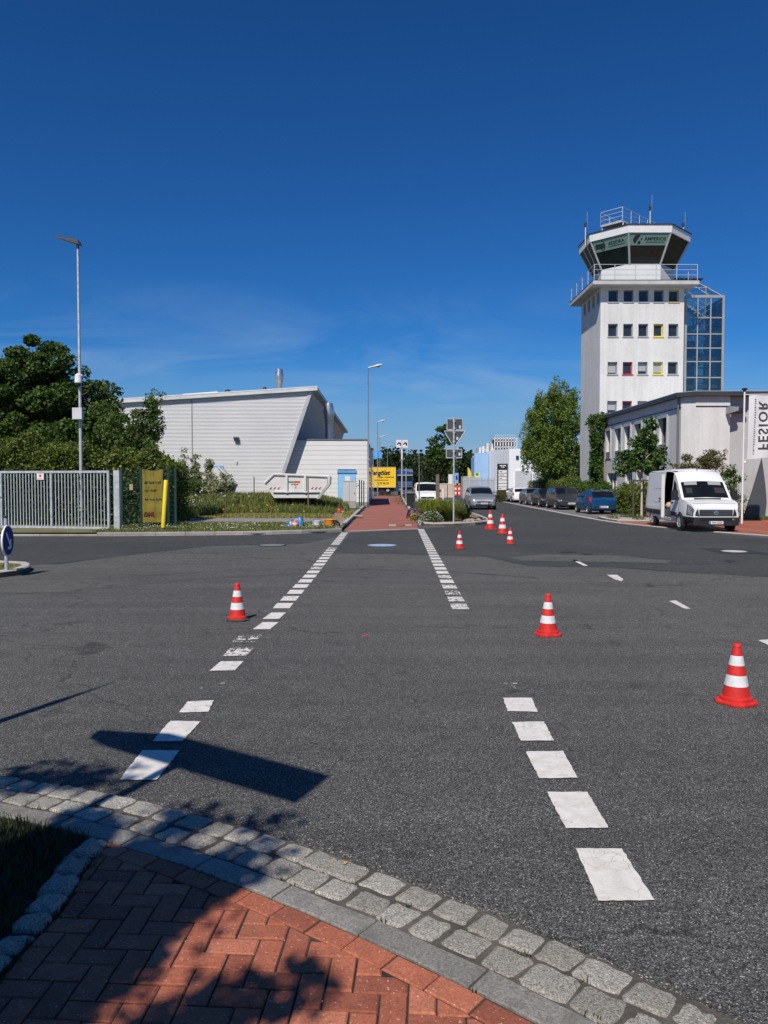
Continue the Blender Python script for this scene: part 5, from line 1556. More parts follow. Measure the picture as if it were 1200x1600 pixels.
def make_car(label, loc, rz, paint, kind, cat='car', group=None, front=True, txt=None, name='parked_car', rear_red=True, grille='bar'):
    root = thing(name, label, cat, loc, rz, group)
    if kind == 'hatch':      # small rounded hatchback
        c = Car(3.43, 1.63, [(0, .50, .56), (.06, .62, .70), (.25, .78, .86), (.6, .88, .95), (.85, .93, 1.0), (1.45, .96, 1.38), (1.75, .97, 1.455), (2.3, .99, 1.46), (2.75, 1.01, 1.42), (3.05, 1.02, 1.33), (3.32, .99, 1.02), (3.40, .80, .84), (3.43, .55, .6)], tumble=.30)
        ws, rwn, sw, wu, r = (.92, 1.46), (2.98, 3.33), ((1.22, 2.02), (2.1, 2.9)), (.62, 2.96), .29
    elif kind == 'mpv':      # compact people carrier
        c = Car(4.38, 1.83, [(0, .50, .56), (.05, .64, .70), (.25, .80, .88), (.7, .93, 1.01), (1.0, .99, 1.07), (1.85, 1.02, 1.52), (2.2, 1.04, 1.60), (2.9, 1.05, 1.61), (3.7, 1.07, 1.54), (3.95, 1.08, 1.46), (4.25, 1.02, 1.06), (4.34, .8, .85), (4.38, .55, .6)], tumble=.30)
        ws, rwn, sw, wu, r = (1.07, 1.86), (3.98, 4.23), ((1.5, 2.55), (2.65, 3.7)), (.85, 3.5), .32
    elif kind == 'estate':
        c = Car(4.65, 1.80, [(0, .46, .52), (.05, .60, .66), (.3, .74, .81), (.8, .86, .93), (1.25, .92, .99), (2.0, .95, 1.38), (2.4, .96, 1.45), (3.3, .97, 1.45), (4.05, .99, 1.38), (4.2, .99, 1.34), (4.52, .95, .99), (4.6, .8, .85), (4.65, .55, .6)], tumble=.36)
        ws, rwn, sw, wu, r = (1.32, 2.02), (4.22, 4.5), ((1.72, 2.65), (2.75, 3.9)), (.9, 3.62), .32
    elif kind == 'saloon':
        c = Car(4.72, 1.83, [(0, .46, .52), (.05, .60, .66), (.3, .74, .81), (.8, .85, .92), (1.35, .91, .98), (2.1, .94, 1.36), (2.5, .95, 1.42), (3.1, .96, 1.41), (3.5, .97, 1.34), (4.1, .98, 1.05), (4.5, .97, 1.02), (4.68, .80, .85), (4.72, .55, .6)], tumble=.38)
        ws, rwn, sw, wu, r = (1.42, 2.12), (3.52, 4.05), ((1.82, 2.65), (2.75, 3.5)), (.9, 3.7), .33
    c.body(paint, root)
    c.top('windscreen', CARGLASS, root, ws[0], ws[1] - .04, 6.65)
    c.top('rear_window', CARGLASS, root, rwn[0], rwn[1], 6.8)
    for sd in (-1, 1):
        for i, (a, b) in enumerate(sw):
            c.patch('side_window', CARGLASS, root, a - (.25 if i == 0 else 0), b, 4.12, 5.85, sd, taper=((.30, 0) if i == 0 else (0, -.12 if i else 0)))
            d = c.patch('door', paint, root, a - .18 if i == 0 else a - .02, b + .03, 1.15, 3.95, sd, off=.005)
            h = c.S(b - .12, 3.6, sd); MB().box(h.x - .09, h.x + .09, min(h.y, h.y + sd*.03), max(h.y, h.y + sd*.03), h.z - .015, h.z + .015).build('handle', paint, d)
        c.patch('headlight', LAMP, root, .05, .42, 3.15, 3.93, sd, off=.008)
        c.patch('tail_light', TAIL, root, c.L - .34, c.L - .05, 3.2, 4.9 if kind in ('hatch',) else 4.0, sd, off=.008)
        c.patch('sill', BLACKP, root, wu[0] + r*1.2, wu[1] - r*1.2, .1, 1.0, sd, off=.006, nk=2)
    # nose: grille, intake, badge bar
    mb = MB(); mb.box(c.L/2 - .01, c.L/2 + .012, -.44, .44, .50, .575); mb.build('grille', BLACKP, root)
    mb = MB(); mb.box(c.L/2 - .06, c.L/2 + .010, -.56, .56, .30, .40); mb.build('air_intake', BLACKP, root)
    mb = MB(); mb.box(c.L/2 - .03, c.L/2 + .022, -.46, .46, .578, .595); mb.build('grille_bar', RIM, root)
    plate(root, c.L/2 + .014, .45, 1, txt if front else None)
    mb = MB(); mb.box(-c.L/2 - .012, -c.L/2 + .03, -.62, .62, .36, .50); mb.build('rear_bumper_trim', BLACKP if kind == 'hatch' else paint, root)
    plate(root, -c.L/2 - .014, .44 if kind == 'hatch' else .72, -1, None)
    mirrors(c, root, ws[0] + .42, paint)
    add_wheels(c, root, wu, r, .2, RIM)
    return root
YAW_TO = -math.pi/2      # nose towards the camera
YAW_AWAY = math.pi/2
SILVER = car_paint('silver_metallic', (0.36, 0.37, 0.38), 0.6, .32)
GREYC = car_paint('grey_metallic', (0.22, 0.23, 0.25), 0.5, .32)
WHITEC = car_paint('white_car_paint', (0.80, 0.80, 0.80))
BLACKC = car_paint('black_car_paint', (0.015, 0.016, 0.02))
ANTHR = car_paint('anthracite_metallic', (0.045, 0.045, 0.05), 0.4, .3)
BLUEC = car_paint('blue_metallic', (0.004, 0.065, 0.19), 0.35, .28)
REDC = car_paint('red_car_paint', (0.50, 0.02, 0.03))
grp = 'cars parked in a row along the right kerb'
make_car('silver people carrier driving towards the crossing past the planted island', (PX(753, 54.5), 55.6, 0), YAW_TO, SILVER, 'mpv', name='moving_car')
make_car('white estate car, farthest in the row parked along the right kerb', (13.0, 74.5, .012), YAW_AWAY, WHITEC, 'estate', group=grp, front=False)
make_car('light grey saloon parked between the white estate and the black car', (12.9, 66.3, .012), YAW_TO, GREYC, 'saloon', group=grp)
make_car('black car parked directly behind the anthracite hatchback', (12.85, 60.6, .012), YAW_TO, BLACKC, 'saloon', group=grp)
make_car('anthracite hatchback parked nose forward behind the small blue car', (12.85, 54.9, .012), YAW_TO, ANTHR, 'mpv', group=grp)
make_car('small metallic blue hatchback parked with its red tail lights towards us', (12.9, 47.0, .012), YAW_AWAY + .03, BLUEC, 'hatch', group=grp, front=False)
make_car('red car seen behind the road works barrier', (PX(729, 110), 112, 0), YAW_TO + .2, REDC, 'hatch', name='red_car')
make_car('dark car with pale bonnet in front of the blue lorry', (PX(637, 98), 99, 0), YAW_TO, GREYC, 'saloon', name='distant_car')

# white panel van with its sliding door open
VANW = car_paint('van_white', (0.72, 0.72, 0.71), 0.0, .4)
van = thing('panel_van', 'white high roofed panel van with its side sliding door open', 'van', (12.55, 31.55, .016), YAW_TO - .03)
c = Car(5.35, 2.0, [(0, .84, .88), (.04, .90, .96), (.15, .97, 1.05), (.5, 1.07, 1.15), (.92, 1.14, 1.23), (1.45, 1.20, 1.88), (1.62, 1.22, 2.06), (1.85, 1.25, 2.26), (2.1, 1.28, 2.38), (2.6, 1.30, 2.42), (5.25, 1.30, 2.38), (5.33, 1.30, 2.31), (5.35, 1.30, 2.24)], z0=.30, tumble=.10, wmin=.84, nose=.75, tail=.15, tailmin=.97, fr=(.16, .36, .62, .90))
HU0, HU1 = 2.05, 2.98
c.body(VANW, van, skip=((HU0, HU1), (1, 2, 3, 4, 5)))         # left in the picture is the van's right side (local -y)
DARKI = M('van_interior', (0.035, 0.035, 0.038), 0.8, var=0.15)
mb = MB()
yi = -c.W/2 + .04
mb.face([(c.L/2-1.98, yi+.02, .50), (c.L/2-5.2, yi+.02, .50), (c.L/2-5.2, .9, .50), (c.L/2-1.98, .9, .50)])
mb.face([(c.L/2-1.98, .9, .50), (c.L/2-5.2, .9, .50), (c.L/2-5.2, .8, 2.3), (c.L/2-1.98, .8, 2.3)])
mb.face([(c.L/2-1.98, -.9, .5), (c.L/2-1.98, .9, .5), (c.L/2-1.98, .8, 2.3), (c.L/2-1.98, -.8, 2.3)])
mb.face([(c.L/2-5.2, -.9, .5), (c.L/2-5.2, .9, .5), (c.L/2-5.2, .8, 2.3), (c.L/2-5.2, -.8, 2.3)])
mb.face([(c.L/2-1.98, -.85, 2.32), (c.L/2-5.2, -.85, 2.32), (c.L/2-5.2, .85, 2.32), (c.L/2-1.98, .85, 2.32)])
mb.build('cargo_lining', DARKI, van)
sd = c.patch('sliding_door', VANW, van, HU1 + .02, HU1 + 1.12, .9, 6.0, -1, off=.075, nu=4, nk=10)
MB().box(c.L/2-HU1-.03, c.L/2-HU1+.0, -1.06, -.93, .42, 2.20).build('door_edge', VANW, van)
MB().box(c.L/2-HU1-.20, c.L/2-HU1-.08, -1.11, -1.07, 1.18, 1.24).build('handle', BLACKP, sd)
c.patch('rub_strip', BLACKP, van, HU1 + .06, HU1 + 1.08, 1.35, 2.3, -1, off=.085, nk=2)
c.patch('rub_strip', BLACKP, van, HU1 + 1.16, 5.2, 1.35, 2.3, -1, off=.012, nk=2)
c.patch('rub_strip', BLACKP, van, 1.30, HU0 - .04, 1.35, 2.3, -1, off=.014, nk=2)
c.patch('rub_strip', BLACKP, van, 1.30, 5.2, 1.35, 2.3, 1, off=.014, nk=2)
MB().box(c.L/2-HU1, c.L/2-HU0, -1.0, -.55, .36, .42).build('step', ALU, van)
MB().box(c.L/2-HU1+.03, c.L/2-HU0-.2, -.92, -.45, .51, .80).build('toolbox', M('toolbox_grey', (0.10, 0.105, 0.11), 0.7), van)
c.top('windscreen', CARGLASS, van, .96, 1.47, 6.62, off=.008, nq=10)
for s_ in (-1, 1):
    d = c.patch('cab_door', VANW, van, 1.12, HU0 - .05, .9, 4.0, s_, off=.007)
    c.patch('side_window', CARGLASS, van, 1.22, HU0 - .10, 4.10, 5.5, s_, off=.009, taper=(.40, -.02))
    p = c.S(HU0 - .2, 3.5, s_); MB().box(p.x-.1, p.x+.1, min(p.y, p.y+s_*.035), max(p.y, p.y+s_*.035), p.z-.02, p.z+.02).build('handle', BLACKP, d)
    c.patch('headlight', LAMP, van, .03, .30, 2.45, 3.95, s_, off=.014)
    c.patch('headlight_rim', BLACKP, van, .0, .36, 2.3, 4.0, s_, off=.008)
    c.patch('bumper_corner', BLACKP, van, .0, .66, .0, 2.0, s_, off=.02)
X1 = c.L/2
def nose(name, mat, y0, y1, z0, z1, d0, d1, parent=None):
    return MB().box(X1 - d0, X1 + d1, y0, y1, z0, z1).build(name, mat, parent or van)
nose('bumper', BLACKP, -.84, .84, .24, .555, .10, .035)
gr = nose('grille', BLACKP, -.62, .62, .60, .84, .05, .016)
for s_ in (-1, 1):
    hl = MB().extrude([(X1 - .02, s_*.63, .60), (X1 - .06, s_*.86, .60), (X1 - .10, s_*.88, .80), (X1 - .12, s_*.86, .93), (X1 - .03, s_*.66, .84)], (.045, 0, 0)).build('headlight', BLACKP, van)
    for yy, zz_, rr in ((.72, .69, .062), (.79, .80, .05)):
        MB().lathe([(rr, 0), (rr*.9, .012), (rr*.3, .022), (.001, .024)], 14, (X1 - .02, s_*yy, zz_), 'x', cap=False).build('lamp_lens', LENS, hl, smooth=60)

for z in (.64, .70, .76, .82): nose('grille_slat', M('slat_grey', (0.09, 0.09, 0.095), .5), -.61, .61, z - .012, z + .012, 0, .03, gr)
nose('air_intake', M('void_black', (0.006, 0.006, 0.006), .9), -.58, .58, .42, .52, 0, .038)
mb = MB(); mb.lathe([(.085, .030), (.09, .036), (.075, .040)], 20, (0, 0, 0), 'x'); 
bd = mb.build('badge', M('badge_chrome', (0.7, 0.71, 0.73), 0.15, 0.95), van, loc=(X1, 0, .715), smooth=40)
bm = MB()
for a, b in (((-.05, .055), (-.018, -.02)), ((-.018, -.02), (0, .02)), ((0, .02), (.018, -.02)), ((.018, -.02), (.05, .055))):
    bm.tube([(.046, a[0], a[1]), (.046, b[0], b[1])], .009, 5)
bm.build('badge_strokes', M('badge_dark', (0.05, 0.05, 0.06), .3), bd)['kind'] = 'stuff'
plate(van, X1 + .039, .355, 1, 'N:H 2220')
mb = MB(); mb.box(X1 - .90, X1 - .80, -.50, .50, 1.205, 1.262); mb.build('bonnet_vent', BLACKP, van)
for s_ in (-1, 1):
    p = c.S(1.22, 4.1, s_)
    m = MB(); m.box(p.x - .02, p.x + .10, min(p.y + s_*.06, p.y + s_*.30), max(p.y + s_*.06, p.y + s_*.30), p.z - .02, p.z + .36); m.box(p.x, p.x + .05, min(p.y - s_*.03, p.y + s_*.07), max(p.y - s_*.03, p.y + s_*.07), p.z + .02, p.z + .10)
    m.build('mirror', BLACKP, van)
mb = MB(); mb.tube([(X1 - 1.95, 0, 2.38), (X1 - 2.0, 0, 2.45), (X1 - 2.2, 0, 2.72)], [.02, .014, .006], 5); mb.build('aerial', BLACKP, van)
for y0 in (-.62, .12):
    m = MB(); m.box(X1 - 1.66, X1 - 1.60, y0, y0 + .5, 1.93, 2.03); 
nose('step_light', LAMP, .60, .68, .45, .50, 0, .04)
add_wheels(c, van, (.98, 4.28), .345, .22, RIM_D)
vb = thing('bundle', 'beige and pink bundle lying inside the open van door', 'bundle', (0, 0, 0))
pb = van.matrix_basis @ Vector((c.L/2 - 2.78, -.80, .81))
vb.location = pb
mb = MB(); mb.lathe([(.05, 0), (.14, .03), (.16, .12), (.10, .22), (.03, .25)], 10); mb.build('cloth', M('beige_plush', (0.52, 0.34, 0.22), .9, var=.3, vs_=12), vb, smooth=60)
mb = MB(); mb.lathe([(.04, 0), (.10, .03), (.11, .09), (.05, .15)], 10, (.16, -.02, -.0)); mb.build('cloth', M('pink_plush', (0.55, 0.25, 0.24), .9, var=.3, vs_=12), vb, smooth=60)

SEAM = M('panel_seam', (0.10, 0.10, 0.105), .7)
for u_ in (1.10, HU0 - .035): c.patch('panel_seam', SEAM, van, u_, u_ + .018, .9, 6.0 if u_ > 1.5 else 4.0, -1, off=.011, nu=1, nk=8)
for k_ in (3.3, 4.6): c.patch('panel_crease', M('crease_grey', (0.42, 0.42, 0.43), .6), van, HU1 + .1, HU1 + 1.05, k_, k_ + .05, -1, off=.079, nu=2, nk=1)
for u_, k0, k1 in ((HU1 + 1.14, .6, 6.0), (5.1, .6, 6.0)): c.patch('panel_seam', SEAM, van, u_, u_ + .02, k0, k1, -1, off=.009, nu=1, nk=8)
c.top('bonnet_seam', SEAM, van, .20, .215, 6.6, off=.006, nu=1)
for s_ in (-1, 1): c.patch('sun_visor', M('visor_pale', (0.30, 0.31, 0.32), .6), van, 1.36, 1.455, 7.08, 7.72, s_, off=.012, nu=2, nk=4)
for s_, k0, k1 in ((-1, 7.1, 7.4), (1, 7.0, 7.5)): c.patch('seat_headrest', M('seat_grey', (0.018, 0.019, 0.021), .8), van, 1.10, 1.27, k0, k1, s_, off=.011, nu=2, nk=3)

# white minibus parked beyond the planted island
mini = thing('minibus', 'white minibus parked behind the planted island facing us', 'van', (PX(668, 62), 64.5, 0), YAW_TO)
c = Car(4.9, 1.95, [(0, .62, .68), (.05, .78, .84), (.2, .94, 1.0), (.7, 1.06, 1.13), (.95, 1.1, 1.17), (1.75, 1.12, 1.82), (2.1, 1.12, 1.93), (4.75, 1.12, 1.9), (4.87, 1.1, 1.7), (4.9, .7, .9)], z0=.25, tumble=.13, wmin=.86, nose=.6, tail=.2, tailmin=.95)
c.body(VANW, mini)
c.top('windscreen', CARGLASS, mini, 1.0, 1.72, 6.6, off=.01)
for s_ in (-1, 1):
    c.patch('side_window', CARGLASS, mini, 1.4, 2.3, 4.1, 5.9, s_, taper=(.35, 0)); c.patch('side_window', CARGLASS, mini, 2.4, 4.6, 4.1, 5.9, s_)
    c.patch('headlight', LAMP, mini, .04, .4, 2.9, 3.9, s_, off=.01)
    c.patch('cab_door', VANW, mini, 1.15, 2.33, 1.0, 3.95, s_, off=.007)
X1 = c.L/2
MB().box(X1-.05, X1+.012, -.55, .55, .62, .76).build('grille', BLACKP, mini)
MB().lathe([(.07, .012), (.07, .02)], 14, (X1, 0, .69), 'x').build('badge', RIM, mini)
MB().box(X1-.08, X1+.04, -.78, .78, .35, .58).build('bumper', M('bumper_grey', (0.22, 0.22, 0.23), .6), mini)
plate(mini, X1 + .042, .47, 1, None)
mirrors(c, mini, 1.45, BLACKP, big=1.3)
add_wheels(c, mini, (.9, 3.9), .33, .2, RIM_D)

# yellow box lorry at the end of the brick path (rear and side of the box in view)
LY = 114.0
lorry = thing('box_lorry', 'yellow box lorry with dark advertising lettering at the end of the brick path', 'lorry', (PX(600, LY), LY, 0))
lx0, lx1 = PX(583, LY) - PX(600, LY), PX(618, LY) - PX(600, LY)
lz0, lz1 = PZ(761, LY), PZ(730.5, LY)
lx0 -= 1.6
YBOX = M('lorry_yellow', (0.85, 0.55, 0.01), .5, var=.03)
bxm = MB().box(lx0, lx1, 0, 2.5, lz0, lz1).build('box_body', YBOX, lorry)
fr_ = MB()
for z in (lz0-.06, lz1-.02): fr_.box(lx0, lx1+.03, -.03, 2.53, z, z+.09)
fr_.box(lx1-.06, lx1+.04, -.03, 2.53, lz0, lz1); fr_.build('box_frame', M('lorry_frame', (0.62, 0.56, 0.30), .5), lorry)
INKB = M('lorry_ink', (0.02, 0.012, 0.03), .5)
RX = Matrix.Rotation(math.pi/2, 4, 'X')
text('Vergölst', .92, INKB, bxm, Matrix.Translation((PX(596, LY)-PX(600, LY)-.35, -.02, PZ(739, LY))) @ RX, bold=.035, shear=.18)
text('Reifen + Autoservice', .26, INKB, bxm, Matrix.Translation((PX(603.5, LY)-PX(600, LY), -.02, PZ(745.5, LY))) @ RX, bold=.008, shear=.1)
MB().box(lx0+1.8, PX(606.5, LY)-PX(600, LY), -.02, -.012, PZ(751, LY), PZ(749.3, LY)).build('print_line', M('print_brown', (0.35, 0.2, 0.02), .6), bxm)
text('8 27 46 35', .40, INKB, bxm, Matrix.Translation((PX(598.5, LY)-PX(600, LY), -.02, PZ(755.3, LY))) @ RX, bold=.01, shear=.1)
MB().box(lx0, lx1-.2, .4, 2.1, .55, lz0-.07).build('chassis', DARKM, lorry)
for x in (lx0+.8, lx1-1.1, lx1-.1-1.9):
    m = MB(); m.lathe([(.25, -.02), (.46, -.02), (.48, .05), (.48, .25), (.25, .25)], 18, (x, .2, .48), 'y'); m.build('wheel', RUBBER, lorry, smooth=40)
MB().box(PX(604, LY)-PX(600, LY), PX(608, LY)-PX(600, LY), -.03, .3, .62, .95).build('side_box', ALU, lorry)

# blue lorry cab beyond
BLY = 120.0
bl = thing('blue_lorry', 'dark blue lorry cab standing beyond the yellow lorry', 'lorry', (PX(633, BLY), BLY, 0))
LBL = M('lorry_blue', (0.015, 0.045, 0.17), .35, coat=.4)
w2 = 1.22
m = MB(); m.extrude([(-w2, 0, .55), (w2, 0, .55), (w2, 0, PZ(738, BLY)), (w2*.94, .25, PZ(733, BLY)), (-w2*.94, .25, PZ(733, BLY)), (-w2, 0, PZ(738, BLY))], (0, 2.2, 0)); m.build('cab', LBL, bl)
MB().box(-w2*.92, w2*.92, -.03, .02, PZ(752, BLY), PZ(744, BLY)).build('windscreen', CARGLASS, bl)
MB().box(-w2*.98, w2*.98, -.16, .04, PZ(743.5, BLY), PZ(741.5, BLY)).build('sun_visor', M('visor_grey', (0.3, 0.32, 0.36), .5), bl)
for z in (753.5, 756.5, 760): MB().box(-w2*.9, w2*.9, -.04, .0, PZ(z, BLY)-.06, PZ(z, BLY)+.06).build('grille_bar', STEEL, bl)
for s_ in (-1, 1):
    MB().box(s_*w2*.62-.22, s_*w2*.62+.22, -.05, .0, .8, 1.05).build('headlight', LAMP, bl)
    m = MB(); m.lathe([(.25, 0), (.5, 0), (.5, .3), (.25, .3)], 16, (s_*(w2-.15), .9, .5), 'x'); m.build('wheel', RUBBER, bl)
MB().box(-w2, w2, 2.4, 9, 1.0, PZ(734, BLY)).build('trailer', M('trailer_blue', (0.03, 0.05, 0.12), .6), bl)
# ------------------------------------------------------------------ traffic cones
def cone_meshes(h, base_dark):
    r0, r1 = h*.225, h*.055
    hb = h*.10
    def rad(t): return r0 + (r1 - r0) * t
    base = MB(); b = h*.30
    o = [(-b, -b*.55), (-b*.55, -b), (b*.55, -b), (b, -b*.55), (b, b*.55), (b*.55, b), (-b*.55, b), (-b, b*.55)]
    n = 8
    base.add([(x, y, 0) for x, y in o] + [(x, y, h*.03) for x, y in o] + [(x*.86, y*.86, h*.055) for x, y in o], [[i, (i+1) % n, n+(i+1) % n, n+i] for i in range(n)] + [[n+i, n+(i+1) % n, 2*n+(i+1) % n, 2*n+i] for i in range(n)] + [[2*n+i for i in range(n)]])
    bm = base.mesh('base', CONE_B if base_dark else RED)
    collar = MB().lathe([(r0*1.16, h*.05), (r0*1.14, h*.10), (r0*1.0, h*.125)], 28).mesh('collar', RED, 40)
    def band(a, b_, eps, mat, nm):
        za, zb = hb + (h-hb)*a, hb + (h-hb)*b_
        return MB().lathe([(rad(a)+eps, za), (rad(b_)+eps, zb)], 28, cap=False).mesh(nm, mat, 60)
    body = MB().lathe([(rad(0), hb), (rad(.94), hb+(h-hb)*.94), (rad(.94)+h*.008, hb+(h-hb)*.945), (rad(1)+h*.006, h*.99), (rad(1)-h*.01, h), (.002, h*.99)], 28).mesh('body', RED, 40)
    bands = [band(.22, .42, .0025, CONE_W, 'reflective_band'), band(.60, .78, .0025, CONE_W, 'reflective_band')]
    return bm, collar, body, bands
CM = {(h, d): cone_meshes(h, d) for h, d in ((.50, False), (.50, True), (.74, False), (.74, True))}
def cone(px, py, key, rz, label):
    p = G(px, py)
    root = thing('traffic_cone', label, 'traffic cone', (p.x, p.y, .0045), rz, 'red and white traffic cones on the crossing')
    bm, co, bo, ba = CM[key]
    inst('base', bm, root); inst('collar', co, root); inst('body', bo, root)
    for b in ba: inst('reflective_band', b, root)
    return root
cone(1150, 1098, (.50, False), .5, 'red and white cone nearest the camera at the right edge')
cone(856, 992, (.50, False), .3, 'red and white cone standing alone in mid road right of the crossing')
cone(371, 969, (.50, True), .2, 'red and white cone with dark base beside the left painted dashes')
cone(718, 858, (.50, True), .4, 'small cone with dark base just right of the right painted dashes')
cone(797, 850.5, (.50, True), .1, 'small cone with dark base, rightmost of the cluster by the island')
cone(766, 826.5, (.74, False), .6, 'tall cone with red base touching the corner of the planted island')
cone(785, 835, (.74, True), .2, 'tall cone with dark base between the two others by the island')

# ------------------------------------------------------------------ manhole covers
def manhole(px, py, r, label, mat, ring, patch=None):
    p = G(px, py, .009)
    root = thing('manhole_cover', label, 'manhole cover', (p.x, p.y, .009))
    m = MB(); m.lathe([(r, 0), (r, .006), (r*.90, .007)], 28, cap=False); m.lathe([(.0, .007), (r*.90, .007)][::-1], 28, cap=False); m.build('frame', ring, root)
    m = MB(); m.lathe([(r*.88, .007), (r*.87, .010), (.001, .010)], 28, cap=False); m.build('lid', mat, root)
    return root
IRON = M('cast_iron', (0.24, 0.235, 0.23), .45, .3, var=.2, vs_=6)
manhole(425, 852, .42, 'grey round manhole cover in the asphalt left of the crossing', IRON, PATCH_D)
manhole(597, 852, .44, 'round manhole cover painted pale blue between the two dashed rows', M('blue_spray', (0.30, 0.42, 0.56), .7, var=.35, vs_=5), M('blue_ring', (0.18, 0.28, 0.42), .7))
manhole(1147, 861.5, .34, 'pale round manhole cover in a dark square patch near the van', M('bright_lid', (0.58, 0.57, 0.55), .5, .1), IRON)
sheet('asphalt_patch', [(1094, 856.5), (1160, 858), (1215, 866.5), (1125, 864)], PATCH_D, 0.0085)

# ------------------------------------------------------------------ tall lamp post on the left, with camera and box
ly = 32.0
lp = thing('street_lamp', 'tall galvanised lamp post with flat dark lamp head behind the gate', 'street lamp', (PX(127, ly), ly, .1))
zt = PZ(383, ly) - .1
MB().tube([(0, 0, 0), (0, 0, 1.2), (0, 0, 1.21), (0, 0, zt)], [.095, .09, .075, .045], 12).build('pole', GALV, lp, smooth=40)
lm = MB()
hx = lambda px: PX(px, ly) - PX(127, ly)
lm.add([(hx(99), -.5, zt+.20), (hx(130), -.05, zt+.02), (hx(130), .3, zt+.02), (hx(103), .15, zt+.26), (hx(99), -.5, zt+.26), (hx(127), -.05, zt+.22), (hx(127), .3, zt+.22), (hx(103), .15, zt+.32)], [[0, 1, 2, 3][::-1], [4, 5, 6, 7], [0, 1, 5, 4], [1, 2, 6, 5], [2, 3, 7, 6], [3, 0, 4, 7]])
lm.build('lamp_head', M('lamp_grey', (0.16, 0.165, 0.17), .4, .4), lp)
MB().tube([(0, 0, zt-.15), (0, 0, zt+.05)], .06, 8).build('collar', DARKM, lp)
MB().face([(hx(103), -.36, zt+.17), (hx(122), -.1, zt+.055), (hx(122), .12, zt+.055), (hx(105), -.02, zt+.17)]).build('diffuser', M('diffuser', (0.45, 0.42, 0.32), .4), lp)
cp = P(122.5, 592, ly - .2)
sc = thing('security_camera', 'white dome security camera on the tall left lamp post', 'camera', (cp.x, ly - .2, cp.z))
MB().lathe([(.06, .22), (.13, .16), (.14, -.02), (.15, -.05), (.15, -.16), (.10, -.20)], 16).build('housing', WHITE, sc, smooth=40)
MB().lathe([(.12, -.20), (.105, -.27), (.06, -.31), (.01, -.325)], 16).build('dome', GLASS, sc, smooth=60)
MB().box(-.03, .16, -.03, .2, .12, .19).build('bracket', WHITE, sc)
bp = P(122.5, 646.5, ly - .2)
jb = thing('junction_box', 'pale grey junction box strapped to the left lamp post', 'box', (bp.x, ly - .22, bp.z))
MB().box(-.2, .2, -.12, .1, -.24, .24).build('casing', M('box_grey', (0.52, 0.53, 0.53), .5), jb); MB().box(-.19, .19, -.135, -.121, -.23, .23).build('cover', M('box_grey2', (0.58, 0.59, 0.59), .5), jb)
for z in (-.15, .15): MB().box(-.02, .24, .08, .3, z-.02, z+.02).build('strap', DARKM, jb)

# ------------------------------------------------------------------ galvanised gate
ga, gb = Vector((PX(0.5, 29.6), 29.6)), Vector((PX(171, 28.6), 28.6))
gdir = (gb - ga); GL = gdir.length; grz = math.atan2(gdir.y, gdir.x)
gate = thing('swing_gate', 'galvanised steel bar gate across the entrance on the left', 'gate', (ga.x, ga.y, 0), grz)
gz0, gz1 = .14, 2.32
fw = .085
MB().box(0, GL, -.045, .045, gz1-fw, gz1).build('top_rail', GALV, gate); MB().box(0, GL, -.045, .045, gz0, gz0+fw).build('bottom_rail', GALV, gate)
for x in (0, GL*.467, GL-fw): MB().box(x, x+fw, -.04, .04, gz0+fw, gz1-fw).build('stile', GALV, gate)
barm = MB().box(-.016, .016, -.016, .016, gz0+fw, gz1-fw).mesh('bar', GALV)
for i in range(1, 17): 
    if i < 16: inst('bar', barm, gate, (fw + (GL*.467-fw)*i/16, 0, 0))
for i in range(1, 17): inst('bar', barm, gate, (GL*.467+fw + (GL*.533-2*fw)*i/17, 0, 0))
nx = (PX(66, 29.2) - ga.x)
n_ = MB().box(nx-.15, nx+.15, -.06, -.047, gz1-.34, gz1-.10).build('notice_plate', WHITE, gate)
MB().lathe([(.05, -.064), (.05, -.061)], 16, (nx, 0, gz1-.19), 'y').build('red_symbol', RED, n_)
MB().box(nx-.10, nx+.10, -.064, -.061, gz1-.31, gz1-.295).build('print_line', RED, n_)
MB().box(-.03, .12, -.09, -.045, 1.32, 1.38).build('latch', GALV, gate)
pp = P(183.5, 790, 28.5)
post = thing('gate_post', 'thick galvanised square post at the right end of the gate', 'post', (pp.x, 28.5, 0))
MB().box(-.105, .105, -.1, .1, 0, 2.31).build('shaft', GALV, post); MB().box(-.11, .11, -.105, .105, 2.312, 2.33).build('cap', GALV, post)

# ------------------------------------------------------------------ green mesh fence with yellow banner
GREENF = M('fence_green', (0.010, 0.045, 0.032), .5, .2)
fy = 30.6
fn = thing('mesh_fence', 'dark green wire mesh fence right of the gate', 'fence', (PX(190, fy), fy, .12))
fl = PX(275, fy) - PX(190, fy)
zf = PZ(730, fy) - .12
for px in (190, 220, 262.5, 274):
    x = PX(px, fy) - PX(190, fy); MB().box(x-.04, x+.04, -.03, .03, 0, zf).build('fence_post', GREENF, fn)
wm = MB()
for i in range(int(fl/.05)): wm.box(i*.05-.003, i*.05+.003, -.003, .003, .05, zf-.02)
for i in range(int(zf/.2)): wm.box(0, fl, -.007, .007, .05+i*.2, .062+i*.2)
wm.build('wire_mesh', GREENF, fn)['kind'] = 'stuff'
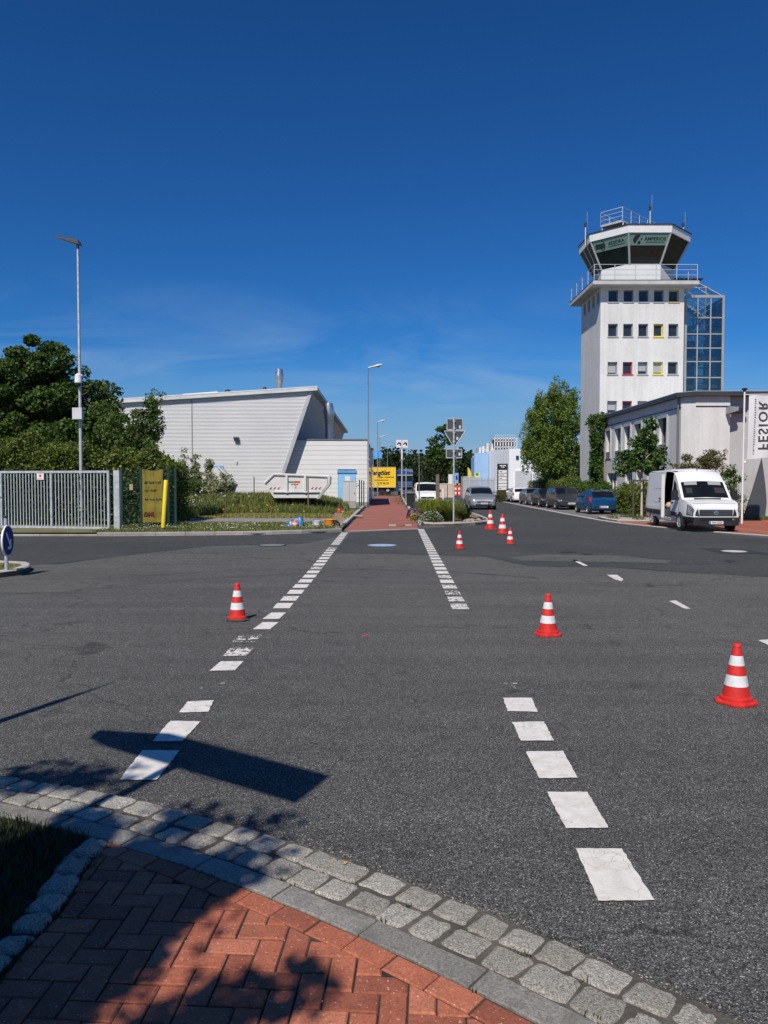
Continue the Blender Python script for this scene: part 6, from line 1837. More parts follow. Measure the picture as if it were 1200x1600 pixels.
# banner: a cloth with vertical folds
bn = thing('yellow_banner', 'yellow advertising banner, shade put in its colour, tied to the green fence', 'banner', (PX(222.5, fy-.08), fy-.08, .12))
bw = PX(254.5, fy) - PX(222.5, fy); bz0, bz1 = PZ(816, fy)-.12, PZ(733, fy)-.12
def bann_y(u, v): return -.016*math.sin(u*15+v*2.2) - .010*math.sin(u*31+1.3+v*3)*v - .02
mb = MB(); nu, nv = 26, 12; vv = []
for j in range(nv+1):
    for i in range(nu+1):
        u, v = i/nu, j/nv
        vv.append((bw*u, bann_y(u, v), bz0 + (bz1-bz0)*v - .06*math.sin(u*3.1)*v))
mb.add(vv, [[j*(nu+1)+i, j*(nu+1)+i+1, (j+1)*(nu+1)+i+1, (j+1)*(nu+1)+i] for j in range(nv) for i in range(nu)])
mb.build('cloth', M('banner_yellow_shaded', (0.20, 0.155, 0.014), .6, var=.35, vs_=3), bn, smooth=70)  # dim yellow: the shade on the cloth is put into its colour
BK = M('banner_black', (0.03, 0.024, 0.008), .7)
for zc, hgt, segs in ((PZ(753.5, fy), .17, ((.1, .3), (.33, .6), (.63, .9))), (PZ(766, fy), .12, ((.1, .35), (.4, .75))), (PZ(780, fy), .11, ((.12, .3), (.33, .62), (.65, .95)))):
    for a, b in segs:
        m = MB(); x_ = bw*a; rr_ = random.Random(int(a*100)+int(zc*10))
        while x_ < bw*b - .02:
            l_ = rr_.uniform(.025, .05); k_ = rr_.choice((.6, .8, 1.0)); yy_ = bann_y(x_/bw, (zc-.12-bz0)/(bz1-bz0)) - .006; m.box(x_, x_+l_, yy_-.002, yy_, zc-.12-hgt*.35, zc-.12-hgt*.35+hgt*.7*k_); x_ += l_ + .012
        m.build('print_line', BK, bn)['kind'] = 'stuff'
text('DHL', .22, M('dhl_red', (0.10, 0.012, 0.008), .6), bn, Matrix.Translation((bw*.32, -.05, PZ(803.5, fy)-.12)) @ RX, bold=.012, shear=.25, depth=.001)  # red darkened in its colour to go with the shaded cloth
pq = P(205, 761, fy - .05)
tag(MB().box(-.07, .07, -.01, .01, -.12, .12).build('plaque', M('plaque', (0.35, 0.30, 0.16), .6), loc=(pq.x, fy - .05, pq.z)), 'small tan plaque on the green mesh fence by the gate post', 'plaque')
# yellow bollard, leaning slightly
yb = G(255, 829, .13)
bo = thing('yellow_bollard', 'tall slim yellow marker post standing at the far kerb', 'bollard', (yb.x, yb.y, .12))
bh = PZ(750, yb.y) - .12
MB().tube([(0, 0, .12), (.12, 0, bh-.02), (.121, 0, bh)], [.075, .075, .06], 14).build('tube', YELLOW, bo, smooth=40)
MB().tube([(-.01, 0, -.02), (.0, 0, .12)], .07, 12).build('foot', TREE_BARK, bo, smooth=40)

# ------------------------------------------------------------------ traffic island with keep-right sign (far left)
ti = [G(*p) for p in [(-160, 905), (-60, 906), (0, 903), (30, 899), (46, 893.5), (48, 889), (40, 886.5), (0, 884.5), (-160, 884)]]
poly = [(p.x, p.y) for p in ti]
o = tag(MB().prism(poly, -.02, .10).build('traffic_island', SOIL2), kind='structure')
for a, b in zip(ti[:-1], ti[1:]): kerb_stone(o, b.to_2d(), a.to_2d(), .13, -.16, strip) if False else kerb_stone(o, a.to_2d(), b.to_2d(), .13, .16, strip)
gp = G(10.5, 893, .1)
ks = thing('keep_right_sign', 'round blue arrow sign on a short grey post on the traffic island', 'traffic sign', (gp.x, gp.y, .10))
MB().tube([(0, 0, 0), (0, 0, PZ(808, gp.y)-.1)], .038, 10).build('post', GALV, ks, smooth=40)
MB().lathe([(.039, PZ(808, gp.y)-.12), (.045, PZ(808, gp.y)-.1), (.04, PZ(808, gp.y)-.075)], 10).build('cap', BLACKP, ks)
zs = PZ(845, gp.y) - .1
face = thing('x', 'x', 'x'); bpy.data.objects.remove(face)
sgn = MB(); sgn.lathe([(.30, .07), (.31, .075), (.31, .105), (.30, .11)], 32, axis='x')
sp = sgn.build('sign_disc', WHITE, ks, loc=(-.062, -.02, zs), rz=R(7), smooth=40)
MB().lathe([(.285, .111), (.285, .114)], 32, axis='x').build('blue_face', M('sign_blue', (0.008, 0.040, 0.21), .7, spec=.2), sp)
arr = MB()
def arrow_pts(a, b, w):
    d = (Vector(b)-Vector(a)).normalized(); n = Vector((-d.y, d.x))*w
    return [Vector(a)+n, Vector(a)-n, Vector(b)-n, Vector(b)+n]
for a, b in (((-.12, .17), (.11, -.13)), ((.12, -.14), (.10, .03)), ((.12, -.14), (-.05, -.14))):
    arr.extrude([(.115, p.x, p.y) for p in arrow_pts(a, b, .028)], (.003, 0, 0))
arr.build('arrow', WHITE, sp)
# grass on the island
rng = np.random.default_rng(8)
n = 2500
q = np.stack([rng.uniform(ti[0].x, -7.8, n), rng.uniform(15.2, 16.4, n), np.full(n, .1)], 1)
q = q[(q[:, 1] > 15.25 + .1) & (q[:, 0] < -7.7)]
v, f, t = blades(rng, q, .06, .012, .7)
tag(link(bpy.data.objects.new('grass', tri_mesh('grass', v, f, GRASS_DRY, t))), 'dry tufts of grass growing on the small traffic island', 'grass', kind='stuff')
# things standing on the island outside the picture, whose shadows reach it
for x, y_, h in ((-10.3, 15.6, 1.4), (-9.6, 15.2, 1.2)):
    b_ = thing('island_marker', 'marker board on the traffic island just outside the left edge' if h > 1.3 else 'second marker board on the island beyond the left picture edge', 'marker', (x, y_, .1))
    MB().box(-.06, .06, -.05, .05, 0, h).build('post', GALV, b_); MB().box(-.25, .25, -.08, -.05, .35, h).build('board', WHITE, b_)

# ------------------------------------------------------------------ street sign seen from behind, on the planted island
sy = 33.6
sg = thing('street_sign', 'back of a give way sign with two plates on a tall grey pole', 'traffic sign', (PX(709, sy), sy, .1))
SZ = lambda py: PZ(py, sy) - .1
MB().tube([(0, 0, -.1), (0, 0, SZ(652))], .038, 10).build('pole', GALV, sg, smooth=40)
def plate_back(name, pts, t=.02):
    c_ = Vector((sum(p[0] for p in pts)/len(pts), 0, sum(p[1] for p in pts)/len(pts)))
    m = MB(); m.extrude([(p[0], .045, p[1]) for p in pts], (0, t, 0)); o = m.build(name, GREY_SIGN, sg)
    r = MB()
    for a, b in zip(pts, pts[1:] + pts[:1]): r.tube([(a[0], .05, a[1]), (b[0], .05, b[1])], .022, 6)
    r.build('rim', GALV, o)
    return o
SX = lambda px: PX(px, sy) - PX(709, sy)
def rect(a, b, c, d): return [(SX(a), SZ(d)), (SX(b), SZ(d)), (SX(b), SZ(c)), (SX(a), SZ(c))]
pl1 = plate_back('upper_plate', rect(698.5, 722.5, 654.5, 671.5))
pl2 = plate_back('triangle_plate', [(SX(694), SZ(673.5)), (SX(709.5), SZ(699.5)), (SX(727), SZ(673.5))])
pl3 = plate_back('lower_plate', rect(697.5, 721.5, 702, 715.5))
for o, (px, py) in zip((pl1, pl2, pl3), ((718.5, 667), (714.5, 685), (718, 709.5))):
    MB().box(SX(px)-.035, SX(px)+.035, .038, .044, SZ(py)-.06, SZ(py)+.06).build('sticker', WHITE, o)
for py in (658, 669, 676, 690, 705, 713): MB().box(-.06, .06, -.03, .045, SZ(py)-.02, SZ(py)+.02).build('clamp', GALV, sg)

# ------------------------------------------------------------------ street lamps along the path
def path_lamp(px, Y, h, label, base=.04):
    x = PX(px, Y)
    L = thing('street_lamp', label, 'street lamp', (x, Y, base), 0, 'street lamps along the brick path')
    MB().tube([(0, 0, 0), (0, 0, 1.6), (0, 0, 1.62), (0, 0, h)], [.085, .08, .065, .045], 10).build('pole', M('lamp_pole', (0.24, 0.25, 0.25), .5, .4), L, smooth=40)
    MB().box(-.10, .10, -.10, .10, 3.55, 3.62).build('pole_band', GALV, L)
    m = MB()
    pr = [(0, .045, .05), (.35, .07, .06), (.6, .13, .10), (.85, .14, .11), (1.05, .06, .06)]
    ring = []
    for x_, w_, h_ in pr:
        for k in range(10):
            t = 2*math.pi*k/10; ring.append((x_, w_*math.cos(t), h + .03 + x_*.22 + h_*math.sin(t)))
    m.add(ring, [[i*10+k, i*10+(k+1) % 10, (i+1)*10+(k+1) % 10, (i+1)*10+k] for i in range(4) for k in range(10)] + [list(range(10)), [40+k for k in range(10)]])
    m.build('lamp_head', M('lamp_head_pale', (0.55, 0.55, 0.53), .4, .1), L, smooth=50)
    m = MB(); m.lathe([(.001, -.05), (.10, -.02), (.13, .02)], 12, (.75, 0, h + .10), cap=False); m.build('diffuser', M('diffuser_dark', (0.25, 0.2, 0.12), .3), L, smooth=60)
    return L
path_lamp(575.5, 58.5, PZ(576, 58.5), 'nearest grey street lamp at the corner of the white annex')
path_lamp(590, 104, PZ(660, 104), 'second street lamp along the brick path behind the annex')
path_lamp(593.5, 140, PZ(683.5, 140), 'third and thinner street lamp farther along the brick path')
path_lamp(605.5, 176, PZ(701, 176), 'farthest street lamp just above the yellow lorry')

# ------------------------------------------------------------------ skip, cabinet and odds on the verge
SKY_ = 44.0
sx0, sx1 = PX(413, SKY_), PX(517, SKY_)
skz = .45
sk = thing('skip_container', 'white metal skip with red striped markings on the grass', 'skip', ((sx0+sx1)/2, SKY_, skz))
KX = lambda px: PX(px, SKY_) - (sx0+sx1)/2
KZ = lambda py: PZ(py, SKY_) - skz
SKW = M('skip_white', (0.64, 0.63, 0.60), .6, var=.14, vs_=1.5, fine=.1, fs=14)
hull = [(KX(413.5), KZ(755)), (KX(428), KZ(741)), (KX(515), KZ(744.5)), (KX(514), KZ(757)), (KX(497), KZ(778)), (KX(428), KZ(778)), (KX(420), KZ(766))]
MB().extrude([(p[0], 0, p[1]) for p in hull[::-1]], (0, 1.75, 0)).build('hull', SKW, sk)
m = MB()
for a, b in zip(hull[:4], hull[1:4]): m.tube([(a[0], -.03, a[1]), (b[0], -.03, b[1])], .07, 6)
m.build('rim', SKW, sk)
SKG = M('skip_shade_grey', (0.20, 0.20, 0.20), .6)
m = MB().extrude([(KX(514)-.1, -.08, KZ(745)), (KX(516.5), -.08, KZ(743)), (KX(514.5)+.05, -.08, KZ(757)), (KX(497)+.08, -.08, KZ(779)), (KX(497)-.1, -.08, KZ(779)), (KX(512)-.05, -.08, KZ(757))], (0, .16, 0)); m.build('end_rib', M('skip_rib', (0.40, 0.40, 0.40), .6), sk)
for px in (448, 477): MB().box(KX(px)-.06, KX(px)+.06, -.12, .0, KZ(770), KZ(742)).build('rib', SKW, sk)
MB().box(KX(427), KX(499), -.10, .0, KZ(769.5), KZ(767.5)).build('lower_rail', SKW, sk)
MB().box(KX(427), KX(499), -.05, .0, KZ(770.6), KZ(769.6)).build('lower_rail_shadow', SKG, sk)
STR = M('stripe_red', (0.32, 0.04, 0.05), .5)
for a, b in ((420.5, 439), (485.5, 503)):
    bandm = MB().box(KX(a), KX(b), -.012, -.002, KZ(764.5), KZ(761.2)).build('marking', WHITE, sk)
    w_ = (KX(b) - KX(a)) / 3
    for i in range(3):
        x = KX(a) + w_*i; MB().extrude([(x, -.014, KZ(764.4)), (x+w_*.5, -.014, KZ(764.4)), (x+w_*.95, -.014, KZ(761.3)), (x+w_*.45, -.014, KZ(761.3))], (0, .002, 0)).build('stripe', STR, bandm)
for a, b, c_, d_, mt in ((458.5, 469, 754.5, 751.5, M('logo_red', (.5, .1, .05), .6)), (451, 458, 754.5, 751.8, M('logo_green', (.05, .25, .1), .6)), (455, 466, 757.5, 756, M('logo_red2', (.4, .1, .05), .6)), (461, 463, 763, 758.5, M('logo_blue', (.2, .3, .5), .6))):
    MB().box(KX(a), KX(b), -.012, -.002, KZ(c_), KZ(d_)).build('logo_patch', mt, sk)
# second skip, mostly hidden behind the pale shrub
s2 = thing('skip_container', 'second white skip mostly hidden behind the pale leaved shrub', 'skip', (PX(345, 52), 52, .6))
Q = lambda px: PX(px, 52) - PX(345, 52)
QZ = lambda py: PZ(py, 52) - .6
MB().extrude([(Q(300), 0, QZ(731)), (Q(300), 0, QZ(776)), (Q(355), 0, QZ(776)), (Q(365), 0, QZ(757)), (Q(341), 0, QZ(730))][::-1], (0, 1.7, 0)).build('hull', SKW, s2)
m = MB(); m.tube([(Q(341), -.03, QZ(730)), (Q(369), -.03, QZ(757))], .07, 6); m.build('rim', SKW, s2)
# utility cabinet
cx = PX(546, 50)
cb = thing('utility_cabinet', 'grey utility cabinet standing in front of the blue door', 'cabinet', (cx, 50, .22))
cw = (PX(556, 50) - PX(536, 50)) / 2
MB().box(-cw, cw, -.02, .38, 0, .46).build('plinth', CONC, cb); MB().box(-cw, cw, -.03, .39, .47, PZ(752.5, 50)-.22).build('housing', M('cabinet_grey', (0.50, 0.505, 0.50), .55, var=.04), cb)
MB().box(-cw-.02, cw+.02, -.05, .41, PZ(752.5, 50)-.219, PZ(751.5, 50)-.2).build('lid', M('cabinet_lid', (0.45, 0.45, 0.45), .5), cb)
MB().box(-.012, .0, -.038, -.03, .5, PZ(754, 50)-.22).build('door_seam', GREY_SIGN, cb)
MB().box(cw-.10, cw-.06, -.05, -.03, .9, 1.02).build('handle', DARKM, cb)
# thin fence posts in the grass, dark post by the annex corner
for i, (px, Y, pt) in enumerate(((397, 47, 745), (481.5, 42.5, 747))):
    h0 = hz(PX(px, Y), Y)
    tag(MB().box(-.03, .03, -.03, .03, 0, PZ(pt, Y)-h0).build('fence_stake', M('rusty_stake', (0.14, 0.12, 0.11), .8), loc=(PX(px, Y), Y, h0)), ('thin rusty stake in the weeds before the corrugated wall', 'thin rusty stake in front of the white skip')[i], 'stake')
gpst = thing('green_gate_post', 'dark green gate leaf end beside the annex corner and lamp', 'post', (PX(565.5, 57), 57, .2))
for i in range(3): MB().box(-.22+i*.16, -.14+i*.16, -.05, .05, 0, PZ(749.5+i*.8, 57)-.2).build('bar', GREENF, gpst)
m = MB(); m.tube([(-.2, -.1, PZ(758, 57)-.2), (-.65, -.3, PZ(762, 57)-.2), (-.4, -.2, PZ(756, 57)-.2)], .03, 6); m.build('latch_arm', GREENF, gpst)

# tools and bags left on the verge by the kerb
gy = 30.6
def at(px, Y=gy, z=.13): return (PX(px, Y), Y, z)
BAGB = M('blue_bag', (0.01, 0.13, 0.36), .4, var=.3, vs_=5)
rb = random.Random(11)
def lump(name, label, cat, loc, sx, sy_, sz, mat, seed, parts=None, n=14, m=9):
    r_ = random.Random(seed); root = thing(name, label, cat, loc)
    mb = MB(); vv = []
    for j in range(m+1):
        ph = math.pi*j/m*.5 if True else 0
        for i in range(n):
            t = 2*math.pi*i/n; k = 1 + r_.uniform(-.22, .22)
            vv.append((sx*math.cos(t)*math.cos(ph)*k, sy_*math.sin(t)*math.cos(ph)*k, sz*math.sin(ph)*(1+r_.uniform(-.12, .12)) if j else 0))
    mb.add(vv, [[j*n+i, j*n+(i+1) % n, (j+1)*n+(i+1) % n, (j+1)*n+i] for j in range(m) for i in range(n)])
    mb.build('fabric', mat, root, smooth=35)
    return root
tb = thing('tarpaulin_bag', 'crumpled blue tarpaulin bag lying on the grass by the kerb', 'bag', at(458))
mb = MB(); n = 12; vv = []
for i in range(n+1):
    u = i/n
    for j in range(7):
        w_ = j/6
        x = -.40 + .80*u; top = .06 + .34*sm(.0, .8, u)*(1-.35*sm(.85, 1, u))
        a = math.pi*w_
        vv.append((x + rb.uniform(-.02, .02), -.20*math.cos(a)*(.6+.5*u) + rb.uniform(-.02, .02), max(0, top*math.sin(a) + rb.uniform(-.025, .025))))
mb.add(vv, [[i*7+j, (i+1)*7+j, (i+1)*7+j+1, i*7+j+1] for i in range(n) for j in range(6)] + [list(range(7)), [n*7+j for j in range(7)]])
mb.build('sheet', BAGB, tb, smooth=30)
hp = thing('paint_sack', 'small orange and white sack leaning on the blue bag', 'sack', at(461, gy-.35))
mb = MB(); mb.lathe([(.10, 0), (.115, .06), (.11, .16), (.08, .24), (.03, .28)], 12); mb.build('body', M('sack_orange', (0.75, 0.14, 0.03), .6), hp, smooth=50)
MB().lathe([(.118, .10), (.114, .17)], 12, cap=False).build('white_band', WHITE, hp)
bk = thing('bucket', 'white plastic bucket between the blue bag and the orange tub', 'bucket', at(495))
MB().lathe([(.13, 0), (.16, .20), (.17, .20), (.17, .23), (.155, .23), (.13, .02), (.001, .02)], 20, cap=False).build('shell', M('bucket_white', (0.62, 0.64, 0.66), .5), bk, smooth=40)
MB().tube([(.17*math.cos(t), .17*math.sin(t), .21 - .10*math.sin(t)) for t in np.linspace(math.pi, 2*math.pi, 10)], .005, 5).build('handle', DARKM, bk)
tu = thing('tub', 'orange flexible tub on the grass near the kerb', 'tub', at(514.5))
MB().lathe([(.15, 0), (.20, .26), (.215, .27), (.20, .285), (.185, .27), (.14, .02), (.001, .02)], 20, cap=False).build('shell', M('tub_orange', (0.75, 0.22, 0.015), .5), tu, smooth=40)
for s_ in (-1, 1): MB().tube([(s_*.19, -.06, .25), (s_*.24, -.05, .29), (s_*.24, .05, .29), (s_*.19, .06, .25)], .013, 6).build('handle', MATS['tub_orange'], tu)
lump('rubbish_bag', 'small black bag slumped beside the orange tub', 'bag', at(524.5), .19, .16, .24, M('bag_black', (0.012, 0.013, 0.02), .45), 3)
cbx = thing('cardboard_box', 'tall brown cardboard box standing on the verge near the path', 'box', at(527, 32.0), .35)
MB().box(-.17, .17, -.17, .17, 0, .48).build('carton', M('cardboard', (0.34, 0.25, 0.15), .85, var=.12), cbx)
for s_ in (-1, 1): MB().extrude([(s_*.17, -.16, .48), (s_*.17, .16, .48), (s_*.25, .16, .56), (s_*.25, -.16, .56)], (0, 0, .006)).build('flap', MATS['cardboard'], cbx)
rd = thing('red_canister', 'red canister on top of the cardboard box', 'canister', at(530, 32.0, .61))
MB().lathe([(.07, 0), (.075, .02), (.075, .14), (.04, .19), (.03, .20)], 14).build('can', M('canister_red', (0.60, 0.04, 0.02), .4), rd, smooth=40); MB().lathe([(.03, .20), (.03, .235)], 10).build('cap', BLACKP, rd)
tag(MB().box(-.35, .35, -.16, .16, 0, .035).build('plank', M('plank_wood', (0.42, 0.26, 0.16), .85), loc=at(505, 31.3), rz=.1), 'reddish plank lying between bucket and cardboard box', 'plank')
tag(MB().box(-.55, .55, -.35, .35, 0, .03).build('board', M('board_pale', (0.42, 0.36, 0.28), .85), loc=at(549, 40, .15), rz=.1), 'pale board lying on the grass beside the brick path', 'board')
p = at(528, 46, hz(PX(528, 46), 46)); 

# ------------------------------------------------------------------ flagpole with banner flag
FLY = 35.0
fp = thing('banner_flag', 'white vertical banner flag with grey lettering on a white pole by the wall', 'flag', (PX(1160, FLY), FLY, 0))
fz = lambda py: PZ(py, FLY)
fxx = lambda px: PX(px, FLY) - PX(1160, FLY)
MB().tube([(0, 0, 0), (.03, 0, fz(612))], [.05, .04], 10).build('pole', WHITE, fp, smooth=40)
MB().lathe([(.05, fz(612)), (.05, fz(611)), (.13, fz(608.5)), (.13, fz(607.2)), (.03, fz(606))], 12, (.03, 0, 0)).build('pole_cap', BLACKP, fp)
def flag_y(u, v): return .035*math.sin(v*7 + u*3) * u + .02*math.sin(u*6 - v*4)
mb = MB(); nu, nv = 10, 24; vv = []
for j in range(nv+1):
    v = j/nv
    for i in range(nu+1):
        u = i/nu
        x = fxx(1166.5) + (fxx(1199) - fxx(1166.5))*u + .05*v
        z = fz(718) + (fz(617) - fz(718))*v + .12*u*(1-v) - .02*u
        vv.append((x, flag_y(u, v), z))
mb.add(vv, [[j*(nu+1)+i, j*(nu+1)+i+1, (j+1)*(nu+1)+i+1, (j+1)*(nu+1)+i] for j in range(nv) for i in range(nu)])
cloth = mb.build('cloth', M('flag_cloth', (0.68, 0.68, 0.68), .8, var=.03), fp, smooth=70)
LET = M('flag_ink', (0.11, 0.11, 0.115), .7)
# lettering seen from its back: mirrored, reading upwards
Mir = Matrix(((0, 1, 0, 0), (0, 0, 1, 0), (1, 0, 0, 0), (0, 0, 0, 1)))     # text x -> up, text y -> right
text('FESIOR', .60, LET, cloth, Matrix.Translation((fxx(1190.0), -.12, (fz(622)+fz(709))/2)) @ Mir, bold=.012, spacing=1.22, depth=.001)
for lt in cloth.children:
    for q_ in lt.data.vertices:
        v_ = (q_.co.z - fz(718)) / (fz(617) - fz(718)); u_ = (q_.co.x - fxx(1166.5) - .05*v_) / (fxx(1199) - fxx(1166.5))
        q_.co.y = flag_y(u_, v_) - .014
tx = MB(); zz0 = fz(710)
r_ = random.Random(2)
while zz0 < fz(622):
    l_ = r_.uniform(.04, .09); x = fxx(1176.5) + .05*(zz0-fz(718))/(fz(617)-fz(718))
    yy_ = flag_y(.3, (zz0 - fz(718)) / (fz(617) - fz(718))) - .008; tx.box(x - .035, x + .035*r_.choice((.3, 1)), yy_-.002, yy_, zz0, zz0 + l_*.55); zz0 += l_ + .02
tx.build('small_print', MATS['sign_back_grey'], cloth)['kind'] = 'stuff'
MB().tube([(.02, 0, fz(616.5)), (fxx(1199), 0, fz(616))], .018, 6).build('top_arm', WHITE, fp)
for py in (651, 686, 719): MB().tube([(.01, 0, fz(py)), (fxx(1166.5), 0, fz(py)+.05)], .015, 5).build('tie', WHITE, fp)
MB().lathe([(.001, fz(725)), (.06, fz(724)), (.07, fz(722)), (.02, fz(720))], 10, (fxx(1163.5), 0, 0), cap=False).build('weight', WHITE, fp)

# ------------------------------------------------------------------ distant signs, posts, barrier
dy = 96.0
ds = thing('direction_mast', 'two white square signs with dark arrows on a far mast', 'sign', (PX(628, dy), dy, 0))
MB().tube([(0, 0, 0), (0, 0, PZ(688, dy))], .09, 8).build('mast', GALV, ds); MB().tube([(0, -.0, PZ(718, dy)), (0, 0, PZ(701, dy))], .12, 8).build('mast_sleeve', WHITE, ds)
for s_ in (-1, 1):
    o = MB().box(s_*.38-.34, s_*.38+.34, -.16, -.1, PZ(699.5, dy), PZ(687.5, dy)).build('sign_plate', WHITE, ds)
    zc = (PZ(699.5, dy) + PZ(687.5, dy))/2
    a = MB(); pts = [(-.26, -.05), (-.02, .24), (.26, .1), (.26, -.25), (.1, -.25), (.1, -.02), (-.06, .0), (-.06, -.12), (-.26, -.12)]
    a.extrude([(s_*.38 + p[0]*1.0, -.165, zc + p[1]) for p in pts], (0, .003, 0)); a.build('arrow', INKB, o)
bf = thing('blue_flag', 'light blue flag flying beyond the annex', 'flag', (PX(583, 102), 102, 0))
MB().tube([(0, 0, 0), (0, 0, PZ(703, 102))], .04, 6).build('pole', GALV, bf)
mb = MB(); vv = []
for i in range(9):
    for j in range(4):
        vv.append((.05 + 1.1*i/8, .1*math.sin(i*1.3), PZ(703.5, 102) - .2*(i/8) - 1.1*j/3*(1-.2*i/8) - .08*math.sin(i*.9)))
mb.add(vv, [[i*4+j, (i+1)*4+j, (i+1)*4+j+1, i*4+j+1] for i in range(8) for j in range(3)]); mb.build('cloth', M('flag_blue', (0.10, 0.36, 0.78), .7), bf, smooth=60)
for i, (px, Y, pt, lab, mt, r_) in enumerate(((655, 47, 708, 'tall thin dark pole in front of the white minibus', M('pole_dark', (.16, .17, .16), .6, .3), .035), (634.5, 70, 731, 'thin grey post between lorry and minibus left of the island', GALV, .04), (692.5, 43.5, 763, 'short white post with slanting top beside the tree trunk', WHITE, .055), (699, 48, 757, 'thin grey post right of the young tree on the island', GALV, .025))):
    o = MB(); o.tube([(0, 0, 0), (0, 0, PZ(pt, Y)-.1)], r_, 8); tag(o.build('thin_post', mt, loc=(PX(px, Y), Y, .1), smooth=40), lab, 'post')
tag(MB().box(-.09, .09, -.09, .09, 0, PZ(741, 44)-.1).build('wooden_post', WOOD, loc=(PX(683.5, 44), 44, .1)), 'dark weathered wooden post standing in the planted island', 'post')
# road works barrier with red and white boards
RWY = 106.0
rw = thing('road_barrier', 'red and white road works barrier across the far street', 'barrier', (PX(709, RWY), RWY, 0))
bwid = PX(723, RWY) - PX(700.5, RWY)
ORB = M('barrier_red', (0.75, 0.05, 0.02), .5)
for i in range(4):
    x = -bwid/2 + bwid*(i+.5)/4
    o = MB().box(x-.17, x+.17, -.04, .04, .1, PZ(759, RWY)).build('board', ORB, rw)
    for z in (.35, .95): MB().box(x-.15, x+.15, -.045, -.041, z, z+.3).build('white_patch', WHITE, o)
    MB().lathe([(.10, PZ(759, RWY)), (.13, PZ(758.2, RWY)), (.11, PZ(755.6, RWY)), (.03, PZ(755, RWY))], 10, (x, 0, 0)).build('warning_lamp', M('amber', (.8, .35, .03), .4), rw)
MB().box(-bwid/2, bwid/2, -.03, .03, .75, .95).build('cross_bar', ORB, rw)
sb = thing('sign_board', 'pale blue and white notice boards behind the road works barrier', 'sign', (PX(709, 110), 110, 0))
for px, a, b, mt in ((704, 741, 756, WHITE), (713, 739, 755, M('board_blue', (.25, .42, .75), .5)),):
    x = PX(px, 110) - PX(709, 110); MB().box(x-.32, x+.3, -.03, .03, PZ(b, 110), PZ(a, 110)).build('board', mt, sb); MB().tube([(x, .05, 0), (x, .05, PZ(a, 110))], .03, 6).build('post', GALV, sb)
x = PX(713.5, 110) - PX(709, 110); MB().box(x-.14, x+.14, -.036, -.031, PZ(750, 110), PZ(743, 110)).build('pictogram', M('picto_blue', (.01, .05, .3), .5), sb)
exc = thing('site_hut', 'pale low site hut beyond the road works', 'hut', (PX(694, 100), 100, 0))
MB().box(-1.2, 1.2, 0, 2, 0, 1.7).build('wall', M('hut_pale', (.55, .45, .36), .7), exc); MB().box(-1.25, 1.25, -.05, 2.05, 1.7, 1.8).build('roof', WHITE, exc)
bin_ = thing('wheeled_bin', 'black wheeled bin at the edge of the brick path near the minibus', 'bin', (PX(641.5, 57), 57, .05))
MB().add([(-.26, -.28, .08), (.26, -.28, .08), (.26, .28, .08), (-.26, .28, .08), (-.32, -.36, 1.0), (.32, -.36, 1.0), (.32, .36, 1.0), (-.32, .36, 1.0)], [[0, 3, 2, 1], [4, 5, 6, 7], [0, 1, 5, 4], [1, 2, 6, 5], [2, 3, 7, 6], [3, 0, 4, 7]]).build('body', BLACKP, bin_)
MB().box(-.34, .34, -.4, .4, 1.0, 1.07).build('lid', BLACKP, bin_)
for s_ in (-1, 1): MB().lathe([(.10, 0), (.10, .06)], 12, (s_*.26-.03, .3, .10), 'x').build('wheel', RUBBER, bin_)

# ------------------------------------------------------------------ signposts behind the camera: their shadows fall on the near road
tanE = math.tan(SUN_ELEV)
def lift(px, py, z):                    # the point at height z whose shadow falls on this spot of the road
    g_ = G(px, py); return Vector((g_.x + SUN_H.x*z/tanE, g_.y + SUN_H.y*z/tanE, z))
zb_ = 3.45
r0 = lift(470, 1250, zb_); l0 = lift(205, 1172, zb_)
dirv = (l0 - r0).to_2d().normalized()
hs_ = (G(517, 1210) - G(470, 1250)).length * tanE
Ls = (lift(166, 1141, zb_) - r0).to_2d().length
foot = lift(275, 1197, zb_).to_2d()
az = math.atan2(dirv.y, dirv.x)
dsn = thing('direction_sign', 'arrow shaped direction sign whose shadow lies on the near road', 'sign', (foot.x, foot.y, 0), az)
s0 = (r0.to_2d() - foot).dot(dirv)
pts = [(s0, zb_), (s0 + Ls*.86, zb_), (s0 + Ls*.97, zb_ + hs_*.12), (s0 + Ls*1.0, zb_ + hs_*.42), (s0 + Ls*.93, zb_ + hs_*.55), (s0 + Ls*.72, zb_ + hs_*.97), (s0, zb_ + hs_)]
MB().extrude([(p[0], -.02, p[1]) for p in pts], (0, .04, 0)).build('arrow_board', GREY_SIGN, dsn)
MB().tube([(0, .05, 0), (0, .05, zb_ + hs_*.5)], .038, 10).build('post', GALV, dsn)
zt2 = 4.4
tp = lift(178, 1066, zt2)
ps = thing('slim_mast', 'slim mast behind the camera whose pointed shadow crosses the left road', 'mast', (tp.x, tp.y, 0))
MB().tube([(0, 0, 0), (0, 0, zt2-.75), (0, 0, zt2-.35), (0, 0, zt2)], [.05, .05, .02, .008], 8).build('pole', GALV, ps)
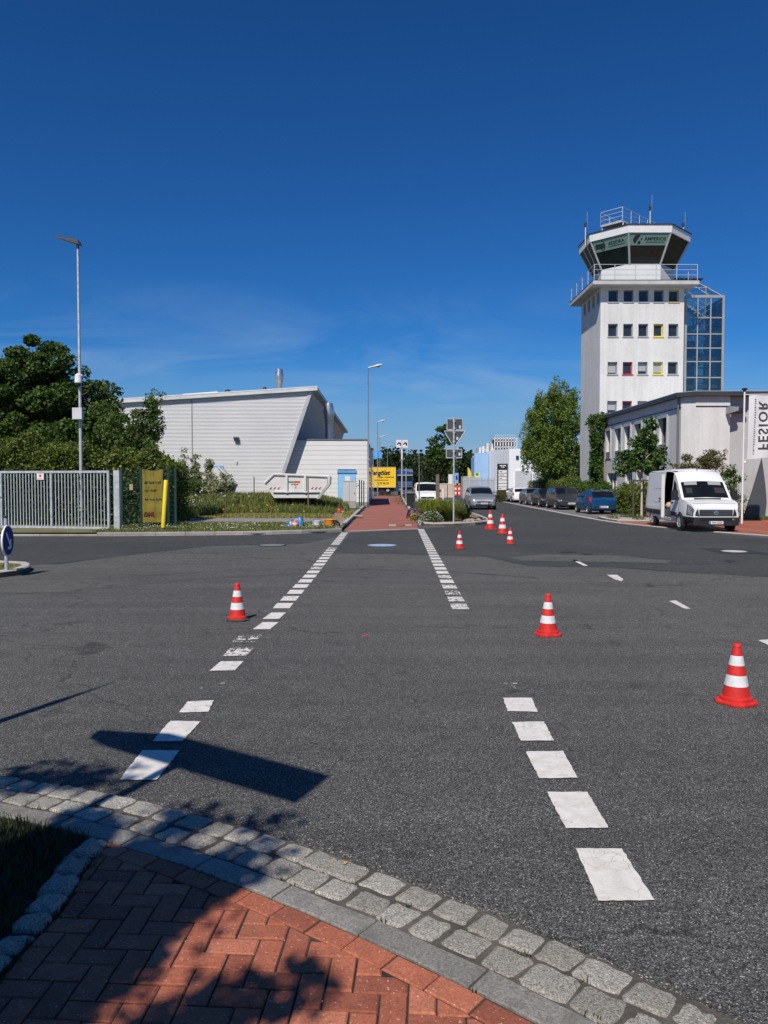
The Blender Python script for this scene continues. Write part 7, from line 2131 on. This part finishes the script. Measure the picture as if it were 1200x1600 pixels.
# ------------------------------------------------------------------ trees and planting
# left: maple, upright hornbeam, hedge
def T3(px, py, Y, base): p = P(px, py, Y); return (p.x - base[0], p.y - base[1], p.z - base[2])
b0 = (PX(62, 46), 46, .3)
tree('maple_tree', 'large dark round maple rising behind the gate and hedge', 'tree', b0, 4.6, .26,
     [(T3(58, 600, 46, b0), (2.9, 2.6, 2.6)), (T3(10, 640, 46, b0), (2.9, 2.4, 3.0)), (T3(132, 640, 46, b0), (1.7, 2.2, 2.6)), (T3(150, 670, 45, b0), (1.2, 1.5, 2.0)), (T3(50, 555, 46, b0), (1.6, 1.6, 1.2)), (T3(60, 690, 45, b0), (4.6, 2.5, 1.6))],
     215, 240, .22, LEAF_MAPLE, 21, clump_r=.78, limbs=16, shell=.45, squash=(1, 1, .6), width=.8)
b0 = (PX(215, 36), 36, .15)
tree('hornbeam_tree', 'slender upright tree with ragged pointed crown right of the lamp post', 'tree', b0, 4.6, .10,
     [(T3(228, 680, 36, b0), (.75, .8, 1.9)), (T3(236, 640, 36, b0), (.42, .4, .9)), (T3(241, 612, 36, b0), (.16, .18, .5)), (T3(246, 622, 36, b0), (.14, .16, .4)), (T3(205, 705, 36, b0), (1.2, 1.0, 1.3)), (T3(180, 690, 36, b0), (.8, .8, 1.6)), (T3(243, 725, 35.5, b0), (.9, .7, .6)), (T3(165, 650, 37, b0), (.5, .6, 1.4))],
     165, 120, .13, LEAF_BIRCH, 22, clump_r=.42, limbs=18, shell=.25, squash=(1, 1, .7), width=.6)
rng = np.random.default_rng(31)
hb = 33.0
for i, (pa, pb, pt, lab) in enumerate(((-30, 95, 690, 'tall leafy hedge behind the left half of the gate'), (95, 190, 697, 'leafy hedge behind the right half of the gate'), (185, 262, 712, 'lower dark hedge behind the green mesh fence'))):
    hx0_, hx1_ = PX(pa, hb), PX(pb, hb)
    root = thing('hedge', lab, 'hedge', ((hx0_+hx1_)/2, hb, .12))
    m_ = (hx0_+hx1_)/2; H_ = PZ(pt, hb) - .12; w_ = (hx1_-hx0_)/2 + .15
    me = hedge_mesh(rng, [(-w_, w_, -.9, 1.6, 0, H_*.95), (-w_, w_*.3, -.4, 1.2, H_*.8, H_*1.03), (-w_, w_, .4, 2.6, 0, H_*.9)], 750, .15, LEAF_HEDGE, 'foliage')
    o = bpy.data.objects.new('foliage', me); link(o, root)
    link(bpy.data.objects.new('lower_foliage', hedge_mesh(rng, [(-w_, w_, -1.15, .3, 0, H_*.60)], 800, .14, LEAF_DARK)), root)
    st = MB()
    for k in range(7):
        x = -w_ + 2*w_*(k+.5)/7; st.tube([(x, 0, 0), (x+.1, .2, H_*.5), (x-.15, .4, H_*.85)], [.045, .03, .012], 6)
    st.build('stems', TREE_BARK, root)['kind'] = 'stuff'
# shoots above the hedge
# pale leaved shrubs
for i, (px, Y, pt, sd_, lab, wdt_) in enumerate(((288, 49, 703, 41, 'left slim pale leaved poplar shrub before the hall', .55), (306, 49.5, 700, 42, 'tallest middle pale leaved poplar shrub before the hall', .6), (327, 48.5, 710, 43, 'right pale leaved poplar shrub in front of the skip', .7))):
    z0_ = hz(PX(px, Y), Y)
    H_ = PZ(pt, Y) - z0_
    tree('poplar_shrub', lab, 'shrub', (PX(px, Y), Y, z0_), H_*.85, .04, [((0, 0, H_*.72), (wdt_*.42, wdt_*.42, H_*.30)), ((0, 0, H_*.38), (wdt_*.85, wdt_*.7, H_*.30))], 75, 50, .10, LEAF_PALE, sd_, clump_r=.24, limbs=22, shell=.1, width=.8)
for i, (px, Y, pt, sd_, lab) in enumerate(((345, 47.5, 738, 44, 'low bushy pale shrub at the right end of the pale shrubs'), (297, 46.5, 745, 45, 'low bushy green undergrowth below the pale shrubs'))):
    z0_ = hz(PX(px, Y), Y); H_ = PZ(pt, Y) - z0_
    tree('low_shrub', lab, 'shrub', (PX(px, Y), Y, z0_), H_*.6, .03, [((0, 0, H_*.5), (1.0, .7, H_*.5))], 70, 80, .11, LEAF_PALE if i == 0 else LEAF_BIRCH, sd_, clump_r=.3, limbs=8, shell=.2, width=.7)

# grass of the verge
def scatter(rng, n, x0, x1, y0, y1, cond=None):
    x = rng.uniform(x0, x1, n); y_ = rng.uniform(y0, y1, n)
    if cond is not None:
        k = cond(x, y_); x, y_ = x[k], y_[k]
    z = np.array([hz(a, b) for a, b in zip(x, y_)])
    return np.stack([x, y_, z], 1)
yks = lambda x: np.interp(x, [p.x for p in KP], [p.y for p in KP])
rng = np.random.default_rng(5)
sets = [blades(rng, scatter(rng, 26000, -10.4, -1.8, 27, 33.5, lambda x, y_: y_ > yks(x) + .18), .085, .022, .7)]
v, f, t = join_leaf(sets)
tag(link(bpy.data.objects.new('grass', tri_mesh('grass', v, f, GRASS, t))), 'short grass strip between the far kerb and the grey footpath', 'grass', kind='stuff')
v, f, t = blades(rng, scatter(rng, 30000, -13.5, -1.7, 37.4, 45), .11, .03, .7)
tag(link(bpy.data.objects.new('grass', tri_mesh('grass', v, f, GRASS_DRY, t))), 'yellowish mown lawn in front of the skip and annex', 'grass', kind='stuff')
sets = [blades(rng, scatter(rng, 22000, -17, -2.2, 44.2, 56), .50, .045, .45)]
p2 = scatter(rng, 9000, -14.5, -8.8, 37.5, 46, lambda x, y_: x < -8.8 - (y_-37.5)*.0 - 0.02*(y_-37)**2*0 - (46-y_)*.0)
p2 = p2[p2[:, 0] < -9.3 + .12*(p2[:, 1]-37.5)]
sets.append(blades(rng, p2, .62, .04, .4))
sets.append(blades(rng, scatter(rng, 5200, -10.5, -2.3, 41.6, 43.7), .36, .035, .5))
v, f, t = join_leaf(sets)
tag(link(bpy.data.objects.new('weeds', tri_mesh('weeds', v, f, GRASS, t))), 'tall rough weeds and grasses along the foot of the hall', 'weeds', kind='stuff')
# clover and daisies
p1 = scatter(rng, 1900, -10.3, -1.9, 27, 33.3, lambda x, y_: (y_ > yks(x) + .2) & (np.sin(x*1.9) + np.sin(y_*2.3+x) > -.5)); p1[:, 2] += rng.uniform(.06, .12, len(p1))
v, f, t = flowers(rng, p1, .035)
tag(link(bpy.data.objects.new('clover_flowers', tri_mesh('flowers', v, f, PETAL_W, t))), 'white clover heads dotted over the kerbside grass', 'flowers', kind='stuff')
p1 = p2[rng.permutation(len(p2))[:420]].copy(); p1[:, 2] += rng.uniform(.4, .75, len(p1))
p3 = scatter(rng, 260, -16, -3, 44.2, 50); p3[:, 2] += rng.uniform(.35, .6, len(p3))
v, f, t = flowers(rng, np.concatenate([p1, p3]), .075)
tag(link(bpy.data.objects.new('wild_flowers', tri_mesh('flowers', v, f, PETAL_W, t))), 'white wild flowers standing in the tall weeds', 'flowers', kind='stuff')
p1 = scatter(rng, 160, -13, -4, 38, 48); p1[:, 2] += rng.uniform(.2, .6, len(p1))
v, f, t = flowers(rng, p1, .07)
tag(link(bpy.data.objects.new('yellow_flowers', tri_mesh('flowers', v, f, PETAL_Y, t))), 'yellow wild flowers scattered through the lawn and weeds', 'flowers', kind='stuff')

# planted island: ornamental grass, white flowers, purple and yellow flowers, stones
def tuft(label, loc, n, r, h, seed, mat=ORN_GRASS, w=.022):
    rng = np.random.default_rng(seed)
    root = thing('ornamental_grass', label, 'plant', loc)
    a = rng.uniform(0, 2*np.pi, n); rad = r*.35*np.sqrt(rng.uniform(0, 1, n))
    base = np.stack([rad*np.cos(a), rad*np.sin(a), np.zeros(n)], 1)
    out = np.stack([np.cos(a), np.sin(a), np.zeros(n)], 1) * (rng.uniform(.1, 1.0, n)[:, None])
    hh = h*rng.uniform(.6, 1.1, n)[:, None]
    side = np.stack([-np.sin(a), np.cos(a), np.zeros(n)], 1)*w*.5
    up = np.array([0, 0, 1.0])
    p1_ = base + up*hh*.6 + out*r*.28; p2_ = base + up*hh*.95 + out*r*.62; p3_ = base + up*hh*(.98 - .35*np.linalg.norm(out, axis=1, keepdims=True)) + out*r
    v = np.stack([base-side, base+side, p1_+side, p1_-side, p2_+side*.7, p2_-side*.7, p3_], 1).reshape(-1, 3)
    i = np.arange(n)[:, None]*7
    f = np.concatenate([i+np.array([[0, 1, 2]]), i+np.array([[0, 2, 3]]), i+np.array([[3, 2, 4]]), i+np.array([[3, 4, 5]]), i+np.array([[5, 4, 6]])])
    t = np.repeat(np.clip(rng.normal(.5, .25, n), 0, 1), 7)
    link(bpy.data.objects.new('blades', tri_mesh('blades', v, f, mat, t)), root)
    return root
tuft('bushy tuft of tall green ornamental grass left of the sign pole', (PX(674, 35), 35, .11), 1500, .80, 1.0, 51)
tuft('second tuft of ornamental grass right behind the sign pole', (PX(699, 35.6), 35.6, .11), 1300, .72, .92, 52)
tuft('third smaller tuft of ornamental grass at the back of the island', (PX(713, 37.5), 37.5, .11), 700, .6, .75, 53, GRASS)
tuft('spiky low plant on the right of the island by the stones', (PX(727, 36.5), 36.5, .11), 260, .45, .55, 54, LEAF_BIRCH, .035)
def flower_bush(name, label, loc, rx, rz_, n_leaf, n_fl, petal, seed, fl=.035, leafm=None):
    rng = np.random.default_rng(seed); root = thing(name, label, 'plant', loc)
    d = rng.normal(size=(n_leaf, 3)); d /= np.linalg.norm(d, axis=1, keepdims=True); d[:, 2] = np.abs(d[:, 2])
    pts = d*np.array([rx, rx*.7, rz_])*rng.uniform(.4, 1, (n_leaf, 1))
    v, f, t = leaves(pts, .05, rng); link(bpy.data.objects.new('foliage', tri_mesh('foliage', v, f, leafm or LEAF_BIRCH, t)), root)
    d = rng.normal(size=(n_fl, 3)); d /= np.linalg.norm(d, axis=1, keepdims=True); d[:, 2] = np.abs(d[:, 2])
    v, f, t = leaves(d*np.array([rx, rx*.7, rz_])*rng.uniform(.95, 1.08, (n_fl, 1)), fl, rng, .8, .95)
    o = link(bpy.data.objects.new('blossoms', tri_mesh('blossoms', v, f, petal, t)), root); o['kind'] = 'stuff'
    return root
flower_bush('flowering_bush', 'low bush covered with small white flowers at the island front', (PX(674, 33.5), 33.5, .11), .55, .52, 1800, 420, PETAL_W, 61)
flower_bush('flowering_bush', 'patch of dark purple flowers at the back left of the island', (PX(649, 38), 38, .11), .42, .62, 500, 700, PETAL_P, 62, .06)
flower_bush('flowering_bush', 'yellow flowering patch between path kerb and ornamental grass', (PX(650, 35.8), 35.8, .11), .34, .34, 700, 150, PETAL_Y, 63, .045)
rs = random.Random(9)
STONE = M('field_stone', (0.38, 0.30, 0.23), .9, var=.25, vs_=4, bmp=.5, bs=20, rand=.25)
for i in range(20):
    px = rs.uniform(726, 757); Y = rs.uniform(35.2, 37.6); r_ = rs.uniform(.06, .17)
    x = PX(px, Y)
    if x > 4.75: continue
    mb = MB(); n = 9; vv = []
    for j in range(5):
        ph = math.pi/2*j/4
        for k in range(n):
            t = 2*math.pi*k/n; q = rs.uniform(.8, 1.15); vv.append((r_*1.3*math.cos(t)*math.cos(ph)*q, r_*math.sin(t)*math.cos(ph)*q, r_*.8*math.sin(ph)*rs.uniform(.85, 1.1)))
    mb.add(vv, [[j*n+k, j*n+(k+1) % n, (j+1)*n+(k+1) % n, (j+1)*n+k] for j in range(4) for k in range(n)])
    mb.build('field_stone', STONE, island, loc=(x, Y, .10), rz=rs.uniform(0, 3), smooth=30)
# young tree on the island
b0 = (PX(686, 46), 46, .11)
tree('young_tree', 'young broad leaved tree on the island rising behind the street sign', 'tree', b0, 3.6, .055,
     [(T3(684, 705, 46, b0), (.95, .9, 1.0)), (T3(692, 675, 46, b0), (.55, .6, .9)), (T3(672, 722, 46, b0), (.8, .8, .55)), (T3(700, 720, 46, b0), (.7, .7, .7)), (T3(684, 650, 46, b0), (.25, .25, .35))],
     62, 46, .16, LEAF_MAPLE, 71, clump_r=.26, limbs=26, shell=.2, width=.75)
# right: willow behind the parked cars, hedges, creeper, young staked tree, shrubs
b0 = (PX(872, 68), 68, .05)
tree('willow_tree', 'large drooping light green tree left of the tower', 'tree', b0, 5.0, .3,
     [(T3(864, 655, 68, b0), (2.4, 2.4, 3.0)), (T3(882, 622, 68, b0), (1.6, 1.8, 1.5)), (T3(842, 690, 67, b0), (1.7, 1.8, 2.6)), (T3(890, 690, 67, b0), (2.2, 1.8, 2.6)), (T3(830, 712, 66.5, b0), (1.0, 1, 1.5)), (T3(860, 725, 66, b0), (2.2, 1.2, 1.5))],
     250, 190, .22, LEAF_WILLOW, 72, clump_r=.55, limbs=20, shell=.45, squash=(.8, .8, 1.5), up=-.2, width=.42)
rng = np.random.default_rng(77)
def hedge_thing(label, loc, w_, d_, h_, mat, dens=900, leaf=.13, name='hedge'):
    root = thing(name, label, 'hedge' if name == 'hedge' else 'shrub', loc)
    link(bpy.data.objects.new('foliage', hedge_mesh(rng, [(-w_, w_, -d_, d_, 0, h_)], dens, leaf, mat)), root)
    m = MB()
    for k in range(5): x = -w_*.8 + 1.6*w_*k/4; m.tube([(x, 0, 0), (x*.95, .05, h_*.8)], [.03, .012], 5)
    m.build('stems', TREE_BARK, root)['kind'] = 'stuff'
    return root
hedge_thing('clipped hedge behind the small blue car under the office windows', (14.75, 45.6, .03), .5, 2.4, 1.45, LEAF_HEDGE)
hedge_thing('low hedge in front of the tower foot behind the anthracite car', (14.85, 56.2, .03), .6, 4.0, 1.6, LEAF_IVY)
hedge_thing('dark hedge under the drooping tree beside the grey saloon', (14.95, 68, .03), .9, 7.0, 2.0, LEAF_HEDGE, 600)
hedge_thing('low bushes beside the black information pillar', (PX(790, 76.5), 76.5, .03), 1.3, .6, .9, LEAF_OLIVE, 500)
b0 = (PX(846, 70), 70.0, .05)
tree('flowering_shrub', 'pale pink blossoming shrub under the drooping tree', 'shrub', b0, 1.4, .05, [((0, 0, 1.9), (1.1, .8, .7))], 30, 70, .13, PETAL_PINK, 73, clump_r=.4, limbs=7)
# creeper on the tower and office wall
rng = np.random.default_rng(81)
cr = thing('wall_creeper', 'green climbing creeper in the corner between tower and office', 'creeper', (15.3, 54.6, .03))
cl_ = []
for i in range(170):
    t = rng.uniform(0, 1); py = 650 + 105*t
    half = np.interp(t, [0, .12, .25, .5, .8, 1], [12, 15, 9, 6.5, 7, 9]); cxp = np.interp(t, [0, .3, 1], [935, 932, 930])
    Y = rng.uniform(53.8, 55.3); p = P(cxp + rng.uniform(-1, 1)*half, py, Y); cl_.append((p.x - 15.3, p.y - 54.6, p.z - .03))
for i in range(30):
    p = P(rng.uniform(935, 962), rng.uniform(648, 658), 55.2); cl_.append((p.x - 15.3, p.y - 54.6, p.z - .03))
sets = []
for c_ in cl_:
    pts, d = clump_points(rng, c_, .27, 40, (1, .7, 1)); sets.append(leaves(pts, .14, rng, .2, .8, d))
v, f, t = join_leaf(sets); link(bpy.data.objects.new('foliage', tri_mesh('foliage', v, f, LEAF_IVY, t)), cr)
m = MB()
for k in range(5): m.tube([(.1 - .12*k, .5, 0), (.05 - .1*k, .5, 2), (-.1*k + .1, .55, 4.2)], [.03, .025, .01], 5)
m.build('stems', TREE_BARK, cr)['kind'] = 'stuff'
# young staked tree in the gravel bed
b0 = (PX(1003, 38.6), 38.6, .09)
tree('staked_tree', 'young round leaved tree with dark stakes between blue car and van', 'tree', b0, 2.9, .06,
     [(T3(1003, 718, 38.6, b0), (1.2, 1.0, .85)), (T3(1008, 690, 38.6, b0), (.75, .7, .8)), (T3(1012, 665, 38.6, b0), (.38, .4, .55)), (T3(985, 732, 38.3, b0), (.7, .7, .45)), (T3(1022, 728, 38.6, b0), (.6, .7, .6))],
     95, 62, .15, LEAF_YOUNG, 74, clump_r=.29, limbs=26, shell=.3, width=.85, bark=M('pale_bark', (0.42, 0.38, 0.30), .9, var=.2, vs_=8))
stk = thing('tree_stakes', 'three dark wooden stakes with cross bars round the young tree', 'tree stakes', (b0[0], b0[1], .09))
STK = M('stake_dark', (0.075, 0.06, 0.05), .9, var=.3, vs_=6)
for x, y_ in ((-.55, -.4), (.55, -.45), (.25, .55)): MB().tube([(x, y_, 0), (x, y_, 1.95)], .045, 8).build('stake', STK, stk)
for z in (1.85,): 
    MB().box(-.58, .58, -.46, -.40, z, z+.08).build('cross_bar', STK, stk); MB().box(.2, .58, -.05, .0, z-.2, z-.12).build('cross_bar', STK, stk)
b0 = (PX(1093, 38.4), 38.4, .03)
tree('olive_shrub', 'olive and reddish shrub rising behind the white van roof', 'shrub', b0, 2.2, .07, [((-.1, 0, 2.75), (1.15, .8, .55)), ((.75, 0, 3.1), (.45, .5, .45)), ((-.7, 0, 2.6), (.5, .5, .35))], 60, 70, .10, LEAF_OLIVE, 75, clump_r=.28, limbs=14, shell=.3)
b0 = (PX(1143, 36.6), 36.6, .03)
tree('green_shrub', 'small green shrub to the right of the van windscreen', 'shrub', b0, 1.6, .05, [((-.1, 0, 1.9), (.5, .5, .75)), ((.1, 0, 1.0), (.45, .5, .6))], 30, 60, .11, LEAF_IVY, 76, clump_r=.28, limbs=8, shell=.3)
for i, (px, Y, s_) in enumerate(((958, 38.2, .28), (1000, 37.0, .25), (990, 39.4, .3))):
    flower_bush('ground_plant', ('low plant at the left tip of the gravel bed', 'low green plant beside the rear of the van', 'low plant at the foot of the stakes')[i], (PX(px, Y), Y, .09), s_*1.4, s_, 420, 30, PETAL_PINK, 90+i, .03, LEAF_HEDGE)
rng = np.random.default_rng(15)
n = 5000
q = np.stack([rng.uniform(15.7, 24, n), rng.uniform(38.6, 39.9, n), np.full(n, .03)], 1)
v, f, t = blades(rng, q, .16, .03, .6)
tag(link(bpy.data.objects.new('grass', tri_mesh('grass', v, f, GRASS, t))), 'strip of grass at the foot of the concrete wall near the flagpole', 'grass', kind='stuff')
hedge_thing('dark bushes at the foot of the flagpole wall behind the van', (PX(1152, 39), 39, .03), .45, .4, .9, LEAF_HEDGE, 260, .1, name='low_shrub')
# roadside plants left of the minibus
for i, (px, Y, s_) in enumerate(((622, 75, .7), (627, 66, .6), (632, 84, .9), (612, 105, .8))):
    flower_bush('ground_plant', ('overgrown verge plant beside the brick path kerb', 'nearest verge plant by the brick path behind the bin', 'far verge plant in front of the dark car', 'plant at the foot of the yellow lorry')[i], (PX(px, Y), Y, .05), s_, s_*.8, 380, 10, PETAL_Y, 120+i, .04, LEAF_BIRCH)

# distant wood
rng = np.random.default_rng(91)
sets = []
tr = MB()
for i in range(320):
    Y = rng.uniform(185, 290); x = rng.uniform(-0.12, .30) * Y
    Ht = PZ(rng.uniform(700, 716), 215) * (Y/215)**.9 * rng.uniform(.82, 1.1)
    if rng.uniform() < .5:
        for k in range(9):
            zc = Ht*(.22 + .75*k/8); r_ = 2.6*(1 - .78*k/8)
            pts, d = clump_points(rng, (x, Y, zc), r_, 36, (1, 1, .45)); sets.append(leaves(pts, .85, rng, .2, .6, d))
    else:
        for k in range(9):
            c_ = (x + rng.normal()*1.5, Y + rng.normal()*1.5, Ht*rng.uniform(.25, .92)); pts, d = clump_points(rng, c_, 1.7, 36, (1, 1, .8)); sets.append(leaves(pts, .8, rng, .3, .6, d))
    tr.tube([(x, Y, 0), (x, Y, Ht*.9)], [.22, .05], 5)
v, f, t = join_leaf(sets)
wood = link(bpy.data.objects.new('forest', tri_mesh('forest', v, f, LEAF_PINE, t)))
tag(wood, 'dark distant wood closing the view behind the lorries and street', 'forest', kind='stuff')
o = tr.build('trunks', TREE_BARK, wood); o['kind'] = 'stuff'

# tree behind the camera on the left: its broken shade lies on the near pavement
b0 = (-4.6, -2.2, 0)
def SH(px, py, z): 
    p = lift(px, py, z); return (p.x - b0[0], p.y - b0[1], p.z)
tree('shade_tree', 'leafy tree behind the camera whose broken shade covers the near pavement', 'tree', b0, 3.6, .12,
     [(SH(130, 1430, 4.6), (.6, .45, .4)), (SH(20, 1400, 4.8), (.7, .6, .45)), (SH(60, 1540, 4.5), (.55, .45, .4)), (SH(230, 1365, 4.7), (.55, .22, .3)), (SH(300, 1560, 4.4), (.45, .22, .25)), (SH(200, 1480, 4.4), (.4, .25, .25)), (SH(-60, 1480, 4.6), (.8, .7, .5)), (SH(60, 1225, 5.2), (.5, .2, .2)), (SH(350, 1293, 5.0), (.35, .1, .12)), (SH(170, 1305, 5.0), (.6, .18, .2)), (SH(390, 1350, 4.9), (.3, .12, .12))],
     220, 105, .085, LEAF_MAPLE, 101, clump_r=.22, limbs=34, shell=.1, width=.7)

tree('shade_tree', 'added unseen tree behind the camera shutting off the sky over the pavement', 'tree', (-1.6, -6.2, 0), 4.2, .2,  # unseen crown added to cut sky light on the near pavement
     [((-.6, .6, 6.1), (4.6, 2.1, 1.7)), ((3.4, .2, 5.8), (2.2, 1.9, 1.4)), ((-4.6, .2, 5.6), (2.4, 1.9, 1.6)), ((0, -1.5, 6.8), (4.5, 2.5, 2.0))], 300, 60, .26, LEAF_MAPLE, 131, clump_r=.7, limbs=14, shell=.2, width=.8)
